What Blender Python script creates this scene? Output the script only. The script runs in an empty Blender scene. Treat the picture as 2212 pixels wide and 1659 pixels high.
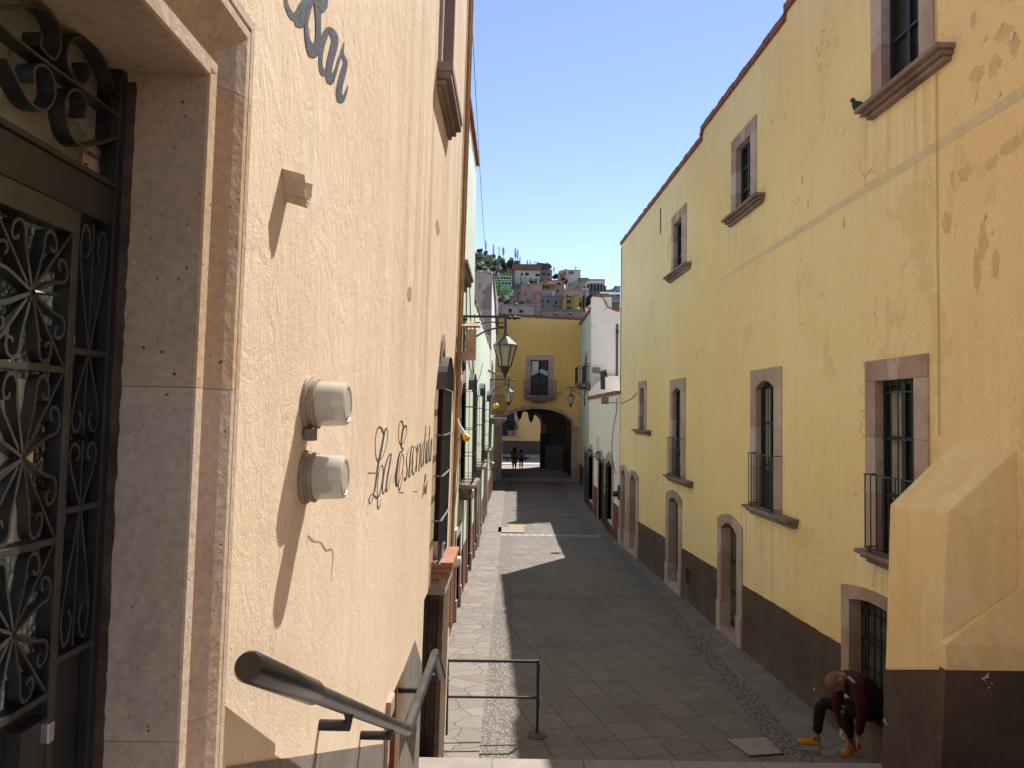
import bpy, bmesh, math, random
from mathutils import Vector, Matrix, noise
random.seed(7)
R_ = math.radians
SC = bpy.context.scene
COL = SC.collection
# ---------------------------------------------------------------- camera calibration (photo at 2212x1659)
F, CX, CY = 1665.0, 1106.0, 829.5
PITCH, ROLL = R_(2.2), R_(0.75)
_ri = Vector((math.cos(ROLL), 0, math.sin(ROLL))); _up = Vector((-math.sin(ROLL), 0, math.cos(ROLL))); _fw = Vector((0, 1, 0))
_P = Matrix.Rotation(PITCH, 3, 'X')
RI, UP, FW = _P @ _ri, _P @ _up, _P @ _fw
def ray(x, y):
    return RI * ((x - CX) / F) + FW - UP * ((y - CY) / F)
def atD(x, y, D):
    r = ray(x, y); return r * (D / r.y)
cd = bpy.data.cameras.new('camera'); cam = bpy.data.objects.new('camera', cd); COL.objects.link(cam)
cd.sensor_width = 36; cd.lens = 36 * F / 2212; cd.clip_start = .02; cd.clip_end = 6000
m3 = Matrix((RI, UP, -FW)).transposed(); cam.matrix_world = m3.to_4x4(); SC.camera = cam
# ---------------------------------------------------------------- wall frames
class Fr:
    """a wall plane: origin O, horizontal direction U, outward normal N, W = 'up' (may lean a little)"""
    def __init__(s, O, U, N, lean=0.0):
        s.O = Vector((O[0], O[1], 0)); s.U = Vector((U[0], U[1], 0)).normalized(); s.N = Vector((N[0], N[1], 0)).normalized()
        s.W = Vector((0, 0, 1)) + s.N * lean
        s.Q = s.U.cross(s.W)
    def p(s, u, z, o=0.0): return s.O + s.U * u + s.W * z + s.N * o
    def px(s, x, y, o=0.0):
        r = ray(x, y); O = s.O + s.N * o
        P = r * (O.dot(s.Q) / r.dot(s.Q)) - O
        return P.dot(s.U), P.z
    def u(s, x, y, o=0): return s.px(x, y, o)[0]
    def z(s, x, y, o=0): return s.px(x, y, o)[1]
    def zz(s, *pts, o=0): return sum(s.px(a, b, o)[1] for a, b in pts) / len(pts)
def gz(Y):
    return -(3.81 + .024 * min(Y, 27.0))
def G(x, y):
    r = ray(x, y); D = 10.0
    for _ in range(60): D = D + .6 * ((gz(D) / r.z) * r.y - D)
    return D / r.y * r
LW = Fr((-.7, 0), (0, 1), (1, 0), .018)
MW = Fr((-1.1, 0), (0, 1), (1, 0))
RW = Fr((4.55, 0), (-.027, 1), (-1, -.027))
WW = Fr((3.78, 0), (0, 1), (-1, 0))
XZ = Fr((0, 0), (1, 0), (0, -1))
def FY(Y): return Fr((0, Y), (1, 0), (0, -1))
# ---------------------------------------------------------------- object helpers
def tagp(o, label=None, cat=None, group=None, kind=None):
    if label: o['label'] = label
    if cat: o['category'] = cat
    if group: o['group'] = group
    if kind: o['kind'] = kind
    return o
def thing(name, label, cat, loc=(0, 0, 0), group=None, rz=0):
    o = bpy.data.objects.new(name, None); COL.objects.link(o); o.location = loc; o.rotation_euler = (0, 0, rz)
    o.empty_display_size = .2
    return tagp(o, label, cat, group)
def copy_tree(o, parent=None):
    c = o.copy(); COL.objects.link(c)
    if parent is not None: c.parent = parent
    for ch in [k for k in SC.objects if k.parent == o]: copy_tree(ch, c)
    return c
def rootloc(o):
    v = Vector((0, 0, 0))
    while o is not None: v += Vector(o.location); o = o.parent
    return v
class MB:
    def __init__(s): s.b = bmesh.new()
    def face(s, pts):
        try: return s.b.faces.new([s.b.verts.new(p) for p in pts])
        except Exception: return None
    def hexa(s, a, b_):   # two quads, lower/upper, matching order
        A = [s.b.verts.new(p) for p in a]; B = [s.b.verts.new(p) for p in b_]; n = len(A)
        s.b.faces.new(A[::-1]); s.b.faces.new(B)
        for i in range(n): s.b.faces.new([A[i], A[(i + 1) % n], B[(i + 1) % n], B[i]])
    def fbox(s, fr, u0, u1, z0, z1, o0, o1):
        s.hexa([fr.p(u0, z0, o0), fr.p(u1, z0, o0), fr.p(u1, z1, o0), fr.p(u0, z1, o0)],
               [fr.p(u0, z0, o1), fr.p(u1, z0, o1), fr.p(u1, z1, o1), fr.p(u0, z1, o1)])
    def box(s, x0, x1, y0, y1, z0, z1):
        s.hexa([(x0, y0, z0), (x1, y0, z0), (x1, y1, z0), (x0, y1, z0)], [(x0, y0, z1), (x1, y0, z1), (x1, y1, z1), (x0, y1, z1)])
    def prism(s, fr, poly, o0, o1):
        s.hexa([fr.p(u, z, o0) for u, z in poly], [fr.p(u, z, o1) for u, z in poly])
    def tube(s, pts, r, n=8, cap=True, sq=False):
        pts = [Vector(p) for p in pts]; rr = r if isinstance(r, (list, tuple)) else [r] * len(pts)
        rings = []; ref = None
        for i, p in enumerate(pts):
            t = (pts[min(i + 1, len(pts) - 1)] - pts[max(i - 1, 0)])
            if t.length < 1e-9: t = Vector((0, 0, 1))
            t.normalize()
            if ref is None: ref = Vector((0, 0, 1)) if abs(t.z) < .9 else Vector((0, 1, 0))
            a = t.cross(ref)
            if a.length < 1e-6: a = t.orthogonal()
            a.normalize(); b = a.cross(t).normalized(); ref = b
            k = 1.0
            if 0 < i < len(pts) - 1:
                d1 = (pts[i] - pts[i - 1]).normalized(); d2 = (pts[i + 1] - pts[i]).normalized()
                c = max(.35, math.sqrt(max(.0, (1 + d1.dot(d2)) / 2))); k = 1 / c if c < .95 else 1
            ring = []
            for j in range(n):
                th = 2 * math.pi * (j + (.5 if sq else 0)) / n
                ring.append(s.b.verts.new(p + (a * math.cos(th) * k + b * math.sin(th)) * rr[i]))
            rings.append(ring)
        for i in range(len(rings) - 1):
            for j in range(n):
                s.b.faces.new([rings[i][j], rings[i][(j + 1) % n], rings[i + 1][(j + 1) % n], rings[i + 1][j]])
        if cap: s.b.faces.new(rings[0][::-1]); s.b.faces.new(rings[-1])
    def bar(s, p, q, w): s.tube([p, q], w * .7071, 4, sq=True)
    def lathe(s, c, prof, n=16, axis=Vector((0, 0, 1))):
        c = Vector(c); axis = Vector(axis).normalized(); a = axis.orthogonal().normalized(); b = axis.cross(a)
        rings = []
        for r, h in prof:
            rings.append([s.b.verts.new(c + axis * h + (a * math.cos(2 * math.pi * j / n) + b * math.sin(2 * math.pi * j / n)) * max(r, 1e-4)) for j in range(n)])
        for i in range(len(rings) - 1):
            for j in range(n): s.b.faces.new([rings[i][j], rings[i][(j + 1) % n], rings[i + 1][(j + 1) % n], rings[i + 1][j]])
        s.b.faces.new(rings[0][::-1]); s.b.faces.new(rings[-1])
    def build(s, name, m, parent=None, smooth=False, bevel=0, label=None, loc=None, jit=0):
        if jit:
            for v in s.b.verts: v.co += Vector([random.uniform(-jit, jit) for _ in range(3)])
        bmesh.ops.recalc_face_normals(s.b, faces=s.b.faces)
        if bevel:
            ed = [e for e in s.b.edges if len(e.link_faces) == 2 and e.calc_face_angle(0) > .5]
            bmesh.ops.bevel(s.b, geom=ed, offset=bevel, segments=2, affect='EDGES', profile=.7)
        off = rootloc(parent) if parent is not None else Vector(loc or (0, 0, 0))
        for v in s.b.verts: v.co -= off
        me = bpy.data.meshes.new(name); s.b.to_mesh(me); s.b.free()
        if smooth:
            for p in me.polygons: p.use_smooth = True
            try: me.set_sharp_from_angle(angle=R_(40))
            except Exception: pass
        me.materials.append(m)
        o = bpy.data.objects.new(name, me); COL.objects.link(o)
        if parent is not None: o.parent = parent
        elif loc: o.location = loc
        if label: o['label'] = label
        return o
def bsplit(mb, name, m, parent, **k):
    """every loose piece becomes a part of its own"""
    b = mb.b; b.verts.ensure_lookup_table(); seen = set(); groups = []
    for v in b.verts:
        if v in seen: continue
        st = [v]; seen.add(v); g = []
        while st:
            x = st.pop(); g.append(x)
            for e in x.link_edges:
                y = e.other_vert(x)
                if y not in seen: seen.add(y); st.append(y)
        groups.append(g)
    outs = []
    for g in groups:
        n = MB(); mp = {v: n.b.verts.new(v.co) for v in g}; fs = set(f for v in g for f in v.link_faces)
        for f in fs: n.b.faces.new([mp[v] for v in f.verts])
        outs.append(n.build(name, m, parent, **k))
    b.free(); return outs
def lerp_poly(pl, u, eps):
    u += eps
    if u <= pl[0][0]: return pl[0][1]
    for (a, za), (b, zb) in zip(pl, pl[1:]):
        if a <= u <= b and b - a > 1e-9: return za + (zb - za) * (u - a) / (b - a)
    return pl[-1][1]
def wall(fr, bot, top, ops, T=.4, rd=.25, extra=(), back=True):
    """bot/top: polylines (u,z); ops: (u0,u1,z0,z1) holes with reveals rd deep"""
    mb = MB(); us = set(round(q[0], 5) for q in list(bot) + list(top)) | set(extra)
    for o in ops: us |= {round(o[0], 5), round(o[1], 5)}
    lo, hi = max(bot[0][0], top[0][0]), min(bot[-1][0], top[-1][0])
    us = sorted(x for x in us if lo - 1e-4 <= x <= hi + 1e-4)
    prev = None; e = 1e-5
    for a, b in zip(us, us[1:]):
        if b - a < 1e-4: continue
        ba, bb, ta, tb = lerp_poly(bot, a, e), lerp_poly(bot, b, -e), lerp_poly(top, a, e), lerp_poly(top, b, -e)
        cur = [(ba, bb)]
        for o in sorted([o for o in ops if o[0] <= a + 1e-4 and o[1] >= b - 1e-4], key=lambda o: o[2]):
            cur.append((o[2], o[2])); cur.append((o[3], o[3]))
        cur.append((ta, tb))
        for i in range(0, len(cur), 2):
            (p0, q0), (p1, q1) = cur[i], cur[i + 1]
            if p1 - p0 > 1e-4 or q1 - q0 > 1e-4: mb.face([fr.p(a, p0), fr.p(b, q0), fr.p(b, q1), fr.p(a, p1)])
        mb.face([fr.p(a, ta), fr.p(b, tb), fr.p(b, tb, -T), fr.p(a, ta, -T)])
        mb.face([fr.p(a, ba), fr.p(b, bb), fr.p(b, bb, -T), fr.p(a, ba, -T)])
        if back: mb.face([fr.p(a, ba, -T), fr.p(b, bb, -T), fr.p(b, tb, -T), fr.p(a, ta, -T)])
        if prev is not None and abs(prev - ta) > 1e-3: mb.face([fr.p(a, prev), fr.p(a, ta), fr.p(a, ta, -T), fr.p(a, prev, -T)])
        prev = tb
    for u, s in ((us[0], e), (us[-1], -e)):
        z0, z1 = lerp_poly(bot, u, s), lerp_poly(top, u, s)
        mb.face([fr.p(u, z0), fr.p(u, z1), fr.p(u, z1, -T), fr.p(u, z0, -T)])
    for (a, b, z0, z1) in ops:
        for q in (((a, z0), (b, z0)), ((b, z0), (b, z1)), ((b, z1), (a, z1)), ((a, z1), (a, z0))):
            mb.face([fr.p(*q[0]), fr.p(*q[1]), fr.p(*q[1], -rd), fr.p(*q[0], -rd)])
    return mb
def strip(mb, fr, inner, outer, o0, o1):
    """blocks between matching inner/outer polylines, each segment an island"""
    for i in range(len(inner) - 1):
        mb.prism(fr, [inner[i], inner[i + 1], outer[i + 1], outer[i]], o0, o1)
def arc(u0, u1, zs, rise, n=8):
    out = []
    for i in range(n + 1):
        t = i / n; x = 2 * t - 1; out.append((u0 + (u1 - u0) * t, zs + rise * (1 - x * x)))
    return out
# ---------------------------------------------------------------- materials
def _n(nt, t, **k):
    n = nt.nodes.new(t)
    for a, v in k.items(): setattr(n, a, v)
    return n
def srgb(r, g, b):
    f = lambda c: (c / 12.92 if c <= .04045 else ((c + .055) / 1.055) ** 2.4)
    return (f(r / 255), f(g / 255), f(b / 255), 1)
def col(c): return tuple(c) if len(c) == 4 else (c[0], c[1], c[2], 1)
class NT:
    def __init__(s, name):
        s.m = bpy.data.materials.new(name); s.m.use_nodes = True; s.t = s.m.node_tree
        s.bs = s.t.nodes['Principled BSDF']; s.g = _n(s.t, 'ShaderNodeNewGeometry'); s.h = None
    def L(s, a, b): s.t.links.new(a, b)
    def pos(s, sc=(1, 1, 1), rot=0, loc=(0, 0, 0)):
        m = _n(s.t, 'ShaderNodeMapping'); m.inputs['Scale'].default_value = sc; m.inputs['Rotation'].default_value = (0, 0, rot); m.inputs['Location'].default_value = loc
        s.L(s.g.outputs['Position'], m.inputs[0]); return m.outputs[0]
    def noise(s, scale, sc=(1, 1, 1), detail=5, rough=.55, dist=0, loc=(0, 0, 0)):
        n = _n(s.t, 'ShaderNodeTexNoise'); n.inputs['Scale'].default_value = scale; n.inputs['Detail'].default_value = detail
        n.inputs['Roughness'].default_value = rough; n.inputs['Distortion'].default_value = dist
        s.L(s.pos(sc, loc=loc), n.inputs['Vector']); return n.outputs['Fac']
    def vor(s, scale, feat='F1', sc=(1, 1, 1), rnd=1, out='Distance', warp=0):
        n = _n(s.t, 'ShaderNodeTexVoronoi', feature=feat); n.inputs['Scale'].default_value = scale; n.inputs['Randomness'].default_value = rnd
        v = s.pos(sc)
        if warp:
            a = _n(s.t, 'ShaderNodeVectorMath', operation='ADD'); w = s.t.nodes.new('ShaderNodeTexNoise'); w.inputs['Scale'].default_value = 3
            s.L(s.g.outputs['Position'], w.inputs['Vector']); k = _n(s.t, 'ShaderNodeVectorMath', operation='SCALE'); k.inputs['Scale'].default_value = warp
            s.L(w.outputs['Color'], k.inputs[0]); s.L(v, a.inputs[0]); s.L(k.outputs[0], a.inputs[1]); v = a.outputs[0]
        s.L(v, n.inputs['Vector']); return n.outputs[out]
    def ramp(s, v, a, b, va=0, vb=1):
        n = _n(s.t, 'ShaderNodeMapRange'); n.inputs[1].default_value = a; n.inputs[2].default_value = b; n.inputs[3].default_value = va; n.inputs[4].default_value = vb
        s.L(v, n.inputs[0]); return n.outputs[0]
    def mul(s, a, b, op='MULTIPLY'):
        n = _n(s.t, 'ShaderNodeMath', operation=op)
        for i, v in enumerate((a, b)):
            if isinstance(v, (int, float)): n.inputs[i].default_value = v
            else: s.L(v, n.inputs[i])
        return n.outputs[0]
    def mix(s, f, a, b, mode='MIX'):
        n = _n(s.t, 'ShaderNodeMix', data_type='RGBA', blend_type=mode)
        for i, v in ((0, f), (6, a), (7, b)):
            if isinstance(v, (int, float)): n.inputs[i].default_value = v
            elif isinstance(v, tuple): n.inputs[i].default_value = col(v)
            else: s.L(v, n.inputs[i])
        return n.outputs[2]
    def bump(s, h, strength=.5, dist=.01):
        b = _n(s.t, 'ShaderNodeBump'); b.inputs['Strength'].default_value = strength; b.inputs['Distance'].default_value = dist
        s.L(h, b.inputs['Height'])
        if s.h is not None: s.L(s.h, b.inputs['Normal'])
        s.h = b.outputs[0]
    def done(s, c, rough=.85, spec=.3, metal=0):
        if isinstance(c, tuple): s.bs.inputs['Base Color'].default_value = col(c)
        else: s.L(c, s.bs.inputs['Base Color'])
        if isinstance(rough, (int, float)): s.bs.inputs['Roughness'].default_value = rough
        else: s.L(rough, s.bs.inputs['Roughness'])
        s.bs.inputs['Specular IOR Level'].default_value = spec; s.bs.inputs['Metallic'].default_value = metal
        if s.h is not None: s.L(s.h, s.bs.inputs['Normal'])
        return s.m
def mat(name, c1, c2=None, rough=.85, ns=3, streak=None, sk=(9, 9, .5), bump=.3, bs=60, bd=.008, patch=None, spots=None, island=0, spec=.3, metal=0, fine=.12):
    n = NT(name); c = col(c1)
    if c2 is not None: c = n.mix(n.ramp(n.noise(ns), .35, .65), col(c1), col(c2))
    if fine: c = n.mix(fine, c, n.mix(n.ramp(n.noise(ns * 14, detail=3), .3, .7), (.25, .25, .25), (1, 1, 1)), 'MULTIPLY') if fine else c
    if island:
        f = n.ramp(n.g.outputs['Random Per Island'], 0, 1, 1 - island, 1 + island * .6)
        h = _n(n.t, 'ShaderNodeHueSaturation'); n.L(f, h.inputs['Value']); hh = n.ramp(n.g.outputs['Random Per Island'], 0, 1, .49, .505); n.L(hh, h.inputs['Hue'])
        if isinstance(c, tuple): h.inputs['Color'].default_value = c
        else: n.L(c, h.inputs['Color'])
        c = h.outputs[0]
    if streak: c = n.mix(n.mul(n.ramp(n.noise(1, sc=sk, detail=6, rough=.65), .5, .72), streak[1]), c, col(streak[0]))
    if patch:
        f = n.ramp(n.noise(patch[1], detail=7, rough=.6, dist=.3), patch[2], patch[2] + .012)
        c = n.mix(n.mul(f, patch[3]), c, col(patch[0])); n.bump(n.mul(f, -1), .5, .006)
    if spots: c = n.mix(n.ramp(n.vor(spots[1]), spots[2], spots[2] * .6), c, col(spots[0]))
    if bump: n.bump(n.noise(bs, detail=6, rough=.6), bump, bd)
    return n.done(c, rough, spec, metal)
# ---------------------------------------------------------------- palette
def plaster_yellow():
    n = NT('yellow_plaster')
    c = n.mix(n.ramp(n.noise(.35, detail=3), .38, .62), (.92, .67, .33), (.94, .74, .41))
    c = n.mix(n.mul(n.ramp(n.noise(1, sc=(7, 7, .35), detail=6, rough=.6), .52, .72), .22), c, (.70, .52, .26))
    c = n.mix(n.mul(n.ramp(n.noise(1, sc=(13, 13, .5), detail=5, rough=.6, loc=(5, 2, 1)), .56, .68), .25), c, (.90, .74, .42))
    sep = _n(n.t, 'ShaderNodeSeparateXYZ'); n.L(n.g.outputs['Position'], sep.inputs[0])
    near = n.ramp(sep.outputs[1], 15, 7.5, 0, 1)
    pk = n.noise(1.5, sc=(1, 1, .75), detail=8, rough=.62, dist=.35)
    f = n.ramp(n.mul(pk, n.mul(near, .085), 'ADD'), .655, .662)
    c = n.mix(n.mul(f, .35), c, (.74, .53, .26)); n.bump(n.mul(f, -1), .6, .006)
    f3 = n.ramp(n.mul(n.noise(2.6, detail=6, rough=.6, dist=.5, loc=(9, 1, 4)), n.mul(near, .05), 'ADD'), .70, .705)
    c = n.mix(n.mul(f3, .8), c, (.92, .76, .50)); n.bump(f3, .5, .006)
    f2 = n.ramp(n.noise(2.2, sc=(2.2, 2.2, .9), detail=7, rough=.7, loc=(3, 7, 2)), .70, .71)
    c = n.mix(n.mul(f2, .5), c, (.42, .31, .16)); n.bump(n.mul(f2, -1), .5, .004)
    z = sep.outputs[2]; y = sep.outputs[1]
    # rain streaks washed down from each sill
    dn = n.ramp(n.noise(1, sc=(8, 8, .25), detail=5, rough=.7, loc=(2, 9, 3)), .40, .60)
    for (y0, y1, z0, L_) in ((7.9, 9.5, 3.75, 1.6), (13.0, 15.1, 3.75, 1.3), (17.9, 20.0, 3.75, 1.2), (11.9, 14.0, -1.75, 1.9), (18.1, 20.2, -1.6, 1.7), (22.4, 24.6, -.5, 1.5), (7.8, 9.6, -1.7, 1.5)):
        f = n.mul(n.mul(n.ramp(y, y0 - .1, y0 + .05), n.ramp(y, y1 + .1, y1 - .05)), n.mul(n.ramp(z, z0 - L_, z0), n.ramp(z, z0 + .05, z0)))
        c = n.mix(n.mul(n.mul(f, dn), .75), c, (.94, .83, .60)); c = n.mix(n.mul(n.mul(f, n.ramp(dn, .6, 0)), .28), c, (.48, .33, .16))
    cr = n.ramp(n.vor(.55, 'DISTANCE_TO_EDGE', sc=(1, 1, .6), warp=.9), .010, .003); cm = n.ramp(n.noise(.7, detail=3, loc=(1, 4, 4)), .52, .60)
    cf = n.mul(cr, cm); c = n.mix(n.mul(cf, .55), c, (.40, .27, .13)); n.bump(n.mul(cf, -1), .4, .004)
    top = n.mul(n.ramp(z, 4.6, 6.2), n.ramp(n.noise(1, sc=(3, 3, .4), detail=6, rough=.7), .42, .68)); c = n.mix(n.mul(top, .35), c, (.60, .48, .30))
    low = n.mul(n.ramp(z, -1.5, -3.0), n.ramp(n.noise(1.6, detail=6, rough=.7), .45, .65)); c = n.mix(n.mul(low, .25), c, (.60, .44, .24))
    fl = n.ramp(n.noise(3.1, sc=(1, 1.2, .6), detail=8, rough=.65, loc=(7, 7, 1)), .665, .672); c = n.mix(n.mul(fl, .45), c, (.68, .50, .26)); n.bump(n.mul(fl, -1), .6, .005)
    c = n.mix(.2, c, n.mix(n.ramp(n.noise(40, detail=3), .3, .7), (.3, .3, .3), (1, 1, 1)), 'MULTIPLY')
    n.bump(n.noise(3.5, detail=4), .3, .05); n.bump(n.noise(45, detail=5), .25, .006)
    return n.done(c, .9, .2)
def plaster_cream():
    n = NT('cream_plaster')
    c = n.mix(n.ramp(n.noise(.9, detail=4), .38, .62), (.71, .555, .395), (.77, .62, .46))
    c = n.mix(n.mul(n.ramp(n.noise(1, sc=(5, 5, .6), detail=7, rough=.7), .5, .68), .45), c, (.64, .50, .39)); c = n.mix(n.mul(n.ramp(n.noise(2.3, sc=(1, 1, .7), detail=7, rough=.7, loc=(6, 1, 2)), .52, .68), .4), c, (.84, .71, .54))
    c = n.mix(n.mul(n.ramp(n.noise(1, sc=(16, 11, .45), detail=7, rough=.65, loc=(4, 0, 0)), .58, .75), .4), c, (.50, .34, .22))
    sep = _n(n.t, 'ShaderNodeSeparateXYZ'); n.L(n.g.outputs['Position'], sep.inputs[0])
    up = n.ramp(sep.outputs[2], -.9, .9, 0, 1)
    far = n.ramp(sep.outputs[1], 3.2, 5.6, 0, 1)
    rst = n.mul(n.mul(n.ramp(n.noise(1, sc=(5, 4.5, .12), detail=5, rough=.6, loc=(1, 3, 0)), .47, .66), far), n.mul(up, .75))
    c = n.mix(n.mul(rst, .8), c, (.46, .30, .18))
    gr = n.ramp(n.noise(1, sc=(26, 26, 8), detail=8, rough=.75, dist=.4), .57, .72)
    c = n.mix(n.mul(gr, .55), c, (.32, .23, .15))
    hh = n.noise(1, sc=(46, 40, 27), detail=9, rough=.75, dist=.8)
    n.bump(hh, .6, .006)
    n.bump(n.mul(n.noise(1, sc=(7, 6, 4), detail=6, rough=.65, dist=1.0), n.mul(up, .6, 'ADD')), .45, .016)
    n.bump(n.noise(120, detail=3), .35, .004)
    return n.done(c, .92, .15)
M_yellow = plaster_yellow(); M_cream = plaster_cream()
M_butt = mat('buttress_plaster', (.88, .63, .30), (.91, .70, .37), ns=1.2, patch=((.90, .72, .40), 1.6, .57, .45), bump=.3, bs=35, streak=((.58, .43, .23), .45), sk=(4, 4, .7))
def brownband():
    n = NT('brown_painted_base'); c = n.mix(n.ramp(n.noise(1.3, detail=6, rough=.65), .38, .62), (.075, .050, .040), (.105, .075, .060))
    c = n.mix(n.mul(n.ramp(n.noise(5, detail=7, rough=.75, loc=(4, 4, 4)), .55, .68), .4), c, (.15, .12, .10))
    sep = _n(n.t, 'ShaderNodeSeparateXYZ'); n.L(n.g.outputs['Position'], sep.inputs[0])
    dust = n.mul(n.ramp(sep.outputs[2], -3.6, -4.3), n.ramp(n.noise(3, detail=5), .35, .65)); c = n.mix(n.mul(dust, .5), c, (.20, .165, .14))
    ch = n.ramp(n.mul(n.noise(4.5, detail=5, rough=.55, dist=.4, loc=(3, 1, 7)), n.ramp(sep.outputs[1], 8, 6, 0, .045), 'ADD'), .735, .745); c = n.mix(ch, c, (.52, .46, .38)); n.bump(n.mul(ch, -1), .6, .004)
    sc = n.ramp(n.noise(1, sc=(30, 30, 2), detail=4, loc=(2, 2, 2)), .70, .74); c = n.mix(n.mul(sc, .3), c, (.30, .25, .2))
    n.bump(n.noise(30, detail=5), .3, .006); n.bump(n.noise(4), .3, .03); return n.done(c, .8, .25)
M_brownband = brownband()
M_dado = mat('grey_painted_dado', (.17, .15, .13), (.23, .20, .17), ns=3, streak=((.09, .08, .07), .5), sk=(14, 14, .8), bump=.5)
def cantera(name, a, b, island=.14):
    n = NT(name); c = n.mix(n.ramp(n.noise(2.2), .35, .65), a, b)
    f = n.ramp(n.g.outputs['Random Per Island'], 0, 1, 1 - island, 1 + island)
    h = _n(n.t, 'ShaderNodeHueSaturation'); n.L(f, h.inputs['Value']); n.L(c, h.inputs['Color']); n.L(n.ramp(n.g.outputs['Random Per Island'], 0, 1, 1.25, .75), h.inputs['Saturation']); c = h.outputs[0]
    c = n.mix(.3, c, n.mix(n.ramp(n.noise(60, detail=4), .35, .65), (.45, .45, .45), (1, 1, 1)), 'MULTIPLY')
    f = n.ramp(n.vor(34), .15, .08); c = n.mix(n.mul(f, n.ramp(n.noise(9), .52, .6)), c, (.12, .07, .05)); n.bump(n.mul(f, -1), .5, .004)
    c = n.mix(n.mul(n.ramp(n.noise(90, sc=(1, 1, .35), detail=2), .68, .72), .5), c, (.62, .50, .42))
    c = n.mix(n.mul(n.ramp(n.noise(3.2, detail=7, rough=.75), .52, .66), .45), c, (.22, .165, .14)); c = n.mix(n.mul(n.ramp(n.noise(9, sc=(1, 1, .5), detail=6, rough=.75, loc=(3, 3, 3)), .58, .7), .35), c, (.56, .44, .38))
    n.bump(n.noise(35, detail=6), .45, .008)
    return n.done(c, .88, .2)
M_cantera = cantera('pink_cantera_stone', (.43, .31, .27), (.51, .39, .34))
M_cantera_door = cantera('mauve_cantera_stone', (.47, .345, .245), (.55, .42, .31), .008)
M_sill = cantera('weathered_sill_stone', (.17, .125, .105), (.31, .235, .20))
M_brownstone = cantera('brown_stone', (.13, .095, .075), (.21, .155, .12))
M_coping = mat('red_brick_coping', (.22, .07, .045), (.32, .12, .075), ns=9, bump=.8, bs=30, bd=.02)
M_iron = mat('black_iron', (.018, .017, .017), (.03, .027, .026), rough=.45, ns=8, bump=.2, bs=80, bd=.002, spec=.5)
M_iron_dusty = mat('dusty_iron', (.016, .0155, .016), (.042, .039, .037), rough=.38, ns=18, bump=.4, bs=70, bd=.002, spec=.8)
M_rail = mat('handrail_paint', (.008, .009, .011), (.016, .016, .018), rough=.26, ns=5, bump=.2, bs=110, bd=.002, spec=.45)
M_railworn = mat('worn_handrail_paint', (.018, .018, .019), (.052, .050, .047), rough=.34, ns=6, bump=.25, bs=90, bd=.002, spec=.5)
M_glass = mat('dark_window_glass', (.012, .015, .017), (.03, .032, .03), rough=.25, ns=2, bump=0, spec=.2, fine=0)
M_glass_g = mat('greenish_window_glass', (.05, .065, .055), (.09, .10, .085), rough=.2, ns=1.5, bump=0, spec=.5, fine=0)
M_curtain = mat('pale_curtain', (.66, .63, .54), (.78, .75, .66), ns=5)
M_curtain2 = mat('window_curtain', (.30, .29, .25), (.40, .38, .33), ns=5)
M_wood_dark = mat('dark_blue_black_wood', (.012, .016, .024), (.02, .025, .035), rough=.55, ns=5, bump=.2, spec=.4)
M_wood_brown = mat('brown_painted_wood', (.06, .028, .02), (.09, .042, .03), rough=.6, ns=4, streak=((.03, .015, .01), .5), bump=.2)
M_wood_orange = mat('orange_brown_wood', (.20, .062, .022), (.29, .10, .035), rough=.6, ns=3, streak=((.09, .03, .012), .6), sk=(20, 20, 1), bump=.2)
M_terracotta = mat('terracotta', (.30, .13, .075), (.37, .17, .10), ns=9, bump=.6)
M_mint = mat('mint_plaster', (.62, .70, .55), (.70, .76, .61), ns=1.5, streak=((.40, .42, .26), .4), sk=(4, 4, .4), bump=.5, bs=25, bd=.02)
M_mint_shade = mat('shaded_mint_plaster', (.50, .56, .43), (.58, .63, .51), ns=1, streak=((.36, .42, .30), .3), bump=.4, bs=25)  # mint darkened: shade of the street's right side put into its colour
M_white = mat('white_plaster', (.78, .72, .64), (.83, .78, .70), ns=1, streak=((.55, .46, .40), .35), bump=.4, bs=25)
M_lilac = mat('lilac_grey_plaster', (.68, .62, .56), (.74, .69, .62), ns=1, patch=((.48, .41, .36), 1.3, .60, .6), bump=.4, bs=20)
M_weather = mat('weathered_render', (.26, .20, .18), (.36, .28, .25), ns=1.2, patch=((.15, .11, .10), .8, .56, .8), bump=.5, bs=20)
M_ochre = mat('ochre_plaster', (.78, .50, .14), (.84, .55, .18), ns=.8, streak=((.55, .36, .09), .35), bump=.3, bs=25)
M_ochre_far = mat('light_ochre_plaster', (.72, .47, .17), (.78, .52, .20), ns=.8, bump=.2)
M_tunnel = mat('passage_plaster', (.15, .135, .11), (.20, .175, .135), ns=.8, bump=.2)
M_redband = mat('dark_red_base', (.14, .045, .032), (.19, .065, .045), ns=2, bump=.3)
M_slateband = mat('slate_brown_base', (.06, .05, .048), (.09, .075, .07), ns=2, bump=.3)
M_navy = mat('navy_door_paint', (.008, .012, .022), (.014, .018, .03), rough=.5, ns=3, bump=.1)
M_paper = mat('white_sign_board', (.62, .62, .58), rough=.6, bump=0)
M_letter = mat('slate_lettering_paint', (.055, .056, .068), (.085, .083, .092), rough=.6, ns=20, bump=.5, bs=90)
M_letter2 = mat('black_lettering_paint', (.028, .026, .027), (.05, .047, .047), rough=.6, ns=20, bump=.3, bs=90)
M_cable = mat('cable', (.05, .04, .035), rough=.6, bump=0)
M_cable_y = mat('painted_cable', (.60, .44, .22), rough=.7, bump=0)
M_pipe_o = mat('ochre_painted_pipe', (.42, .25, .11), (.30, .16, .07), ns=7, bump=.2)
M_pvc = mat('white_pipe', (.65, .63, .58), (.52, .48, .42), ns=5, bump=.1)
M_yellowbulb = mat('yellow_plastic', (.75, .48, .02), rough=.35, bump=0, spec=.5)
M_meterglass = None
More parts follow.
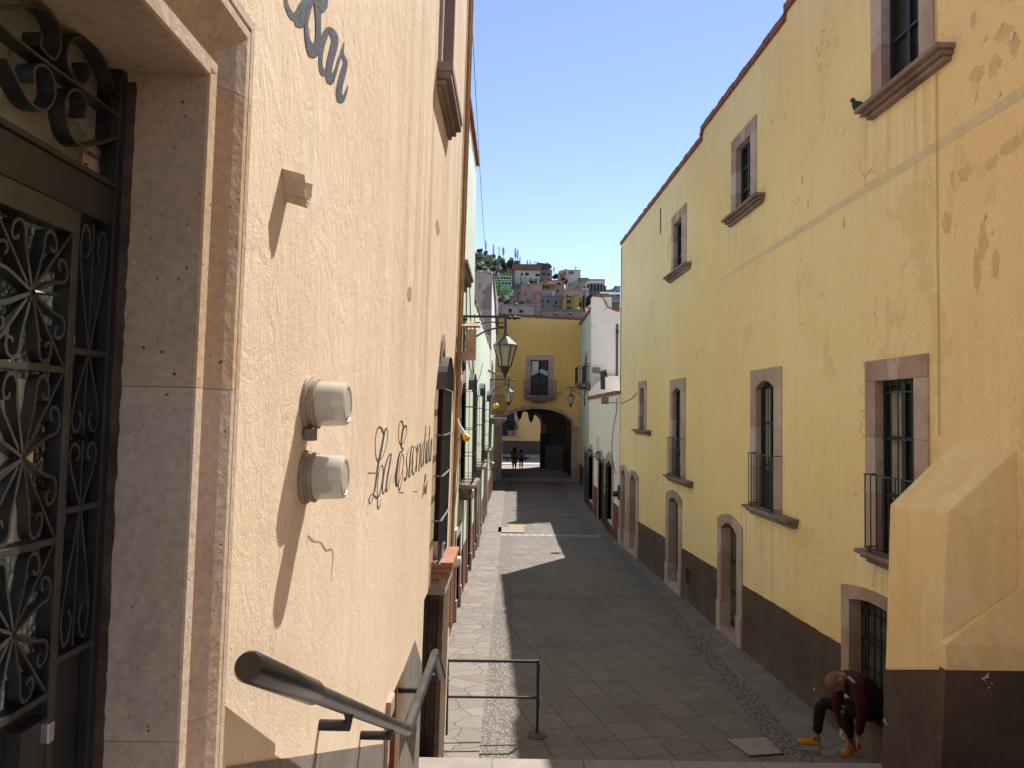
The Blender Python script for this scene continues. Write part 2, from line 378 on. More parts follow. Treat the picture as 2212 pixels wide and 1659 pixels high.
def glassy(name, c, a, rough=.1, ior=1.45, trans=True):
    m = bpy.data.materials.new(name); m.use_nodes = True; t = m.node_tree; b = t.nodes['Principled BSDF']
    b.inputs['Base Color'].default_value = col(c); b.inputs['Roughness'].default_value = rough; b.inputs['IOR'].default_value = ior
    b.inputs['Alpha'].default_value = a; return m
M_meterglass = glassy('frosted_meter_cover', (.56, .52, .44), .74, .16)
M_lampglass = glassy('lantern_glass', (.42, .45, .42), .38, .12)
def wglass():
    n = NT('hammered_door_glass')
    c = n.mix(n.ramp(n.noise(3.2, detail=4), .44, .60), (.07, .055, .03), (.62, .76, .76)); c = n.mix(n.ramp(n.noise(14, loc=(2, 2, 2)), .55, .75), c, (.15, .10, .03))  # pale teal patches paint glints and curtain tone into the glass colour
    n.bump(n.vor(70, warp=.05), 1, .02); return n.done(c, .10, 1.0)
M_hammered = wglass()
M_transom = mat('painted_transom_glass', (.26, .25, .17), (.36, .34, .24), rough=.18, ns=3, patch=((.14, .13, .10), 7, .58, .6), bump=.1, spec=.6)
# ground
def stone_common(n, c):
    c = n.mix(.35, c, n.mix(n.ramp(n.noise(45, detail=4), .3, .7), (.5, .5, .5), (1, 1, 1)), 'MULTIPLY')
    return c
def paving(name, wet=False):
    n = NT(name); br = _n(n.t, 'ShaderNodeTexBrick'); br.offset = 0.0 if not wet else .5; br.squash = 1
    n.L(n.mixv(n.pos((1, 1, 0), rot=R_(-14))) if False else n.pos((1, 1, 0), rot=R_(-14)), br.inputs['Vector'])
    br.inputs['Scale'].default_value = 1; br.inputs['Brick Width'].default_value = .47; br.inputs['Row Height'].default_value = .54
    br.inputs['Mortar Size'].default_value = .008; br.inputs['Mortar Smooth'].default_value = .2; br.inputs['Bias'].default_value = 0
    br.inputs['Color1'].default_value = (.166, .144, .125, 1); br.inputs['Color2'].default_value = (.196, .17, .149, 1); br.inputs['Mortar'].default_value = (.075, .062, .053, 1)
    w = _n(n.t, 'ShaderNodeVectorMath', operation='ADD'); nz = n.t.nodes.new('ShaderNodeTexNoise'); nz.inputs['Scale'].default_value = 1.3; nz.inputs['Detail'].default_value = 4
    k = _n(n.t, 'ShaderNodeVectorMath', operation='SCALE'); k.inputs['Scale'].default_value = .10; n.L(n.g.outputs['Position'], nz.inputs['Vector']); n.L(nz.outputs['Color'], k.inputs[0])
    n.L(n.pos((1, 1, 0), rot=R_(-14)), w.inputs[0]); n.L(k.outputs[0], w.inputs[1]); n.L(w.outputs[0], br.inputs['Vector'])
    c = n.mix(n.mul(n.ramp(n.noise(.9, detail=7, rough=.7), .48, .66), .55), br.outputs['Color'], (.12, .10, .088)); c = n.mix(n.mul(n.ramp(n.noise(14, detail=5, loc=(2, 5, 1)), .6, .72), .4), c, (.09, .075, .065))
    c = n.mix(n.mul(n.ramp(n.noise(6, detail=5), .55, .75), .3), c, (.34, .30, .27))
    c = stone_common(n, c); r = .8
    if wet:
        f = n.ramp(n.noise(1.4, sc=(.7, 1.6, 1), detail=6, rough=.65, dist=.5), .53, .60); c = n.mix(n.mul(f, .75), c, (.045, .035, .03)); r = n.ramp(f, 0, 1, .8, .45)
    n.bump(n.mul(br.outputs['Fac'], -1), .7, .012); n.bump(n.noise(5, detail=3), .3, .03); n.bump(n.noise(50, detail=5), .3, .006)
    return n.done(c, r, .3)
def flags(name):
    n = NT(name); d = n.vor(2.3, 'DISTANCE_TO_EDGE', sc=(1, 1.25, 0), rnd=.9, warp=.25)
    cc = n.vor(2.3, 'F1', sc=(1, 1.25, 0), rnd=.9, out='Color', warp=.25)
    sp = _n(n.t, 'ShaderNodeSeparateColor'); n.L(cc, sp.inputs[0])
    c = n.mix(sp.outputs[0], (.185, .158, .135), (.25, .215, .187))
    c = n.mix(n.ramp(d, .022, .012), c, (.13, .11, .095)); c = n.mix(n.mul(n.ramp(n.noise(2.5, detail=6), .52, .7), .35), c, (.20, .165, .15))
    c = stone_common(n, c); n.bump(n.ramp(d, .0, .035), .7, .014); n.bump(n.noise(8, detail=4), .35, .03); n.bump(n.noise(55, detail=5), .3, .006)
    return n.done(c, .82, .3)
def cobble(name):
    n = NT(name); d = n.vor(23, 'F1', sc=(1, .8, 0)); cc = n.vor(23, 'F1', sc=(1, .8, 0), out='Color'); sp = _n(n.t, 'ShaderNodeSeparateColor'); n.L(cc, sp.inputs[0])
    c = n.mix(sp.outputs[0], (.15, .128, .11), (.25, .222, .195)); c = n.mix(n.ramp(d, .42, .66), c, (.10, .085, .072))
    n.bump(n.ramp(d, .6, .1), .8, .022); n.bump(n.noise(60), .3, .005)
    return n.done(c, .8, .35)
M_pave = paving('stone_slab_paving'); M_pave_wet = paving('damp_stone_paving', True); M_flags = flags('crazy_paving'); M_cobble = cobble('river_cobbles')
M_slab = mat('stone_slab', (.27, .23, .20), (.33, .285, .25), ns=4, spots=((.06, .045, .04), 17, .11), bump=.5, bs=30, bd=.012)
M_road = mat('sunlit_roadway', (.40, .36, .33), (.5, .46, .42), ns=1.5)
M_earth = mat('bare_ground', (.17, .145, .11), (.22, .19, .15), ns=.2)
def hillm():
    n = NT('scrubby_hillside'); c = n.mix(n.ramp(n.noise(.09, detail=8, rough=.75), .40, .60), (.10, .11, .06), (.27, .235, .15))
    c = n.mix(n.ramp(n.noise(.35, detail=6), .5, .62), c, (.065, .08, .045)); return n.done(c, .95, .1)
M_hill = hillm()
def leafm(name, a, b):
    n = NT(name); c = n.mix(n.g.outputs['Random Per Island'], a, b); return n.done(c, .7, .3)
M_leaf_dk = leafm('dark_green_leaves', (.022, .034, .020), (.075, .10, .052))
M_leaf_md = leafm('olive_green_leaves', (.07, .085, .045), (.19, .20, .11))
M_leaf_gr = leafm('fresh_green_leaves', (.06, .10, .03), (.16, .22, .07))
M_twig = mat('pale_bare_twigs', (.30, .27, .24), (.40, .36, .32), ns=2, bump=0)
M_trunk = mat('tree_bark', (.07, .055, .045), (.11, .085, .07), ns=4)
M_skin = mat('skin', (.42, .22, .145), (.37, .185, .12), rough=.55, ns=20, bump=.1, bs=150, bd=.001, spec=.4)
M_hair_short = mat('shaved_hair', (.22, .115, .075), (.16, .08, .05), rough=.7, ns=60, bump=.3, bs=300, bd=.001)
M_beard = mat('beard_hair', (.05, .025, .015), (.09, .04, .02), rough=.8, ns=60, bump=.6, bs=250, bd=.003)
M_maroon = mat('maroon_knit', (.045, .006, .011), (.065, .010, .016), rough=.85, ns=12, bump=.4, bs=120, bd=.003)
M_jean = mat('black_denim', (.006, .008, .011), (.013, .015, .02), rough=.8, ns=14, bump=.4, bs=90, bd=.003)
M_mustard = mat('mustard_suede', (.42, .17, .018), (.52, .22, .03), rough=.75, ns=25, bump=.2, bs=120, bd=.002)
M_blackhair = mat('black_hair', (.008, .006, .006), (.018, .014, .012), rough=.5, ns=60, bump=.3)
M_coat = mat('yellow_coat', (.28, .17, .02), (.34, .21, .03), rough=.85, ns=8)
M_shirtw = mat('pale_blouse', (.34, .33, .32), (.42, .41, .40), rough=.85, ns=8)
M_strap = mat('grey_blue_stripe', (.24, .27, .34), rough=.7, bump=0)
M_peel = mat('banana_peel', (.62, .38, .04), (.48, .30, .06), rough=.5, ns=30, bump=.1)
M_silver = mat('bright_metal', (.6, .6, .6), rough=.25, bump=0, metal=.8, fine=0)
M_tankb = mat('black_tank_plastic', (.012, .012, .014), rough=.3, bump=0, spec=.6)
M_tankc = mat('beige_tank_plastic', (.55, .47, .38), rough=.4, bump=0)
_hm = {}
def hm(c, c2=None):
    k = (c, c2)
    if k not in _hm: c = (min(.9, c[0] * 1.15), c[1] * 1.06, c[2] * .98); _hm[k] = mat('house_render', c, c2 or tuple(v * .8 for v in c), ns=.35, bump=0, streak=(tuple(v * .6 for v in c), .35), sk=(.6, .6, .08))
    return _hm[k]
# ================================================================ CREAM BUILDING (left, camera stands beside it)
cream = thing('cream_building', 'cream plastered bar building close on the left with lettering and stone doorway', 'building', (-.7, 5, -2.6))
# openings in the wall plane
dU = LW.u(441, 420, .05); dTop = LW.zz((456, 165), (400, 104), o=.05)           # near door right edge and head
dU0 = dU - 1.15
wu0, wu1 = LW.u(945, 900), LW.u(974, 900, .07) - .03
wzt, wzb = LW.z(947, 822), LW.z(928, 1222)
uu0, uu1 = LW.u(948, 100), LW.u(974, 120); uzb = LW.z(947, 155)
pdu0, pdu1, pdz = LW.u(836, 1537), LW.u(868, 1456), LW.zz((836, 1537), (868, 1456), (895, 1382))
recu0, recu1 = LW.u(911, 1440), 9.0
EndU = 9.8
ops = [(dU0, dU + .03, -1.9, dTop + .03), (wu0, wu1, wzb, wzt), (uu0, uu1, uzb, 5.2), (pdu0, pdu1, -4.0, pdz), (recu0, recu1, -4.6, wzb - .22)]
wall(LW, [(-2.5, -4.6), (EndU, -4.6)], [(-2.5, 9), (EndU, 9)], ops, T=1.2, rd=.22).build('wall', M_cream, cream)
mb = MB(); mb.face([LW.p(-2.4, -4.5, -1.1), LW.p(EndU - .1, -4.5, -1.1), LW.p(EndU - .1, 8.9, -1.1), LW.p(-2.4, 8.9, -1.1)])
mb.build('inner_wall', M_wood_brown, cream)
# sloping grey dado following the stair
z1, z2 = LW.z(473, 1659), LW.z(798, 1617); u1, u2 = LW.u(473, 1659), LW.u(798, 1617)
sl = (z2 - z1) / (u2 - u1)
mb = MB()
ua = dU + .42
mb.prism(LW, [(ua, -3), (pdu0 - .06, -3.4), (pdu0 - .06, z2 + sl * (pdu0 - .06 - u2) + .02), (ua, z1 + sl * (ua - u1))], 0, .004)
tip = LW.u(895.6, 1382)
mb.prism(LW, [(pdu1 + .015, -4.2), (recu0 - .004, -4.2), (recu0 - .004, LW.z(910, 1440)), (tip, LW.z(895.6, 1382)), (pdu1 + .015, pdz - .0)], 0, .004)
bsplit(mb, 'painted_dado', M_dado, cream)
# small recessed orange door beside the stair
mb = MB(); mb.fbox(LW, pdu0 + .002, pdu1 - .002, -4, pdz - .002, -.16, -.12)
dr = mb.build('cellar_door', M_wood_orange, cream)
mb = MB()
for k in range(3):
    a = pdu0 + .04 + k * (pdu1 - pdu0 - .04) / 3
    mb.fbox(LW, a, a + .02, -4, pdz - .003, -.119, -.10)
mb.fbox(LW, pdu1 - .04, pdu1 - .002, -4, pdz - .004, -.119, -.03)
bsplit(mb, 'door_batten', M_wood_orange, dr)
mb = MB(); mb.fbox(LW, pdu0 - .07, pdu0 - .002, -3.0, pdz - .07, -.1, .025); mb.fbox(LW, pdu0 - .05, pdu0 + .12, pdz - .06, pdz + .05, -.1, .03); mb.build('stone_corner', M_cantera, cream, bevel=.012)
# ---------------- main stone doorway (moulded cantera frame)
prof = [(0, -.26), (0, .046), (.006, .05), (.050, .05), (.056, .044), (.060, .020), (.115, .018), (.125, .026), (.165, .055), (.20, .068), (.225, .068), (.232, .060), (.234, .040), (.244, .040), (.246, .064), (.275, .064), (.275, -.02)]
fr_ = thing  # alias kept short
W_ = LW.u(543, 300, .066) - dU
sc_ = W_ / .275
mb = MB()
def jamb(mb, z0, z1):
    a = [LW.p(dU + d * sc_, z0, o) for d, o in prof]; b = [LW.p(dU + d * sc_, z1, o) for d, o in prof]
    mb.hexa(a, b)
zj = [-1.9, LW.z(400, 1540), LW.z(445, 842), LW.z(456, 200)]
for a, b in zip(zj, zj[1:]): jamb(mb, a + .0006, b - .0006)
# corner + lintel mitred
A = [LW.p(dU + d * sc_, zj[-1] + .0006, o) for d, o in prof]; B = [LW.p(dU + d * sc_, dTop + d * sc_, o) for d, o in prof]; mb.hexa(A, B)
C_ = [LW.p(dU - .55, dTop + d * sc_, o) for d, o in prof]; mb.hexa(B, C_)
D_ = [LW.p(dU0 - .3, dTop + d * sc_, o) for d, o in prof]; mb.hexa([p + LW.U * -.001 for p in C_], D_)
sf = mb.build('stone_doorway', M_cantera_door, cream)
# dark brown strip paints the ragged shaded gap beside the iron frame
mb = MB(); zq = -1.9; rows = []
while zq < dTop - .01: rows.append((zq, .001 + .004 * random.random() ** 2)); zq += random.uniform(.008, .03)
for (a_, w_), (b_, x_) in zip(rows, rows[1:]): mb.face([LW.p(dU - .0015, a_, -.098 - w_), LW.p(dU - .0015, b_, -.098 - x_), LW.p(dU - .0015, b_, -.25), LW.p(dU - .0015, a_, -.25)])
mb.build('dark_gap_strip', mat('dark_gap_brown', (.05, .03, .022), (.11, .07, .05), ns=15), sf)
# ---------------- iron door with starburst grille
DP = Fr((LW.O.x - .118, 0), (0, 1), (1, 0), .018)       # door plane
door = None
mb = MB()
lu = DP.u(163, 700)         # leaf edge
ztr = DP.zz((163, 455), (0, 372))
mb.fbox(DP, lu - .022, lu, -2, ztr, -.045, 0); mb.fbox(DP, lu - .9, lu - .0221, ztr - .045, ztr, -.045, 0)
mb.fbox(DP, lu - .9, lu - .0221, -2, DP.z(110, 1500) - .012, -.04, -.028)
door = mb.build('iron_door', M_iron_dusty, cream, bevel=.002)
zrail = [DP.z(150, 800), DP.z(130, 1165), DP.z(110, 1500)]
mb = MB()
for z in zrail: mb.fbox(DP, lu - .9, lu - .0225, z - .006, z + .006, -.03, -.002)
bsplit(mb, 'grille_rail', M_iron_dusty, door)
cu = DP.u(75, 600)
hw = (lu - .022) - cu
cells = [(ztr - .045, zrail[0]), (zrail[0], zrail[1]), (zrail[1], zrail[2])]
def smooth(pts, n=5):
    out = []; P = [pts[0]] + list(pts) + [pts[-1]]
    for i in range(1, len(P) - 2):
        for k in range(n):
            t = k / n; out.append(tuple(.5 * (2 * b + (c - a) * t + (2 * a - 5 * b + 4 * c - d) * t * t + (-a + 3 * b - 3 * c + d) * t ** 3) for a, b, c, d in zip(P[i - 1], P[i], P[i + 1], P[i + 2])))
    out.append(tuple(pts[-1])); return out
def flatbar(mb, fr, pts, o0, o1, t=.0022):
    """flat iron strap on edge following pts (u,z)"""
    n = len(pts)
    L_, R2 = [], []
    for i, p in enumerate(pts):
        a = pts[max(i - 1, 0)]; b = pts[min(i + 1, n - 1)]; d = Vector((b[0] - a[0], b[1] - a[1]))
        if d.length < 1e-9: d = Vector((1, 0))
        d.normalize(); q = Vector((-d.y, d.x)) * t
        L_.append((p[0] + q.x, p[1] + q.y)); R2.append((p[0] - q.x, p[1] - q.y))
    rings = [[mb.b.verts.new(fr.p(*L_[i], o0)), mb.b.verts.new(fr.p(*L_[i], o1)), mb.b.verts.new(fr.p(*R2[i], o1)), mb.b.verts.new(fr.p(*R2[i], o0))] for i in range(n)]
    for i in range(n - 1):
        for j in range(4): mb.b.faces.new([rings[i][j], rings[i][(j + 1) % 4], rings[i + 1][(j + 1) % 4], rings[i + 1][j]])
    mb.b.faces.new(rings[0][::-1]); mb.b.faces.new(rings[-1])
petA = [(0, 0), (.22, .6), (.27, .86), (.38, .97), (.53, .93), (.60, .80), (.57, .70), (.47, .70), (.43, .76)]
petB = [(b, a) for a, b in petA]
for zt_, zb_ in cells:
    cz = (zt_ + zb_) / 2; hh = (zt_ - zb_) / 2 - .004
    for du in (0, -2 * hw):
        for sx in (-1, 1):
            for sy in (-1, 1):
                if du and sx < 0: continue
                mb = MB()
                for pet in (petA, petB):
                    flatbar(mb, DP, [(cu + du + sx * x * hw * .96, cz + sy * y * hh * .96) for x, y in smooth(pet)], -.022, -.002, .003)
                flatbar(mb, DP, [(cu + du, cz), (cu + du + sx * hw, cz + sy * hh)], -.020, -.004, .0028)
                mb.build('grille_scroll', M_iron_dusty, door)
mb = MB(); c = []
for zt_, zb_ in cells: mb.lathe(DP.p(cu, (zt_ + zb_) / 2, -.02), [(.009, 0), (.009, .006), (.006, .010)], 10, Vector((1, 0, 0)))
mb.tube([DP.p(cu, (cells[0][0] + cells[0][1]) / 2, 0), DP.p(cu + .045, (cells[0][0] + cells[0][1]) / 2 + .003, .01)], .004, 6)
bsplit(mb, 'grille_boss', M_iron, door)
mb = MB(); mb.fbox(DP, lu - .9, lu - .023, zrail[2], ztr - .046, -.040, -.030); mb.build('hammered_glass', M_hammered, door)
mb = MB()
mb.fbox(DP, cu - .5, cu + hw * .62, cells[1][1] + .01, cells[1][0] - .02, -.029, -.027)
bsplit(mb, 'curtain', M_curtain, door)
# lock with bright latch low on the leaf
mb = MB(); zl = DP.z(150, 1570)
mb.fbox(DP, lu - .10, lu - .03, zl - .05, zl + .05, -.03, .004); mb.build('lock_box', M_iron, door, bevel=.003)
mb = MB(); mb.fbox(DP, lu - .05, lu - .032, zl + .01, zl + .045, .004, .02); mb.build('latch', M_silver, door, bevel=.003)
# fixed side light, deeper
SP = Fr((LW.O.x - .134, 0), (0, 1), (1, 0), .018)
s1 = dU - .0245; s0 = lu + .0
mb = MB(); mb.fbox(SP, dU - .024, dU + .05, -2, dTop + .1, -.01, .014)
ztt = SP.zz((250, 500), (180, 462))
ztb = SP.z(240, 400); mb.fbox(SP, s0 - 1.2, dU - .0241, ztt, ztb - .012, -.05, .012); mb.fbox(SP, s0 - 1.2, dU - .0241, ztb - .0115, ztb, -.05, .018)
mb.build('door_frame', M_iron, cream, bevel=.003)
su = [s0, s1]
smid = (su[0] + su[1]) / 2; shw = (su[1] - su[0]) / 2
zs = [ztt, SP.z(200, 765), SP.z(195, 1090), SP.z(190, 1385)]
mb = MB(); mb.fbox(SP, su[0] - .1, su[1], zs[3], ztt, -.05, -.04); side = mb.build('side_light', M_hammered, cream)
mb = MB(); mb.fbox(SP, su[0] - .1, su[1], -2, zs[3], -.03, -.01); mb.build('kick_panel', M_iron, side)
mb = MB(); mb.fbox(SP, smid - .02, su[1] - .004, zs[1] + .02, zs[0] - .03, -.038, -.034); bsplit(mb, 'curtain', M_curtain, side)
mb = MB()
for z in zs[1:]: mb.fbox(SP, su[0], su[1], z - .006, z + .006, -.02, .012)
bsplit(mb, 'grille_rail', M_iron_dusty, side)
sp = [(0, 0), (.55, .5), (.75, .78), (.60, .95), (.35, .93), (.22, .80), (.38, .72)]
for zt_, zb_, up in ((zs[0], zs[1], 1), (zs[1], zs[1] - (zs[1] - zs[2]) * .55, -1), (zs[1] - (zs[1] - zs[2]) * .55, zs[2], 1), (zs[2], zs[3], -1)):
    base = zb_ if up > 0 else zt_; H = (zt_ - zb_) * .96 * up
    mb = MB()
    for sx in (-1, 1): flatbar(mb, SP, [(smid + sx * x * shw, base + y * H) for x, y in smooth(sp)], -.012, .01, .003)
    flatbar(mb, SP, [(smid, base), (smid, base + H)], -.016, .008)
    mb.build('grille_scroll', M_iron_dusty, side)
# transom with painted glass and scrolls (traced on its plane)
TP = SP
mb = MB(); mb.fbox(TP, dU0, su[1] + .001, ztb + .001, dTop + .08, -.045, -.035); tr = mb.build('transom_light', M_transom, cream)
def Z3(pts): return [TP.px(x * 600 / 1244 * .5486, y * 600 / 1244 * .5486) for x, y in pts]
scr = [[(-60, 190), (60, 300), (340, 515), (600, 700), (1050, 1040)],
       [(1050, 1030), (900, 720), (790, 470), (680, 330), (590, 300), (510, 380), (500, 520), (560, 640), (620, 690), (670, 660), (685, 590), (670, 510)],
       [(1060, 1080), (900, 1130), (700, 1185), (600, 1180), (520, 1080), (485, 900), (500, 780), (560, 730), (620, 760), (660, 840), (640, 960)],
       [(-80, 70), (100, 60), (280, 60), (380, 130), (440, 270), (440, 400), (390, 480), (320, 430), (275, 360), (290, 270)],
       [(0, 480), (90, 660), (180, 820), (290, 900), (370, 850), (400, 740), (370, 600), (300, 530), (230, 560), (230, 680)]]
for k, sline in enumerate(scr):
    mb = MB(); pts = Z3(sline if k == 0 else smooth(sline)); flatbar(mb, TP, pts, -.02, .012, .0025); mb.build('scroll', M_iron_dusty, tr)
# census sticker
q = [TP.px(x * 600 / 1244 * .5486, y * 600 / 1244 * .5486, -.032) for x, y in ((672, 1370), (850, 1465), (878, 1250), (700, 1140))]
mb = MB(); mb.prism(TP, q, -.0345, -.0335); stk = mb.build('window_sticker', mat('sticker_paper', (.62, .52, .42), (.56, .46, .38), ns=20, bump=0, rough=.5), cream)
def text_mesh(s, size, name, m, parent, fr, u, z, o, shear=0, flip=1, rot=0, depth=.0004):
    cu_ = bpy.data.curves.new(name, 'FONT'); cu_.body = s; cu_.size = size; cu_.shear = shear; cu_.extrude = depth
    ob = bpy.data.objects.new(name, cu_); COL.objects.link(ob); bpy.context.view_layer.update()
    me = bpy.data.meshes.new_from_object(ob.evaluated_get(bpy.context.evaluated_depsgraph_get())); bpy.data.objects.remove(ob)
    off = rootloc(parent); cr, sr = math.cos(rot), math.sin(rot)
    for v in me.vertices:
        x, y, w = v.co; x, y = x * cr - y * sr, x * sr + y * cr
        v.co = fr.p(u + x * flip, z + y, o + w) - off
    me.materials.clear(); me.materials.append(m); r = bpy.data.objects.new(name, me); COL.objects.link(r); r.parent = parent; return r
qb = TP.px(690 * .2646, 1225 * .2646, -.032)
text_mesh('CENSADO', .013, 'sticker_text', M_letter2, stk, TP, qb[0], qb[1] - .004, -.0330)
qb = TP.px(690 * .2646, 1345 * .2646, -.032); text_mesh('2014', .007, 'sticker_year', M_letter2, stk, TP, qb[0], qb[1] + .001, -.0330)
qb = TP.px(715 * .2646, 1270 * .2646, -.032); M_og = mat('orange_print', (.65, .20, .08), bump=0)
mb = MB(); pts = [(qb[0] + .0095 * math.cos(a) * (1 - a / 14), qb[1] + .0125 * math.sin(a) * (1 - a / 14)) for a in [i * .45 for i in range(24)]]
flatbar(mb, TP, pts, -.0334, -.0330, .0009); mb.build('sticker_spiral', M_og, stk)
qb = TP.px(825 * .2646, 1350 * .2646, -.032); mb = MB(); mb.fbox(TP, qb[0] - .006, qb[0] + .008, qb[1] - .008, qb[1] + .006, -.0334, -.0330); mb.build('sticker_emblem', M_dado, stk)
# ---------------- painted lettering
def ribbon(mb, pts, ox, oy, sc, o, wk=1.0):
    pts = smooth(pts, 6); n = len(pts); A, B = [], []
    for i, p in enumerate(pts):
        a = pts[max(i - 1, 0)]; b = pts[min(i + 1, n - 1)]; d = Vector((b[0] - a[0], b[1] - a[1]))
        if d.length < 1e-6: d = Vector((0, 1))
        d.normalize(); w = max(p[2], 2) * wk / 2; q = (-d.y * w, d.x * w); oo = o + .0006 * i / n
        A.append(LW.p(*LW.px(ox + (p[0] + q[0]) * sc, oy + (p[1] + q[1]) * sc), oo)); B.append(LW.p(*LW.px(ox + (p[0] - q[0]) * sc, oy + (p[1] - q[1]) * sc), oo))
    av = [mb.b.verts.new(v) for v in A]; bv = [mb.b.verts.new(v) for v in B]
    for i in range(n - 1): mb.b.faces.new([av[i], av[i + 1], bv[i + 1], bv[i]])
big = [
 ('letter_B', [[(250, -120, 46), (268, -20, 44), (290, 90, 52), (335, 190, 66), (400, 255, 84), (470, 190, 110), (545, 80, 130), (620, -30, 120), (660, -120, 100)],
               [(430, 270, 70), (465, 330, 100), (500, 350, 80), (530, 290, 100), (545, 200, 110)],
               [(700, -120, 30), (650, 40, 36), (598, 170, 50), (568, 320, 44), (568, 470, 42), (590, 590, 60), (640, 700, 110), (675, 770, 110), (712, 690, 96), (738, 560, 66), (742, 380, 62), (738, 200, 72), (730, 20, 90), (725, -120, 120)],
               [(745, -110, 90), (800, -20, 116), (808, 80, 108), (800, 140, 76), (795, 165, 30)]]),
 ('letter_a', [[(930, 470, 60), (900, 430, 78), (850, 500, 78), (806, 650, 62), (782, 800, 56), (780, 950, 50), (805, 1040, 62), (835, 1070, 56), (870, 1000, 40), (900, 920, 40)],
               [(915, 420, 60), (965, 500, 84), (985, 590, 84), (960, 720, 90), (920, 880, 84), (896, 1020, 76), (900, 1110, 80), (925, 1180, 76), (965, 1100, 54), (1005, 1000, 36), (1040, 880, 30), (1075, 780, 28)]]),
 ('letter_r', [[(1120, 605, 8), (1108, 680, 26), (1092, 760, 46), (1110, 830, 50), (1140, 905, 56), (1120, 1000, 72), (1085, 1130, 76), (1055, 1260, 74), (1048, 1370, 76), (1075, 1450, 84), (1120, 1400, 44), (1150, 1330, 28), (1175, 1245, 12)]])]
bar_ = None
for nm, st in big:
    mb = MB()
    for k, s_ in enumerate(st): ribbon(mb, s_, 576, 0, .14878, .0012 + .0007 * k, 1.2)
    mb.build('painted_' + nm, M_letter, cream)
LS = {'L': [[(372, 410, 10), (355, 420, 16), (335, 500, 20), (300, 680, 24), (266, 850, 22), (240, 1050, 20), (216, 1180, 16), (188, 1195, 10), (166, 1235, 12), (160, 1285, 12), (172, 1308, 8), (196, 1270, 6), (215, 1205, 12), (245, 1238, 22), (272, 1215, 16), (296, 1140, 8), (320, 1000, 9), (326, 890, 9), (312, 848, 9), (290, 880, 6), (270, 980, 5), (257, 1120, 5), (257, 1260, 7), (268, 1365, 13), (292, 1310, 4), (298, 1262, 3)],
            [(332, 480, 16), (312, 420, 16), (285, 395, 14), (255, 425, 10), (237, 520, 6), (232, 640, 6), (242, 750, 8), (264, 795, 14), (295, 775, 10), (332, 720, 7), (362, 620, 5), (378, 520, 5), (378, 440, 6), (366, 408, 8)]],
      'a': [[(425, 712, 12), (395, 740, 14), (355, 850, 15), (328, 1000, 16), (316, 1130, 15), (326, 1188, 12), (350, 1140, 6), (380, 1000, 5), (400, 880, 4)], [(425, 715, 10), (402, 850, 16), (378, 990, 16), (362, 1110, 16), (368, 1160, 12), (388, 1120, 5), (406, 1050, 3), (420, 960, 3)]],
      'E': [[(603, 378, 14), (578, 392, 18), (560, 440, 20), (548, 520, 18), (540, 600, 14), (546, 640, 16), (562, 650, 12), (552, 682, 16), (525, 705, 15), (505, 790, 20), (490, 900, 24), (480, 1010, 28), (488, 1092, 26), (508, 1065, 8), (538, 980, 5), (560, 880, 5), (570, 790, 5), (560, 722, 8), (542, 735, 7), (522, 850, 5), (512, 1000, 5), (508, 1100, 7), (518, 1148, 12), (538, 1085, 5), (556, 1000, 4), (563, 900, 3)],
            [(603, 378, 10), (606, 440, 5), (590, 520, 5), (562, 585, 8), (536, 602, 12), (516, 560, 6), (509, 470, 5), (514, 390, 5), (528, 335, 8), (548, 325, 12), (562, 370, 10), (566, 430, 7)],
            [(440, 1052, 3), (462, 970, 3), (476, 905, 4)]],
      's': [[(640, 632, 3), (615, 720, 6), (602, 800, 10), (612, 890, 12), (605, 975, 14), (588, 1032, 14), (576, 990, 9)]],
      'c': [[(684, 640, 10), (670, 622, 9), (652, 720, 14), (642, 850, 16), (632, 975, 14), (645, 985, 7), (665, 900, 4), (692, 780, 3)]],
      'o': [[(690, 640, 6), (676, 760, 13), (672, 880, 13), (682, 962, 12), (702, 925, 7), (722, 820, 7), (728, 700, 6), (715, 640, 6), (700, 630, 6)]],
      'n': [[(738, 600, 10), (728, 750, 11), (720, 930, 9)], [(728, 760, 3), (750, 640, 4), (768, 592, 8), (766, 700, 10), (752, 900, 9), (760, 905, 4)]],
      'd': [[(808, 570, 6), (792, 640, 9), (778, 780, 10), (780, 880, 9), (798, 800, 4), (812, 700, 4)], [(836, 375, 7), (822, 540, 9), (810, 700, 9), (804, 855, 8)]],
      'i': [[(843, 560, 8), (833, 700, 9), (828, 832, 8)], [(848, 478, 9), (849, 490, 9)]],
      'd2': [[(864, 548, 6), (850, 640, 9), (842, 770, 9), (846, 830, 8), (860, 760, 4)], [(882, 380, 7), (874, 540, 8), (864, 690, 9), (858, 815, 8)]],
      'a2': [[(908, 526, 8), (892, 600, 9), (880, 720, 9), (880, 806, 9), (894, 740, 4), (902, 640, 4)], [(908, 530, 6), (902, 640, 7), (890, 800, 6)]],
      'bar': [[(828, 950, 7), (813, 1080, 8), (797, 1200, 8), (787, 1248, 5)], [(832, 958, 5), (832, 1010, 5), (812, 1085, 7), (820, 1140, 6), (806, 1200, 5)], [(836, 1072, 5), (822, 1140, 5), (826, 1185, 5), (836, 1110, 4)], [(852, 1028, 4), (843, 1100, 5), (835, 1188, 4)]]}
for nm, st in LS.items():
    mb = MB()
    for k, s_ in enumerate(st): ribbon(mb, s_, 768, 850.3, .1818, .0012 + .0007 * k, 1.0)
    mb.build('painted_lettering' if nm == 'bar' else 'painted_letter', M_letter2 if nm not in 'La' else M_letter, cream)
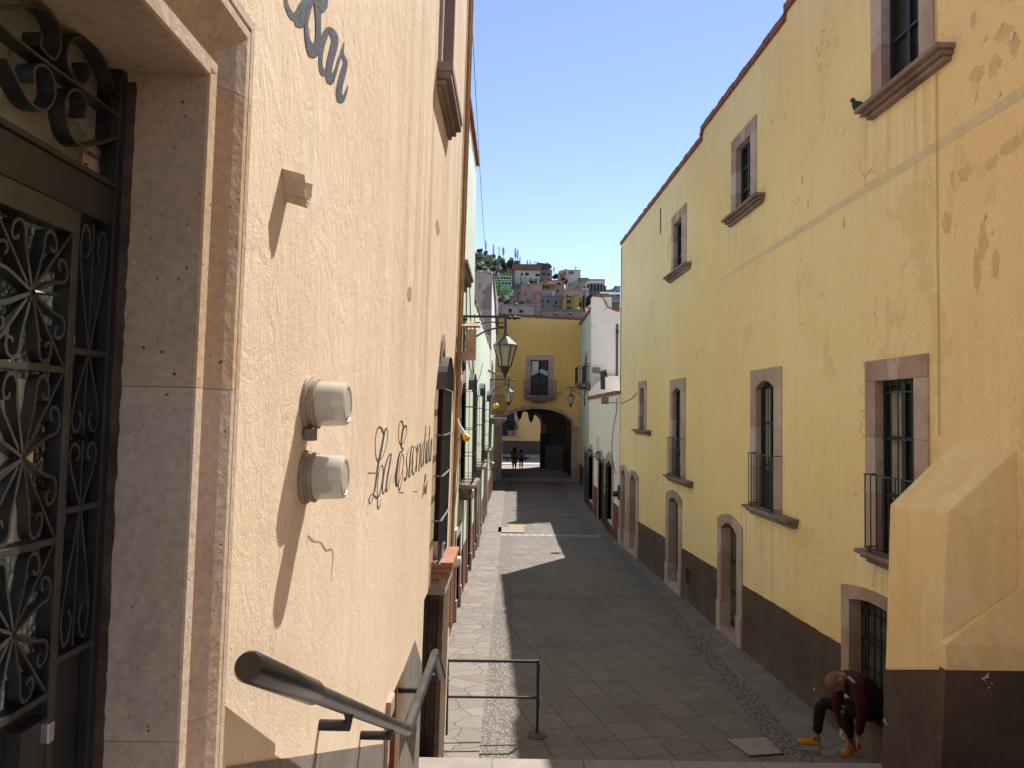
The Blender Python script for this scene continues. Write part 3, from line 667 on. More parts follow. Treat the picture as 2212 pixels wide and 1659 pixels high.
# cracks and knocked out holes in the plaster
M_crack = mat('plaster_crack', (.34, .24, .16), (.44, .32, .22), ns=20, bump=.4)
mb = MB(); ribbon(mb, [(505, 175, 10), (522, 192, 26), (545, 212, 14), (585, 218, 12), (602, 240, 16), (622, 268, 18), (655, 262, 10), (666, 300, 7), (660, 380, 5), (652, 470, 4)], 493.7, 1097, .3386, .0012, .55); mb.build('plaster_crack', M_crack, cream)
mb = MB(); ribbon(mb, [(540, 770, 3), (560, 742, 6), (580, 728, 6), (600, 745, 4), (606, 790, 4)], 493.7 - 13, 1097 + 0, .3386 * 1.0, .0022) if False else mb.face([LW.p(*LW.px(a_, b_), .0022) for a_, b_ in ((880, 626), (884, 618), (889, 624), (888, 648), (883, 652), (880, 640))]); mb.build('plaster_hole', M_crack, cream)
mb = MB(); mb.face([LW.p(*LW.px(a_, b_), .0022) for a_, b_ in ((941, 480), (945, 472), (948, 484), (950, 500), (945, 512), (942, 498))]); mb.build('plaster_hole', M_crack, cream)
mb = MB(); mb.face([LW.p(*LW.px(a_, b_), .0022) for a_, b_ in ((659, 72), (664, 60), (670, 62), (668, 76), (671, 88), (663, 80))]); mb.build('plaster_hole', M_crack, cream)
# rusty nails under the lettering
mb = MB()
for x, y, l in ((794.5, 1022, .05), (861, 1064, .025), (893, 1062, .02)):
    u, z = LW.px(x, y); mb.tube([LW.p(u, z), LW.p(u, z, l)], .004, 6); mb.tube([LW.p(u, z, l), LW.p(u, z, l + .004)], .009, 8)
bsplit(mb, 'rusty_nail', M_pipe_o, cream)
# ---------------- lower window: arched hood, brown inner frame, bar cage, terracotta sill
mb = MB(); mb.fbox(LW, wu0, wu1, wzb, wzt, -.218, -.16); win = mb.build('barred_window', M_wood_brown, cream)
mb = MB(); mb.fbox(LW, wu1 - .05, wu1 - .003, wzb, wzt - .01, -.159, -.0); mb.fbox(LW, wu1 - .055, wu1 - .0502, wzb, wzt - .01, -.159, -.13); mb.build('inner_jamb', M_wood_brown, win)
c0, c1 = min(LW.u(957, 900, .07), wu0 + .05), wu1 + .03; cp = .07
ctop = LW.z(952, 838, .07)
mb = MB()
nb = 15
for k in range(nb):
    u = c0 + .02 + (c1 - c0 - .04) * k / (nb - 1); x = 2 * (u - c0) / (c1 - c0) - 1
    mb.bar(LW.p(u, wzb - .02, cp), LW.p(u, ctop + .30 * math.sqrt(max(0, 1 - x * x)) , cp), .013)
mb.build('window_bars', M_iron, win)
mb = MB(); hood = [(c0 + (c1 - c0) * (i / 16), ctop + .33 * math.sqrt(max(0, 1 - (2 * i / 16 - 1) ** 2))) for i in range(17)]
strip(mb, LW, [(a, b - .006) for a, b in hood], hood, 0, cp + .02); mb.build('arched_hood', M_iron_dusty, win)
mb = MB()
for f in (0.0, .245, .50, .735, 1.0):
    z = wzb + (ctop - wzb) * f
    for o in (.002, cp): mb.fbox(LW, c0, c1, z - .006, z + .006, o if o > .05 else .0, (o + .02) if o > .05 else .0001) if o > .05 else None
    mb.fbox(LW, c0, c0 + .012, z - .006, z + .006, 0, cp); mb.fbox(LW, c1 - .012, c1, z - .006, z + .006, 0, cp)
mb.build('cage_hoop', mat('sunlit_hoop_steel', (.16, .16, .16), (.25, .24, .23), rough=.5, ns=20), win)  # hoops lighter than the bars: their sunlit look put into the colour
mb = MB(); a_, b_ = wu0 - .10, wu1 + .08
for (h0, h1, o, e) in ((-.05, 0.0, .20, 0), (-.10, -.052, .185, .01), (-.16, -.102, .13, .03), (-.215, -.162, .06, .05)):
    mb.fbox(LW, a_ + e, b_ - e, wzb + h0, wzb + h1, -.15, o)
mb.build('window_sill', M_terracotta, win, bevel=.012)
mb = MB(); mb.lathe(LW.p(c0 + .35, wzb, .03), [(.05, 0), (.075, .14), (.07, .14), (.06, .02)], 14); mb.build('flower_pot', M_pvc, win)
# painted arch remains behind the hood
mb = MB(); strip(mb, LW, arc(wu0 + .02, wu0 + .42, wzt + .1, .22), arc(wu0 - .05, wu0 + .50, wzt + .13, .34), 0, .02); mb.build('stone_arch', M_sill, win)
# ---------------- stone jamb of the street doorway under the window
mb = MB(); mb.fbox(LW, recu0, recu1, -4.5, wzb - .23, -.60, -.55); sd = mb.build('street_doorway', M_brownstone, cream)
mb = MB()
for (u, o0, o1) in ((8.72, -.549, -.20), (8.55, -.198, -.12), (8.42, -.118, -.065), (8.30, -.063, -.01), (8.20, -.008, .045)):
    mb.fbox(LW, u, 8.98, -4.5, wzb - .5, o0, o1)
    mb.fbox(LW, u - .03, 8.98, -4.5, -4.0, o0, o1 + .003)
mb.build('door_jamb', M_brownstone, sd, bevel=.006)
mb = MB(); mb.fbox(LW, 8.05, 9.0, wzb - .5, wzb - .23, -.5, .07); mb.fbox(LW, 8.0, 9.02, wzb - .30, wzb - .25, .071, .12); mb.build('door_cornice', M_cantera, sd, bevel=.01)
# ---------------- upper window with stone sill
mb = MB()
mb.fbox(LW, uu0 - .02, uu0 + .06, uzb, 5.4, -.2, .03); mb.fbox(LW, uu1 - .06, uu1 + .02, uzb, 5.4, -.2, .03); uw = mb.build('upper_window', M_cantera, cream, bevel=.006)
mb = MB(); mb.fbox(LW, uu0 + .061, uu1 - .061, uzb, 5.19, -.2, -.15); mb.build('window_glass', M_glass, uw)
mb = MB()
for h0, h1, o in ((-.04, .04, .13), (-.10, -.042, .12), (-.15, -.102, .075), (-.19, -.152, .035)): mb.fbox(LW, uu0 - .08 + (.13 - o) * .4, uu1 + .08 - (.13 - o) * .4, uzb + h0, uzb + h1, -.1, o)
mb.build('window_sill', M_sill, uw, bevel=.01)
# clay water spout
u, z = LW.px(618, 372); mb = MB()
oc = [(-.5 * .10 + .10 * t, -.085 * math.sin(math.pi * t) ** .8) for t in [i / 8 for i in range(9)]]
ic = [(a * .80, b * .84 - .000) for a, b in oc]
dirs = Vector((.085, .012, -.02))
for i in range(8):
    q0 = [LW.p(u + oc[i][0], z + oc[i][1], -.02), LW.p(u + oc[i + 1][0], z + oc[i + 1][1], -.02), LW.p(u + ic[i + 1][0], z + ic[i + 1][1], -.02), LW.p(u + ic[i][0], z + ic[i][1], -.02)]
    mb.hexa(q0, [q + dirs for q in q0])
mb.build('water_spout', mat('old_clay', (.60, .46, .33), (.46, .34, .24), ns=14, bump=.6, bs=40), cream, jit=.002)
# conduits at the far corner
mb = MB()
for u, r, z0, z1 in ((9.35, .02, -1.9, 9), (9.45, .018, -2.6, 9), (9.62, .025, -.6, 9)): mb.tube([LW.p(u, z0, .03), LW.p(u, z1, .03)], r, 8)
bsplit(mb, 'conduit', M_pipe_o, cream)
mb = MB(); u, z = LW.px(988, 960); mb.tube([LW.p(9.4, z + 1.2, .04), LW.p(9.38, z + .2, .06), LW.p(9.4, z, .05), LW.p(9.36, z - .4, .07), LW.p(9.3, -1.2, .05), LW.p(9.32, -2.5, .05)], .006, 6); mb.build('loose_cable', M_cable_y, cream)
# ================================================================ electricity meters
def meter(x, y, x2, label):
    u, z = LW.px(x, y); t = thing('electricity_meter', label, 'electricity meter', LW.p(u, z, 0), 'electricity meters on the cream wall')
    c = LW.p(u, z, 0); N = Vector((1, 0, 0))
    mb = MB(); mb.lathe(c, [(.080, -.01), (.090, -.004), (.093, .006), (.090, .014), (.082, .016), (.082, .026), (.086, .030), (.086, .040), (.074, .044)], 32, N); mb.build('base_ring', mat('meter_ring_metal', (.36, .29, .21), (.22, .17, .12), rough=.6, ns=12, bump=.2), t, smooth=True)
    mb = MB(); mb.lathe(c, [(.077, .040), (.0755, .08), (.074, .128), (.070, .137), (.060, .141), (.058, .137), (.001, .137)], 32, N); mb.build('glass_cover', M_meterglass, t, smooth=True)
    mb = MB(); mb.lathe(c, [(.055, .034), (.055, .085), (.001, .086)], 24, N); mb.build('dial_housing', mat('meter_dial', (.16, .155, .15), (.10, .095, .09), ns=15), t)
    mb = MB(); mb.box(c.x + .087, c.x + .09, c.y - .035, c.y + .035, c.z - .012, c.z + .03); mb.build('dial_plate', M_paper, t)
    mb = MB(); mb.lathe(c + Vector((.118, 0, -.046)), [(.012, 0), (.012, .018), (.006, .022)], 12, N); mb.build('seal_knob', M_silver, t, smooth=True)
    return t
t = meter(664, 872, 0, 'upper round glass electricity meter on the cream wall')
c = Vector(t.location); mb = MB(); mb.box(c.x + .005, c.x + .04, c.y - .055, c.y - .015, c.z - .125, c.z - .085); mb.build('seal_box', M_dado, t, bevel=.003)
meter(658, 1030, 0, 'lower round glass electricity meter on the cream wall')
# ================================================================ handrail
hr = thing('handrail', 'thick black pipe handrail going down beside the cream wall', 'handrail', LW.p(1.6, -1.5, .0))
O_ = .16
def hp(x, y, o=O_): return LW.p(*LW.px(x, y, o), o)
def bend(a, b, c, r=.07, n=6):
    u1 = (a - b).normalized(); u2 = (c - b).normalized(); out = []
    for i in range(n + 1):
        t = i / n; p, q = b + u1 * r, b + u2 * r; out.append(p * (1 - t) ** 2 + b * 2 * t * (1 - t) + q * t * t)
    return out
A0 = LW.p(*LW.px(524, 1433, .0), -.03)
P0 = hp(536, 1439, .065); P1 = hp(880, 1578, .17); P2 = hp(941, 1408, .17); P3 = hp(952, 1462, .17)
d = (P1 - P0).normalized(); Pm = P0 + d * ((hp(690, 1500, .11) - P0).length); Ps = P0 - d * .12
mb = MB(); mb.tube([P0, P0 + d * .012, Pm - d * .012, Pm], [.034, .0395, .0395, .036], 28); mb.build('sleeve', M_rail, hr, smooth=True)
pts = [Pm - d * .01] + bend(Pm, P1, P2, .035) + bend(P1, P2, P3, .05) + [P3, P3 + Vector((-.15, 0, 0))]
mb = MB(); mb.tube(pts, .031, 20); mb.build('pipe', M_railworn, hr, smooth=True)
for x, y, xr, yr in ((690, 1566, 766, 1532), (779, 1588, 828, 1565)):
    zb_ = LW.px(x, y); root = LW.p(*zb_); top = Vector(P0 + d * ((hp(xr, yr, .145) - P0).length))
    elb = Vector((top.x, root.y, root.z)); up = Vector((top.x, root.y, P0.z + (P1.z - P0.z) * (root.y - P0.y) / (P1.y - P0.y)))
    elb.x = up.x = P0.x + (P1.x - P0.x) * (root.y - P0.y) / (P1.y - P0.y)
    mb = MB(); mb.tube([root - Vector((.03, 0, 0)), elb, up - Vector((0, 0, .02))], .021, 14); mb.build('bracket', M_rail, hr, smooth=True)
root = LW.p(*LW.px(993 * .1799 + 757 - 50, 1360.6 + 640 * .1799)); 
q = P1.lerp(P2, .6); mb = MB(); mb.tube([Vector((LW.p(0, q.z).x - .02, q.y, q.z - .09)), Vector((q.x, q.y, q.z - .09)), q - Vector((0, 0, .02))], .019, 12); mb.build('bracket', M_rail, hr, smooth=True)
# ================================================================ flue, bulb, wires on the cream corner
fl = thing('flue_pipe', 'square tin flue with a rain cap jutting from the cream corner', 'flue', LW.p(9.3, 1.2, .0))
M_tin = mat('rusty_tin', (.55, .42, .29), (.38, .27, .18), rough=.6, ns=7, bump=.2)
Df = 9.5
def at9(x, y): return atD(x, y, Df)
a = at9(1012, 768); xr_, zt_, zb_ = at9(1028, 768).x, at9(1010, 760).z, at9(1010, 778).z
mb = MB(); w = .05
mb.box(LW.p(Df, 1).x - .05, xr_, Df - w, Df + w, zb_, zt_); 
x0_ = at9(1005.5, 740).x; ztop = at9(1010, 712).z
mb.box(x0_, xr_ + .001, Df - w + .001, Df + w - .001, zt_ + .001, ztop); mb.build('duct', M_tin, fl, bevel=.004)
cx_ = (x0_ + xr_) / 2; zc = at9(1010, 706).z
mb = MB(); mb.hexa([(cx_ - .115, Df - .11, zc), (cx_ + .115, Df - .11, zc), (cx_ + .115, Df + .11, zc), (cx_ - .115, Df + .11, zc)], [(cx_ - .01, Df - .01, zc + .07), (cx_ + .01, Df - .01, zc + .07), (cx_ + .01, Df + .01, zc + .07), (cx_ - .01, Df + .01, zc + .07)]); mb.build('rain_cap', M_tin, fl)
mb = MB()
for sx in (-1, 1):
    for sy in (-1, 1): mb.bar((cx_ + sx * .05, Df + sy * .04, ztop - .02), (cx_ + sx * .05, Df + sy * .04, zc + .01), .008)
bsplit(mb, 'cap_strut', M_iron, fl)
p = atD(1002, 935, 9.3)
t = thing('yellow_bulb_lamp', 'yellow lamp bulb on a grey holder angled from the cream wall corner', 'lamp', p, None)
a = atD(992, 918, 9.3); b = atD(1003, 938, 9.25); c = atD(1010, 950, 9.2)
mb = MB(); mb.tube([atD(988, 905, 9.35), a, b], [.012, .016, .03], 12); mb.build('lamp_holder', M_pvc, t, smooth=True)
dd = (c - b).normalized(); mb = MB(); mb.lathe(b, [(.022, 0), (.04, .03), (.045, .06), (.038, .085), (.001, .095)], 18, dd); mb.build('bulb', M_yellowbulb, t, smooth=True)
# ================================================================ BIG YELLOW BUILDING (right)
yb = thing('yellow_building', 'long yellow plastered building on the right with stone framed windows', 'building', RW.p(14, -4.2))
UF = RW.u(1339, 1000)        # far corner
band = lambda x, y: RW.px(x, y)
b1, b2 = RW.px(1378.5, 1125.7), RW.px(1694, 1316.7)
bs_ = (b2[1] - b1[1]) / (b2[0] - b1[0])
bandz = lambda u: b1[1] + bs_ * (u - b1[0])
steps = [RW.px(1341, 526), RW.px(1517.8, 313), RW.px(1517.8, 279), RW.px(1699, 52), RW.px(1699, 27), RW.px(1721, 0)]
za = (steps[0][1] + steps[1][1]) / 2; zb2 = (steps[2][1] + steps[3][1]) / 2; zc2 = (steps[4][1] + steps[5][1]) / 2
topY = [(-3, zc2 + .1), (steps[3][0], zc2), (steps[3][0] + 1e-4, zb2), (steps[1][0], zb2), (steps[1][0] + 1e-4, za), (UF, za)]
ops = []
def rw_rect(xl, xr, ytl, ytr, ybl, ybr):
    return [RW.u(xr, (ytr + ybr) / 2), RW.u(xl, (ytl + ybl) / 2), (RW.z(xl, ybl) + RW.z(xr, ybr)) / 2, (RW.z(xl, ytl) + RW.z(xr, ytr)) / 2]
later = []
def stone_window(outer, inner, rise, sill=None, glass='four', bars=False, guard=None, jb=3, depth=.19, proud=.025, rim=0):
    """outer/inner: u0,u1,z0,z1 ; inner z0 == outer z0"""
    o, i = list(outer), list(inner)
    i[2] = o[2]
    ops.append((i[0] - .02, i[1] + .02, o[2], i[3] + rise + .01))
    later.append((o, i, rise, sill, glass, bars, guard, jb, depth, proud))
# upper row
o = rw_rect(1885, 2019, 20, -90, 229, 134); i = rw_rect(1907.6, 1988.6, 10, -60, 215, 150); o[3] = o[2] + 2.35; i[3] = o[2] + 2.0
stone_window(o, i, 0, (RW.u(2033, 133, .15), RW.u(1853, 253, .15), .17), 'three')
o = rw_rect(1581.7, 1635, 303.6, 251, 465, 439); i = rw_rect(1592, 1623.4, 322, 291, 460, 445)
stone_window(o, i, 0, (RW.u(1638.4, 438, .12), RW.u(1564, 480, .12), .15), 'three')
o = rw_rect(1452, 1483.4, 465.5, 444.5, 590, 580); i = rw_rect(1457, 1474, 484, 471, 590, 583)
stone_window(o, i, 0, (RW.u(1482.6, 577, .12), RW.u(1437, 603, .12), .15), 'two')
# middle row
o = rw_rect(1380, 1397, 824, 822.6, 927, 929); i = rw_rect(1384, 1392.5, 842, 841, 927, 929)
stone_window(o, i, .06, (RW.u(1398, 933, .12), RW.u(1366.7, 926, .12), .13), 'two')
o = rw_rect(1448.4, 1481, 820, 817.6, 1025, 1034); i = rw_rect(1454.4, 1471.8, 848, 846, 1022, 1032)
stone_window(o, i, .10, (RW.u(1481, 1036, .18), RW.u(1432.9, 1021, .18), .17), 'door', True, (RW.u(1474, 949, .18), RW.u(1439.5, 944, .18), RW.z(1450, 946, .18)))
o = rw_rect(1623, 1690, 799.4, 792.8, 1090, 1107); i = rw_rect(1635, 1674, 839, 837, 1085, 1102)
stone_window(o, i, .12, (RW.u(1694, 1115, .22), RW.u(1599, 1086, .22), .17), 'door', True, (RW.u(1682, 988, .2), RW.u(1611.4, 977, .2), RW.z(1640, 982, .2)))
o = rw_rect(1873, 2009, 779, 766, 1187, 1222); i = rw_rect(1895, 1979, 822, 818, 1180, 1212)
stone_window(o, i, .0, (RW.u(2020, 1230, .22), RW.u(1840, 1178, .22), .17), 'door', True, (RW.u(1990, 1047, .2), RW.u(1860, 1022, .2), RW.z(1900, 1030, .2)))
# street doors: (surround xl,xr,ytop ; inner xl,xr,ytop)
doors = [((1336.8, 1355.6, 1008), (1342, 1351, 1022), .16), ((1356.8, 1379, 1020), (1360.5, 1374, 1034), .16), ((1439.5, 1473.4, 1062), (1446, 1466.6, 1082), .14), ((1552, 1605, 1114), (1560, 1594, 1140), .15), ((1820.6, 1985, 1258), (1838, 1960, 1294), .09)]
dl = []
for (sl_, sr, sy), (il, ir, iy), rise in doors:
    y0 = 1200
    su0, su1 = RW.u(sr, y0), RW.u(sl_, y0); iu0, iu1 = RW.u(ir, y0), RW.u(il, y0)
    zt = RW.z(sl_, sy); izt = RW.z(il, iy)
    g = gz((su0 + su1) / 2)
    ops.append((iu0 - .02, iu1 + .02, g - .3, izt + rise + .012)); dl.append((su0, su1, iu0, iu1, zt, izt, rise, g))
hu0, hu1 = RW.u(1491.4, 1240), RW.u(1480.8, 1240); hz0, hz1 = RW.z(1486, 1264), RW.z(1486, 1228)
ops.append((hu0, hu1, hz0, hz1))
wall(RW, [(-3, -5.2), (UF, -5.2)], topY, ops, T=6, rd=.5).build('wall', M_yellow, yb)
# the lower painted band, door openings left out
cuts = sorted([(d[0] + .01, d[1] - .01) for d in dl] + [(hu0, hu1)])
mb = MB(); u = -3
for a, b in cuts + [(UF + .0, UF + .0)]:
    if a - u > .02:
        ks = max(1, int((a - u) / .12)); top_ = [(u + (a - u) * q / ks, bandz(u + (a - u) * q / ks) + random.uniform(-.007, .007)) for q in range(ks + 1)]
        vl = [(mb.b.verts.new(RW.p(q_, -5.1, .003)), mb.b.verts.new(RW.p(q_, z_, .003))) for q_, z_ in top_]
        for (va, vb), (vc, vd) in zip(vl, vl[1:]): mb.b.faces.new([va, vc, vd, vb])
    u = b
mb.prism(RW, [(hu0, hz1), (hu1, hz1), (hu1, bandz(hu1)), (hu0, bandz(hu0))], 0, .004); mb.prism(RW, [(hu0, -5), (hu1, -5), (hu1, hz0), (hu0, hz0)], 0, .004)
bsplit(mb, 'painted_base', M_brownband, yb)
mb = MB(); mb.fbox(RW, hu0, hu1, hz0, hz1, -.32, -.10); mb.fbox(RW, hu0, hu0 + .02, hz0, hz1, -.099, .004); mb.fbox(RW, hu1 - .02, hu1, hz0, hz1, -.099, .004); mb.fbox(RW, hu0 + .021, hu1 - .021, hz0, hz0 + .02, -.099, .004); mb.fbox(RW, hu0 + .021, hu1 - .021, hz1 - .02, hz1, -.099, .004); mb.build('niche_back', M_brownband, yb)
# grey repaired seam running along the wall
s1, s2, s3 = RW.px(1559.5, 603), RW.px(1850, 424), RW.px(2212, 197)
mb = MB()
N_ = 60; rows = []
for k in range(N_ + 1):
    t = k / N_; u = s1[0] + (s3[0] - s1[0]) * t; z = s1[1] + (s3[1] - s1[1]) * t; w = .018 + .035 * min(1, t * 2.5)
    w1 = w * random.uniform(.75, 1.15); w2 = w * random.uniform(.75, 1.15); rows.append((u, z - w1, z + w2))
for a, b in zip(rows, rows[1:]): mb.face([RW.p(a[0], a[1], .003), RW.p(b[0], b[1], .003), RW.p(b[0], b[2], .003), RW.p(a[0], a[2], .003)])
mb.build('patched_seam', mat('grey_mortar', (.78, .63, .39), (.70, .56, .35), ns=5, bump=.9, bs=30, bd=.012), yb)
# loose paint flakes and bare patches near the camera
mb = MB(); mb2 = MB(); rf = random.Random(11)
def blob(x, y, rx, ry, o, m_):
    u, z = RW.px(1316.6 + x * .4048, y * .4048); k = 14; ph = rf.random() * 6
    pts = [(u + math.cos(q * 6.283 / k) * rx * rf.uniform(.55, 1.2), z + math.sin(q * 6.283 / k) * ry * rf.uniform(.55, 1.2)) for q in range(k)]
    c0 = m_.b.verts.new(RW.p(u, z, o + .002)); vv = [m_.b.verts.new(RW.p(a, b, o)) for a, b in pts]
    for q in range(k): m_.b.faces.new([c0, vv[q], vv[(q + 1) % k]])
for x, y, rx, ry in ((1960, 395, .16, .12), (2100, 175, .17, .10), (2160, 240, .10, .14), (2050, 350, .13, .15), (2120, 790, .14, .10), (1900, 920, .16, .10), (2040, 870, .12, .10), (1990, 1290, .10, .22), (1960, 1450, .08, .28), (2060, 1400, .07, .2), (1940, 110, .06, .12), (2170, 760, .10, .08), (1830, 950, .05, .12), (1030, 960, .06, .13), (940, 620, .05, .09), (1060, 1090, .05, .12), (1250, 1190, .05, .10), (1120, 370, .05, .08), (1800, 1190, .10, .16)): blob(x, y, rx * .8, ry * .8, .002, mb)
for x, y, rx, ry in ((2000, 205, .05, .03), (2085, 145, .04, .025), (1950, 520, .035, .05), (2080, 505, .035, .04), (2000, 1160, .035, .05), (2040, 1240, .025, .02), (2150, 195, .035, .04)): blob(x, y, rx, ry, .010, mb2)
bsplit(mb, 'bare_patch', mat('bare_ochre_undercoat', (.68, .49, .24), (.76, .56, .29), ns=6, bump=.5), yb); bsplit(mb2, 'peeling_flake', mat('pale_peeling_paint', (.90, .76, .52), (.80, .64, .42), ns=20, bump=.6), yb)
# coping
mb = MB(); h = .12
segs = [(-3, steps[3][0], zc2), (steps[3][0], steps[1][0], zb2), (steps[1][0], UF + .05, za)]
for k, (a, b, z) in enumerate(segs):
    n = max(1, int((b - a) / .3))
    for j in range(n):
        p, q = a + (b - a) * j / n, a + (b - a) * (j + 1) / n; dz = random.uniform(-.012, .012)
        mb.fbox(RW, p + .003, q, z + .002, z + h + dz, -.35, .05 + random.uniform(-.008, .008))
mb.fbox(RW, steps[1][0] - .06, steps[1][0] + .10, za + h + .012, zb2 - .002, -.33, .045); mb.fbox(RW, steps[3][0] - .06, steps[3][0] + .10, zb2 + h + .012, zc2 - .002, -.33, .045)
mb.build('roof_coping', M_coping, yb, jit=.006)
for (o, i, rise, sill, glass, bars, guard, jb, depth, proud) in later:
    mb = MB(); u0, u1, z0, z1 = o; v0, v1, _, w1 = i
    H = w1 - z0
    for k in range(jb):
        a, b = z0 + H * k / jb, z0 + H * (k + 1) / jb
        for p, q in ((u0, v0), (v1, u1)): mb.fbox(RW, p, q, a + .0015, b - .0015, -depth, proud)
    if rise: a_ = arc(v0, v1, w1, rise, 9); ot = [(u0 + (u1 - u0) * t / 9, z1) for t in range(10)]; ot[0] = (u0, z1); strip_in = a_
    else: a_ = [(v0, w1), (v0 + (v1 - v0) * .40, w1), (v0 + (v1 - v0) * .60, w1), (v1, w1)]; ot = [(v0, z1), (v0 + (v1 - v0) * .33, z1), (v0 + (v1 - v0) * .67, z1), (v1, z1)]
    if rise:
        mb.prism(RW, [(u0, w1), (v0, w1), (u0, z1)], -depth, proud) if False else None
        A0_ = [(u0, w1 + .001)] + [(x, y + .001) for x, y in a_]
        # three voussoirs: left, key, right
        thirds = [(0, 3), (3, 6), (6, 9)]
        for kk, (p, q) in enumerate(thirds):
            inn = a_[p:q + 1]; out = [(u0 if p == 0 else inn[0][0], z1), (u1 if q == 9 else inn[-1][0], z1)]
            poly = ([(u0, w1 + .002)] if p == 0 else []) + inn + ([(u1, w1 + .002)] if q == 9 else []) + [out[1], out[0]]
            for s_i in range(len(inn) - 1):
                pass
            mb.prism(RW, poly, -depth, proud)
    else:
        mb.prism(RW, [(u0, w1 + .002), (v0, w1 + .002), (a_[1][0], w1 + .002), ot[1], (u0, z1)], -depth, proud)
        mb.prism(RW, [(a_[1][0] + .002, w1 + .002), (a_[2][0], w1 + .002), ot[2], (ot[1][0] + .002, z1)], -depth, proud)
        mb.prism(RW, [(a_[2][0] + .002, w1 + .002), (v1, w1 + .002), (u1, w1 + .002), (u1, z1), (ot[2][0] + .002, z1)], -depth, proud)
    win = mb.build('window', M_cantera, yb, bevel=.004)
    ztop = w1 + rise - .002
    g0 = -depth + .06
    mb = MB(); fw = .05 if v1 - v0 > .5 else .04
    mb.fbox(RW, v0 + .001, v0 + fw, z0 + .002, ztop, g0, g0 + .05); mb.fbox(RW, v1 - fw, v1 - .001, z0 + .002, ztop, g0, g0 + .05)
    mb.fbox(RW, v0 + fw, v1 - fw, ztop - fw, ztop, g0, g0 + .05); mb.fbox(RW, v0 + fw, v1 - fw, z0 + .002, z0 + fw, g0, g0 + .05)
    mid = (v0 + v1) / 2; mb.fbox(RW, mid - .03, mid + .03, z0 + fw, ztop - fw, g0, g0 + .045)
    nh = {'three': 3, 'two': 3, 'four': 4, 'door': 3}[glass]
    for k in range(1, nh):
        z = z0 + (ztop - z0) * k / nh
        mb.fbox(RW, v0 + fw, mid - .0301, z - .02, z + .02, g0, g0 + .04); mb.fbox(RW, mid + .0301, v1 - fw, z - .02, z + .02, g0, g0 + .04)
    if glass == 'door': mb.fbox(RW, v0 + fw, mid - .0302, z0 + fw, z0 + .5, g0, g0 + .03); mb.fbox(RW, mid + .0302, v1 - fw, z0 + fw, z0 + .5, g0, g0 + .03)
    mb.build('window_frame', M_wood_dark, win)
    mb = MB(); mb.fbox(RW, v0 + .001, v1 - .001, z0 + .002, ztop, g0 - .03, g0 + .004); gl = mb.build('window_glass', M_glass, win)
    if glass == 'door':
        mb = MB(); 
        for k in range(10):
            p = mid + .06 + (v1 - .1 - mid - .06) * k / 10; mb.fbox(RW, p, p + .02, z0 + .6, ztop - .12, g0 + .006, g0 + .012)
        bsplit(mb, 'curtain', M_curtain2, win)
    if bars:
        mb = MB(); n = 6
        for k in range(n):
            p = v0 + .03 + (v1 - v0 - .06) * k / (n - 1); mb.bar(RW.p(p, z0 + .01, -.07), RW.p(p, ztop - .01, -.07), .012)
        for f in (.33, .66, .93): mb.fbox(RW, v0, v1, z0 + (w1 - z0) * f - .005, z0 + (w1 - z0) * f + .005, -.085, -.062)
        mb.build('window_bars', M_iron, win)
    if sill:
        a, b, pr = sill; mb = MB(); zz = z0
        for h0, h1, oo, e in ((-.05, .0, pr + .03, 0), (-.10, -.052, pr * .8, .03), (-.15, -.102, pr * .5, .07)): mb.fbox(RW, a + e, b - e, zz + h0, zz + h1, -.2, oo)
        mb.build('window_sill', M_sill, win, bevel=.008)
    if guard:
        a, b, zr = guard; pr = .16; zb_ = z0 + .05; mb = MB()
        a = max(a, u0 - .02)
        for z in (zr, zb_): mb.fbox(RW, a, b, z - .008, z + .008, pr - .012, pr + .012); mb.fbox(RW, b - .012, b, z - .007, z + .007, .02, pr - .0121); mb.fbox(RW, a, a + .012, z - .007, z + .007, .02, pr - .0121)
        n = max(5, int((b - a) / .13))
        for k in range(n + 1): p = a + .01 + (b - a - .02) * k / n; mb.bar(RW.p(p, zb_, pr), RW.p(p, zr, pr), .011)
        for p in (a + .1, b - .1): mb.lathe(RW.p(p, z0 + .002, pr), [(.03, 0), (.02, .02), (.012, .04)], 8)
        mb.build('balcony_railing', M_iron, win)
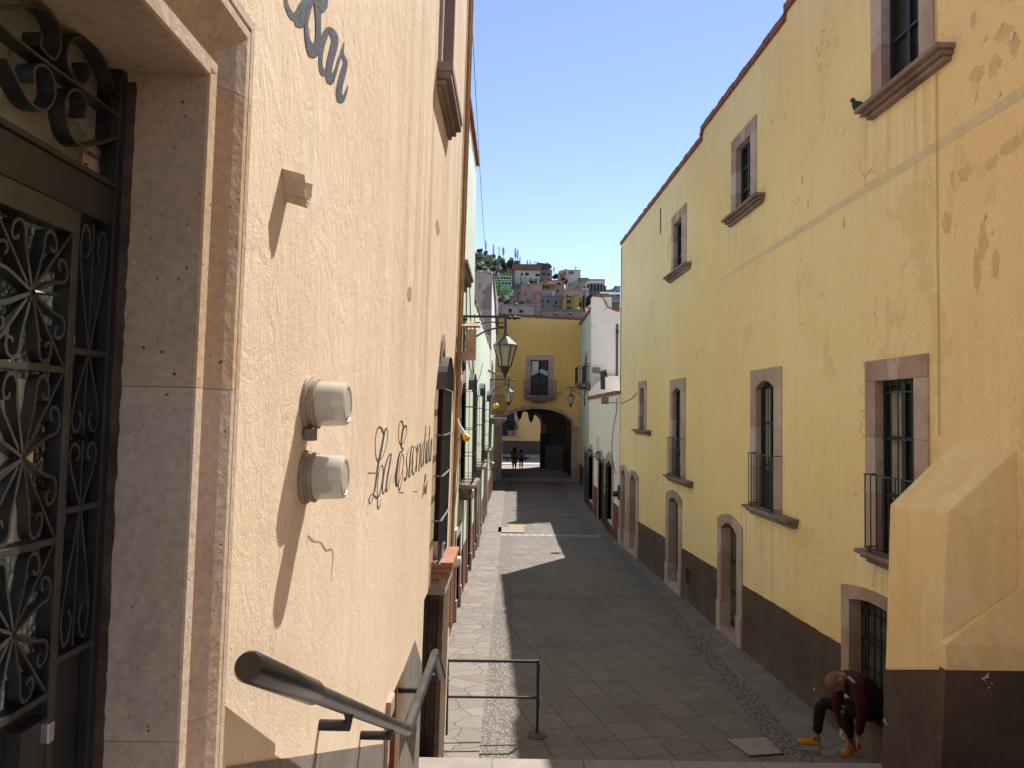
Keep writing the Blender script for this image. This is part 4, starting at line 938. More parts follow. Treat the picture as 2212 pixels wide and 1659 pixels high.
for k, (su0, su1, iu0, iu1, zt, izt, rise, g) in enumerate(dl):
    mb = MB(); D = .20; pr = .03
    gg = g - .25; n = 4; H = izt - g
    for p, q, r_ in ((su0, iu0, 1), (iu1, su1, 0)):
        mb.fbox(RW, p, q, gg, g + .55, -D, pr + .02)
        for j in range(1, n):
            a, b = g + .55 + (H - .55) * (j - 1) / (n - 1), g + .55 + (H - .55) * j / (n - 1); mb.fbox(RW, p, q, a + .002, b - .001, -D, pr)
    inn = arc(iu0, iu1, izt, rise, 9); ou = arc(su0, su1, zt - rise * .2, rise, 9)
    for p, q in ((0, 3), (3, 6), (6, 9)):
        poly = ([(su0, izt + .002)] if p == 0 else []) + inn[p:q + 1] + ([(su1, izt + .002)] if q == 9 else []) + ou[p:q + 1][::-1]
        mb.prism(RW, poly, -D, pr)
    mb.fbox(RW, iu0, iu1, gg, g + .12, -D, pr + .01) if k < 4 else None
    dr = mb.build('street_doorway', M_cantera, yb, bevel=.006)
    if k == 4: mb = MB(); mb.fbox(RW, iu0, iu1, gg, -3.50, -D, pr + .04); mb.build('door_step', M_brownstone, dr, bevel=.015)
    mb = MB(); g0 = -D + .03; zt_ = izt + rise; zb_ = g + .12 if k < 4 else -3.5
    mb.fbox(RW, iu0, iu1, zb_, zt_, g0 - .03, g0)
    dd = mb.build('door_leaf', M_wood_dark if k >= 2 else M_sill, dr)
    mb = MB()
    if k >= 2:
        for j in range(3):
            a, b = zb_ + (zt_ - rise - zb_) * (.05 + .32 * j), zb_ + (zt_ - rise - zb_) * (.33 + .32 * j)
            mb.fbox(RW, iu0 + .06, (iu0 + iu1) / 2 - .03, a, b, g0, g0 + .006); mb.fbox(RW, (iu0 + iu1) / 2 + .03, iu1 - .06, a, b, g0, g0 + .006)
        mb.build('door_glass', M_glass_g, dd)
        if k == 4:
            mb = MB()
            for j in range(9): p = iu0 + .04 + (iu1 - iu0 - .08) * j / 8; mb.bar(RW.p(p, zb_, g0 + .05), RW.p(p, zt_ - .02, g0 + .05), .016)
            for f in (.22, .55, .82): z = zb_ + (zt_ - zb_) * f; mb.fbox(RW, iu0, iu1, z - .03, z + .03, g0 + .03, g0 + .045)
            mb.build('door_bars', M_iron, dd)
    else: mb.b.free()
# thin wires down the wall and rain spout stain
mb = MB()
w0 = RW.px(2025, 130); 
for du in (0, .014):
    pts = []
    for j in range(14):
        z = 4.5 - j * (4.5 - RW.z(2025, 940)) / 13; pts.append(RW.p(w0[0] + du * (1 + .3 * math.sin(j * 1.7 + du * 60)), z, .012))
    mb.tube(pts, .003, 5)
mb.tube([RW.p(w0[0], 4.5, .012), RW.p(w0[0], 8, .012)], .004, 5)
mb.build('wall_cable', M_cable_y, yb)
mb = MB(); q0 = RW.px(1376, 848); pts = []
for j in range(11): t_ = j / 10; u_ = q0[0] + (UF - q0[0]) * t_; pts.append(RW.p(u_, q0[1] + (RW.z(1341, 868) - q0[1]) * t_ - .12 * math.sin(t_ * 3.14) - .03 * math.sin(t_ * 9), .015))
mb.tube(pts, .010, 5); mb.tube([RW.p(UF - .06, za - .1, .015), RW.p(UF - .05, 1.5, .015), RW.p(UF - .08, -1.2, .02), RW.p(UF - .05, -2.9, .02)], .012, 5); mb.build('wall_cable', M_cable, yb)
u, z = RW.px(1427, 470); mb = MB(); mb.fbox(RW, u - .08, u + .08, z - .45, z + .25, .0, .003); mb.build('damp_stain', mat('damp_dark', (.07, .055, .04), (.2, .15, .08), ns=4), yb)
# ================================================================ BUTTRESS
bX0, bX1 = 6.67, 7.62
bt = thing('buttress', 'sloping yellow buttress with a brown base against the right wall', 'buttress', (4.1, 7.1, -4))
XA = (1906 - 1105) / F * bX1
p_t = atD(1922, 1090, bX1); p_n = atD(2048, 1105, bX0); q_f = atD(2064, 955, bX1); q_n = atD(2196, 965, bX0)
xw = lambda Y: 4.55 - .027 * Y + .01
mb = MB()
xn = lambda z: p_n.x - .057 * (p_n.z - z)
xf = lambda z: p_t.x - .035 * (p_t.z - z)
zl = atD(2035, 1448, bX0).z; zlf = atD(1909, 1448, bX1).z
b0 = [(xn(-4.6), bX0, -4.6), (xw(bX0), bX0, -4.6), (xw(bX1), bX1, -4.6), (xf(-4.6), bX1, -4.6)]
m_ = [(xn(zl), bX0, zl), (xw(bX0), bX0, zl), (xw(bX1), bX1, zlf), (xf(zlf), bX1, zlf)]
t_ = [(p_n.x, bX0, p_n.z), (xw(bX0), bX0, q_n.z), (xw(bX1), bX1, q_f.z), (p_t.x, bX1, p_t.z)]
mb.hexa(m_, t_); mb.build('sloped_body', M_butt, bt, bevel=.03)
mb = MB(); e = .006
mb.hexa([(b0[0][0] - e, b0[0][1] - e, -4.6), (b0[1][0], b0[1][1] - e, -4.6), b0[2], (b0[3][0] - e, b0[3][1], -4.6)], [(m_[0][0] - e, m_[0][1] - e, zl - .001), (m_[1][0], m_[1][1] - e, zl - .001), (m_[2][0], m_[2][1], zlf - .001), (m_[3][0] - e, m_[3][1], zlf - .001)])
mb.build('painted_base', M_brownband, bt, bevel=.008)
# lower block in front, with a sloping plaster shoulder
nY = bX0 - .10; zl = atD(2100, 1448, nY).z; fx = xn(zl) - .01
a0 = atD(2020, 1386, nY); ap = atD(2195, 1272, bX0 - .02); a1z = atD(2100, 1394, nY).z; e0 = 6.2
lb = thing('stair_wall', 'low yellow stair wall with a sloping shoulder in front of the buttress', 'wall', (4.6, 6.3, -4))
mb = MB()
mb.hexa([(fx, nY, zl), (6.5, nY, zl), (6.5, bX0 - .007, zl), (fx, bX0 - .007, zl)], [(fx, nY, a1z), (6.5, nY, a1z), (6.5, bX0 - .007, a1z), (fx, bX0 - .007, a1z)])
A_ = mb.b.verts.new((fx, nY, a1z)); B_ = mb.b.verts.new((6.5, nY, a1z)); C_ = mb.b.verts.new((xw(bX0) - .02, bX0 - .007, ap.z)); D__ = mb.b.verts.new((fx, bX0 - .007, a1z)); E_ = mb.b.verts.new((6.5, bX0 - .007, a1z + .1))
for f in ((A_, B_, C_), (A_, C_, D__), (B_, E_, C_)): mb.b.faces.new(f)
mb.build('plastered_wall', M_butt, lb)
mb = MB(); mb.hexa([(xn(-4.6) - .016, nY - .006, -4.6), (6.5, nY - .006, -4.6), (6.5, bX0 - .008, -4.6), (xn(-4.6) - .016, bX0 - .008, -4.6)], [(fx - .006, nY - .006, zl - .001), (6.5, nY - .006, zl - .001), (6.5, bX0 - .008, zl - .001), (fx - .006, bX0 - .008, zl - .001)]); mb.build('painted_base', M_brownband, lb)
# ================================================================ STAIR LANDING (the stone ledge at the bottom)
st = thing('stone_staircase', 'pitted stone stair landing crossing the bottom of the view', 'staircase', (1.2, 5, -4.2))
LE = 7.78
zL = atD(1300, 1641, LE).z
mb = MB(); xs = [-1.09, -.15, .75, 1.62, 2.5, 3.3, 4.3]
for a, b in zip(xs, xs[1:]): mb.box(a + .003, b - .003, LE - .45, LE, zL - .16, zL + random.uniform(0, .006))
mb.build('edge_stone', M_slab, st, bevel=.012)
mb = MB(); mb.box(-.68, fx - .013, 6.5, LE - .455, zL - .15, zL - .004); mb.box(-1.0, fx - .013, 6.5, LE - .02, -4.4, zL - .161); mb.box(-.68, fx - .013, 4.1, 5.6, -4.4, -2.66); mb.build('landing', M_slab, st)
mb = MB()
for k in range(9): mb.box(-.66, fx - .02, 4.1 - .34 * (k + 1), 4.1 - .34 * k - .003, -2.9, -2.66 + .15 * (k + 1) - .02)
for k in range(4): mb.box(-.67, fx - .02, 5.602 + .22 * k, 5.6 + .22 * (k + 1), -4.3, -2.66 - .155 * (k + 1))
for k in range(3): mb.box(-.95, 3.9, LE + .002 + .3 * k, LE + .3 * (k + 1), -4.3, zL - .16 * (k + 1) - .002)
mb.build('step', M_slab, st)
# ================================================================ electric box
u, z = WW.px(1335, 1065)
t = thing('electricity_box', 'grey green electricity box with round black meter beside the first doorway', 'electricity box', (3.7, 27.0, -3))
c = atD(1336, 1064, 26.9); c.x = 3.74
mb = MB(); mb.box(c.x - .02, c.x + .17, c.y - .1, c.y + .1, c.z - .25, c.z + .25); mb.build('cabinet', mat('box_paint', (.10, .12, .11), (.14, .16, .14), ns=3), t, bevel=.01)
mb = MB(); mb.lathe(c + Vector((-.02, 0, -.05)), [(.1, 0), (.1, .09), (.085, .16), (.001, .17)], 18, Vector((-1, 0, 0))); mb.build('meter_dome', M_iron, t, smooth=True)
# pigeon on the sill
pg = atD(1861, 236, 9.35)
t = thing('pigeon', 'dark pigeon perched on the far end of the topmost stone sill', 'pigeon', pg - Vector((0, 0, .06)))
mb = MB()
pr = [(.004, -.17), (.02, -.15), (.028, -.08), (.055, -.03), (.07, .03), (.062, .08), (.04, .115), (.030, .135), (.001, .14)]
mb.lathe(pg + Vector((0, 0, .0)), pr, 14, Vector((-.75, -.2, .45))); hd = pg + Vector((-.115, -.02, .10)); mb.lathe(hd - Vector((0, 0, .03)), [(.005, 0), (.026, .012), (.031, .03), (.026, .05), (.004, .062)], 12)
mb.build('body', mat('pigeon_feathers', (.035, .038, .045), (.07, .075, .085), ns=30), t, smooth=True)
mb = MB(); mb.lathe(hd + Vector((-.025, 0, .0)), [(.007, 0), (.001, .025)], 8, Vector((-1, 0, -.2))); mb.build('beak', M_iron, t)
mb = MB(); mb.lathe(pg + Vector((.035, -.05, -.01)), [(.002, -.1), (.035, -.02), (.04, .03), (.002, .07)], 10, Vector((-.75, -.1, .4))); mb.build('wing', mat('pale_wing_feathers', (.28, .29, .31), (.14, .15, .17), ns=30), t, smooth=True)
mb = MB()
for s_ in (-.02, .02): mb.tube([pg + Vector((0, s_, -.04)), pg + Vector((0, s_, -.095)), pg + Vector((-.03, s_, -.1))], .004, 5)
mb.build('leg', M_terracotta, t)
# ================================================================ GROUND
def struct(name, mb, m, **k):
    o = mb.build(name, m, **k); o['kind'] = 'structure'; return o
def sheet(name, x0, x1, ys, m, dz=0, zf=gz):
    mb = MB(); f = (lambda v: v) if False else None
    X0 = x0 if callable(x0) else (lambda y: x0); X1 = x1 if callable(x1) else (lambda y: x1)
    for a, b in zip(ys, ys[1:]): mb.face([(X0(a), a, zf(a) + dz), (X1(a), a, zf(a) + dz), (X1(b), b, zf(b) + dz), (X0(b), b, zf(b) + dz)])
    return struct(name, mb, m)
YS = [6.0, 8, 10, 14, 18, 22, 27, 28.5]
YF = [28.5, 36, 44, 51.4]
SDS = .03
sheet('left_sidewalk', -2.2, -.33, YS + YF[1:], M_flags, SDS)
mb = MB()
for a, b in zip((YS + YF[1:]), (YS + YF[1:])[1:]): mb.face([(-.33, a, gz(a) + SDS), (-.33, b, gz(b) + SDS), (-.33, b, gz(b) - .05), (-.33, a, gz(a) - .05)])
struct('left_kerb', mb, M_slab)
sheet('left_cobble_strip', -.33, .09, YS + YF[1:], M_cobble)
sheet('paving', .09, 3.28, YS, M_pave)
sheet('damp_paving', .09, 3.28, YF, M_pave_wet)
sheet('right_cobble_strip', 3.28, 3.64, YS, M_cobble)
sheet('right_sidewalk', 3.64, 5.2, YS, M_flags)
sheet('far_right_sidewalk', 3.28, 5.2, YF, M_flags)
sheet('cobble_band', .09, 3.28, [17.95, 18.4], M_cobble, .004)
sheet('drain_channel', -.33, 3.28, [28.35, 28.75], mat('pale_concrete', (.30, .28, .26), (.36, .34, .31), ns=5, bump=.4), .005)
mb = MB()
for k in range(12): mb.box(-.15 + k * .28, -.02 + k * .28, 28.5, 28.6, gz(28.5) + .006, gz(28.5) + .008)
struct('drain_slots', mb, M_iron)
mb = MB(); 
for n_, x0, x1, y0, y1, m in (('concrete_patch', -.45, .55, 29.0, 30.3, None),): mb.box(x0, x1, y0, y1, -4.6, gz(29) + .03)
struct('concrete_patch', mb, mat('patched_concrete', (.24, .21, .18), (.30, .26, .22), ns=2, bump=.5))
mb = MB(); mb.box(-.05, .62, 30.4, 31.0, -4.6, gz(30) + .02); struct('yellow_painted_kerb', mb, mat('worn_yellow_paint', (.42, .27, .07), (.25, .19, .12), ns=6))
h = [G(1571, 1600), G(1655, 1596), G(1690, 1630), G(1620, 1635)]
t = thing('stone_hatch', 'square stone hatch cover set in the paving at bottom right', 'hatch cover', h[0])
mb = MB(); cx = sum(h, Vector()) / 4; mb.hexa([p + Vector((0, 0, -.05)) for p in h], [p + Vector((0, 0, .022)) for p in h]); mb.build('stone_lid', M_slab, t, bevel=.006)
mb = MB(); 
for a, b in zip(h, h[1:] + h[:1]): mb.tube([cx + (a - cx) * 1.04 + Vector((0, 0, .004)), cx + (b - cx) * 1.04 + Vector((0, 0, .004))], .012, 4)
mb.build('iron_rim', M_iron, t)
# the open land all around
mb = MB()
def gq(x0, x1, y0, y1, z): mb.face([(x0, y0, z), (x1, y0, z), (x1, y1, z), (x0, y1, z)])
gq(-3000, 3000, -3000, 4000, -5.4)
struct('ground', mb, M_earth)
# ================================================================ barrier
t = thing('barrier', 'black tubular metal barrier standing on the paving with a round foot', 'barrier', G(1160, 1592))
B = [G(964, 1592), G(1160, 1590)]
tl, tr_ = atD(968, 1427, B[0].y), atD(1170, 1429, B[1].y)
ml, mr = atD(966, 1505, B[0].y), atD(1168, 1507, B[1].y)
r = .019
TL = Vector((B[0].x, B[0].y, tl.z)); TR = Vector((B[1].x, B[1].y, tr_.z))
mb = MB(); mb.tube([TL, TR], r, 14); mb.tube([B[0].lerp(TL, (ml.z - B[0].z) / (tl.z - B[0].z)), B[1].lerp(TR, (mr.z - B[1].z) / (tr_.z - B[1].z))], r * .85, 14); mb.build('rail', M_iron, t, smooth=True)
mb = MB(); mb.tube([B[0], TL + Vector((0, 0, r))], r, 14); mb.build('post', M_iron, t, smooth=True)
mb = MB(); mb.tube([B[1], TR + Vector((0, 0, r))], r, 14); pp = mb.build('post', M_iron, t, smooth=True)
mb = MB()
for z in (TR.z - .10, mr.z - .10): mb.lathe(Vector((B[1].x + .004, B[1].y, z)), [(r + .006, 0), (r + .006, .075)], 14)
mb.build('clamp_sleeve', M_iron, pp)
mb = MB(); mb.lathe(B[1] + Vector((0, 0, .0)), [(.125, .002), (.125, .014), (.05, .022), (.025, .04)], 28); mb.build('round_foot', mat('rusty_foot', (.09, .06, .05), (.14, .10, .08), ns=9), t, smooth=True)
# banana peels
for k, (x, y, l) in enumerate(((1847, 1632, 'yellow banana peel scrap beside the tied shoe'), (1885, 1629, 'curled banana peel on the paving by the buttress foot'))):
    p = G(x, y); t = thing('banana_peel', l, 'banana peel', p)
    mb = MB()
    for j in range(2 + k):
        a = 1.2 * j + k + .5; pts = []
        for q in range(6):
            s_ = q / 5; pts.append(p + Vector((math.cos(a + s_) * .075 * s_, math.sin(a + s_) * .075 * s_, .012 + .03 * math.sin(3.1 * s_))))
        mb.tube(pts, [.012, .013, .012, .011, .009, .004], 6)
    mb.build('peel_strip', M_peel, t, smooth=True)
# ================================================================ MINT BUILDING (left, beyond the cream one)
mint = thing('mint_building', 'pale mint plastered house on the left with three tall caged windows', 'building', MW.p(16, -4.2))
ymid = 900
def mwin(xl, xr, yt, yb_): return [MW.u(xl, (yt + yb_) / 2), MW.u(xr, (yt + yb_) / 2), MW.z((xl + xr) / 2, yb_), MW.z((xl + xr) / 2, yt)]
mw = [(16.6, 18.2, MW.z(1003, 1032), MW.z(1003, 826)), (22.6, 24.0, MW.z(1035, 990), MW.z(1035, 846)), (28.6, 30.0, MW.z(1048, 962), MW.z(1048, 858))]
mup = [(13.2, 14.6, 2.6, 5.6)]
mdoor = [(15.6, 16.8, -4.6, MW.z(1000, 1128)), (19.6, 21.2, -4.6, -2.15), (23.4, 24.8, -4.6, -2.2), (27.2, 28.4, -4.6, -2.2), (31.5, 32.6, -4.6, -2.0)]
TallU = MW.u(1027, 500)
wall(MW, [(9.3, -4.8), (39, -4.8)], [(9.3, 7.05), (TallU, 7.05), (TallU + 1e-4, 3.2), (39, 3.2)], mw + mup + mdoor, T=5, rd=.22).build('wall', M_mint, mint)
mb = MB()
for a, b in ((9.3, TallU),):
    n = int((b - a) / .3)
    for j in range(n): p = a + (b - a) * j / n; mb.fbox(MW, p + .004, p + (b - a) / n, 7.052, 7.20 + random.uniform(-.015, .015), -.3, .09)
mb.build('roof_coping', M_coping, mint, jit=.008)
mb = MB()
for j in range(46): p = TallU + .02 + j * (39 - TallU - .02) / 46; mb.fbox(MW, p, p + .33, 3.202, 3.32 + random.uniform(-.05, .05), -.3, .02 + random.uniform(0, .03))
mb.build('broken_parapet_edge', M_weather, mint, jit=.02)
mb = MB()
ct = [(9.3, 15.6 - .12), (16.8 + .12, 19.5), (21.3, 23.3), (24.9, 27.1), (28.5, 31.4), (32.7, 39)]
for a, b in ct: mb.prism(MW, [(a, -4.7), (b, -4.7), (b, gz(b) + 1.15), (a, gz(a) + 1.1)], 0, .004)
bsplit(mb, 'painted_base', M_redband, mint)
for (u0, u1, z0, z1) in mw:
    mb = MB(); f = .14
    mb.fbox(MW, u0 - f, u0, z0 - .0, z1, -.2, .02); mb.fbox(MW, u1, u1 + f, z0, z1, -.2, .02)
    strip(mb, MW, arc(u0, u1, z1 - .25, .25, 8), arc(u0 - f, u1 + f, z1 - .10, .42, 8), -.2, .02); w = mb.build('caged_window', M_cantera, mint)
    mb = MB(); mb.fbox(MW, u0, u1, z0, z1, -.215, -.17); mb.build('shutter', M_wood_brown, w)
    mb = MB(); mb.fbox(MW, u0 - .15, u1 + .15, z0 - .08, z0, -.2, .34); mb.prism(MW, [(u0 - .1, z0 - .081), (u1 + .1, z0 - .081), (u1 - .1, z0 - .35), (u0 + .1, z0 - .35)], 0, .2); mb.build('window_sill', M_sill, w, bevel=.01)
    mb = MB(); n = 9; cp = .27; zt = z1 - .2
    for k in range(n): p = u0 - .02 + (u1 - u0 + .04) * k / (n - 1); mb.bar(MW.p(p, z0 + .01, cp), MW.p(p, zt, cp), .016)
    for zz in [z0 + .05, z0 + .12] + [z0 + (zt - z0) * f_ for f_ in (.3, .58, .82)] + [zt]:
        mb.fbox(MW, u0 - .03, u1 + .03, zz - .008, zz + .008, cp - .01, cp + .01)
        for p in (u0 - .03, u1 + .015): mb.fbox(MW, p, p + .014, zz - .007, zz + .007, 0, cp - .0101)
    for p in (u0 - .02, u1 + .01): mb.bar(MW.p(p, z0, .10), MW.p(p, zt, .10), .014)
    mb.build('window_cage', M_iron, w)
    mb = MB(); hd = [(u0 - .03 + (u1 - u0 + .06) * q / 12, zt + .38 * math.sqrt(max(0, 1 - (2 * q / 12 - 1) ** 2))) for q in range(13)]
    strip(mb, MW, [(a, b - .01) for a, b in hd], hd, .16, cp + .01); 
    for q in range(1, 12): mb.bar(MW.p(hd[q][0], zt, cp), MW.p(hd[q][0], hd[q][1] - .01, cp), .014)
    mb.build('arched_hood', M_iron, w)
for (u0, u1, z0, z1) in mup:
    mb = MB(); f = .14; mb.fbox(MW, u0 - f, u0, z0, z1, -.2, .03); mb.fbox(MW, u1, u1 + f, z0, z1, -.2, .03); mb.fbox(MW, u0 - f, u1 + f, z1, z1 + f, -.2, .03); w = mb.build('upper_window', M_cantera, mint)
    mb = MB(); mb.fbox(MW, u0, u1, z0, z1, -.2, -.16); mb.build('window_glass', M_wood_brown, w)
    mb = MB()
    for h0, h1, o in ((-.07, 0, .33), (-.17, -.072, .29), (-.27, -.172, .20), (-.36, -.272, .10)): mb.fbox(MW, u0 - .25 + (.33 - o) * .3, u1 + .3 - (.33 - o) * .3, z0 + h0, z0 + h1, -.1, o)
    mb.build('window_sill', M_sill, w, bevel=.012)
for k, (u0, u1, z0, z1) in enumerate(mdoor):
    mb = MB(); f = .15
    for p, q in ((u0 - f, u0), (u1, u1 + f)): mb.fbox(MW, p, q, z0, gz(u0) + .45, -.21, .06); mb.fbox(MW, p, q, gz(u0) + .452, z1, -.21, .035)
    mb.fbox(MW, u0 - f, u1 + f, z1 + .002, z1 + .2, -.21, .035)
    d = mb.build('street_doorway', M_cantera, mint, bevel=.008)
    mb = MB(); mb.fbox(MW, u0, u1, z0, z1, -.21, -.14); mb.build('door_leaf', (M_wood_brown, M_navy, M_wood_brown, M_wood_dark, M_wood_brown)[k], d)
# small things on the mint wall
mb = MB()
for u, r, o in ((33.4, .05, .06), (25.6, .045, .055)): mb.tube([MW.p(u, -4.4, o), MW.p(u, -1.6 if u > 30 else -2.2, o)], r, 10)
bsplit(mb, 'drain_pipe', M_pvc, mint, smooth=True)
mb = MB(); pts = []
for j in range(16): pts.append(MW.p(17 + j * .75, .95 + .9 * ((j / 15 - .5) ** 2) * 4 - (1.0 if j % 15 else 0) * .0, .02))
mb.tube(pts, .012, 5); mb.tube([MW.p(21.7, -3.3, .02), MW.p(21.7, 2.8, .02)], .012, 5); mb.tube([MW.p(17.8, -4, .02), MW.p(17.8, 3.4, .02)], .014, 5)
mb.tube([MW.p(19, 3.1, .02), MW.p(20, 2.0, .02), MW.p(22, .6, .02), MW.p(24, .2, .02), MW.p(26, 1.0, .02)], .013, 5)
mb.build('wall_cable', M_cable, mint)
mb = MB(); mb.tube([MW.p(35.0, 1.95, .0), MW.p(35.0, 1.8, .35), MW.p(35.0, 1.7, 1.0)], .05, 8); mb.build('rain_spout', M_sill, mint)
for u, zz in ((19.0, -1.95), (24.95 + .3, -1.75), (14.4, -2.75)):
    mb = MB(); mb.lathe(MW.p(u, zz, 0), [(.11, 0), (.11, .1), (.09, .2), (.001, .21)], 14, Vector((1, 0, 0)))
    t = tagp(mb.build('utility_meter', M_pvc, None, smooth=True, loc=tuple(MW.p(u, zz, 0))), {19.0: 'white round utility meter beside the first mint house doorway', 25.25: 'white round utility meter beyond the second mint house doorway', 14.4: 'small grey utility meter nearest on the mint wall'}[round(u, 2)], 'utility meter')
# ================================================================ WHITE HOUSE with balcony further left
wh = thing('white_house', 'white rendered house on the far left with weathered gable and iron balcony', 'building', MW.p(45, -4.2))
wops = [(40.2, 42.0, -.1, 2.6), (44.5, 45.6, -.1, 2.2), (40.6, 41.8, -4.7, -2.1), (43.6, 44.6, -4.7, -2.0), (47, 48, -4.7, -2.0)]
WH = Fr((-1.08, 0), (0, 1), (1, 0))
wall(WH, [(39.02, -4.8), (51, -4.8)], [(39.02, 7.0), (51, 7.3)], wops, T=5, rd=.25).build('wall', M_white, wh)
GF = FY(39.0)
mb = MB(); mb.prism(GF, [(-5, -1), (-1.083, -1), (-1.083, 7.02), (-1.7, 7.2), (-5, 7.3)], -.03, .02); mb.build('gable_end', M_weather, wh)
mb = MB(); mb.prism(WH, [(39.03, 7.02), (51, 7.32), (51, 5.2), (46.5, 5.9), (43.5, 6.6)], 0, .10); mb.build('brown_parapet', M_weather, wh, bevel=.01)  # brown wedge along the top of the street face
for u0, u1, z0, z1 in wops:
    mb = MB(); f = .16
    mb.fbox(WH, u0 - f, u0, z0, z1, -.24, .04); mb.fbox(WH, u1, u1 + f, z0, z1, -.24, .04); mb.fbox(WH, u0 - f, u1 + f, z1 + .001, z1 + f, -.24, .04)
    w = mb.build('window' if z0 > -3 else 'street_doorway', M_cantera, wh)
    mb = MB(); mb.fbox(WH, u0, u1, z0, z1, -.24, -.18); mb.build('window_glass' if z0 > -3 else 'door_leaf', M_glass if z0 > -3 else M_wood_dark, w)
mb = MB(); mb.prism(WH, [(39.03, -4.7), (40.4, -4.7), (40.4, -3.3), (39.03, -3.3)], 0, .004); mb.prism(WH, [(42, -4.7), (43.4, -4.7), (43.4, -3.3), (42, -3.3)], 0, .004); mb.prism(WH, [(44.8, -4.7), (46.8, -4.7), (46.8, -3.3), (44.8, -3.3)], 0, .004); bsplit(mb, 'painted_base', M_redband, wh)
bz = WH.z(1058, 903); mb = MB(); bu0, bu1 = 39.15, 43.2
for h0, h1, o in ((-.10, 0, .80), (-.20, -.102, .74), (-.32, -.202, .62)): mb.fbox(WH, bu0 + (.8 - o) * .3, bu1 - (.8 - o) * .3, bz + h0, bz + h1, -.1, o)
bal = mb.build('balcony', M_sill, wh, bevel=.01)
mb = MB()
for k in range(28): p = bu0 + .03 + (bu1 - bu0 - .06) * k / 27; mb.bar(WH.p(p, bz, .76), WH.p(p, bz + 1.15, .76), .014)
for k in range(7):
    o = .02 + .74 * k / 7
    for p in (bu0 + .03, bu1 - .03): mb.bar(WH.p(p, bz, o), WH.p(p, bz + 1.15, o), .014)
for z in (bz + .04, bz + .32, bz + 1.15):
    mb.fbox(WH, bu0, bu1, z - .012, z + .012, .745, .775)
    for p in (bu0 + .02, bu1 - .045): mb.fbox(WH, p, p + .025, z - .012, z + .012, 0, .744)
for k in range(6):
    p = bu0 + .3 + k * .66; mb.tube([WH.p(p + .13 * math.cos(a), bz + .18 + .12 * math.sin(a), .76) for a in [q * .9 for q in range(8)]], .009, 5)
for o in (.2, .5): mb.tube([WH.p(bu0 + .03, bz + .18 + .11 * math.sin(a), o + .1 * math.cos(a)) for a in [q * .9 for q in range(8)]], .009, 5)
mb.build('balcony_railing', M_iron, bal)
c = WH.p(bu0 + .05, bz + .2, .50); t = thing('yellow_globe_lamp', 'yellow globe lamp hanging on the front of the left iron balcony', 'lamp', c)
c = atD(1071.5, 877, 38.95); t.location = c
mb = MB(); mb.lathe(c, [(.06, -.15), (.14, -.11), (.175, -.03), (.165, .06), (.11, .12), (.04, .15)], 20); mb.build('globe', M_yellowbulb, t, smooth=True)
mb = MB(); mb.lathe(c + Vector((0, 0, .15)), [(.05, 0), (.05, .06), (.02, .09)], 12); mb.build('cap', M_iron, t)
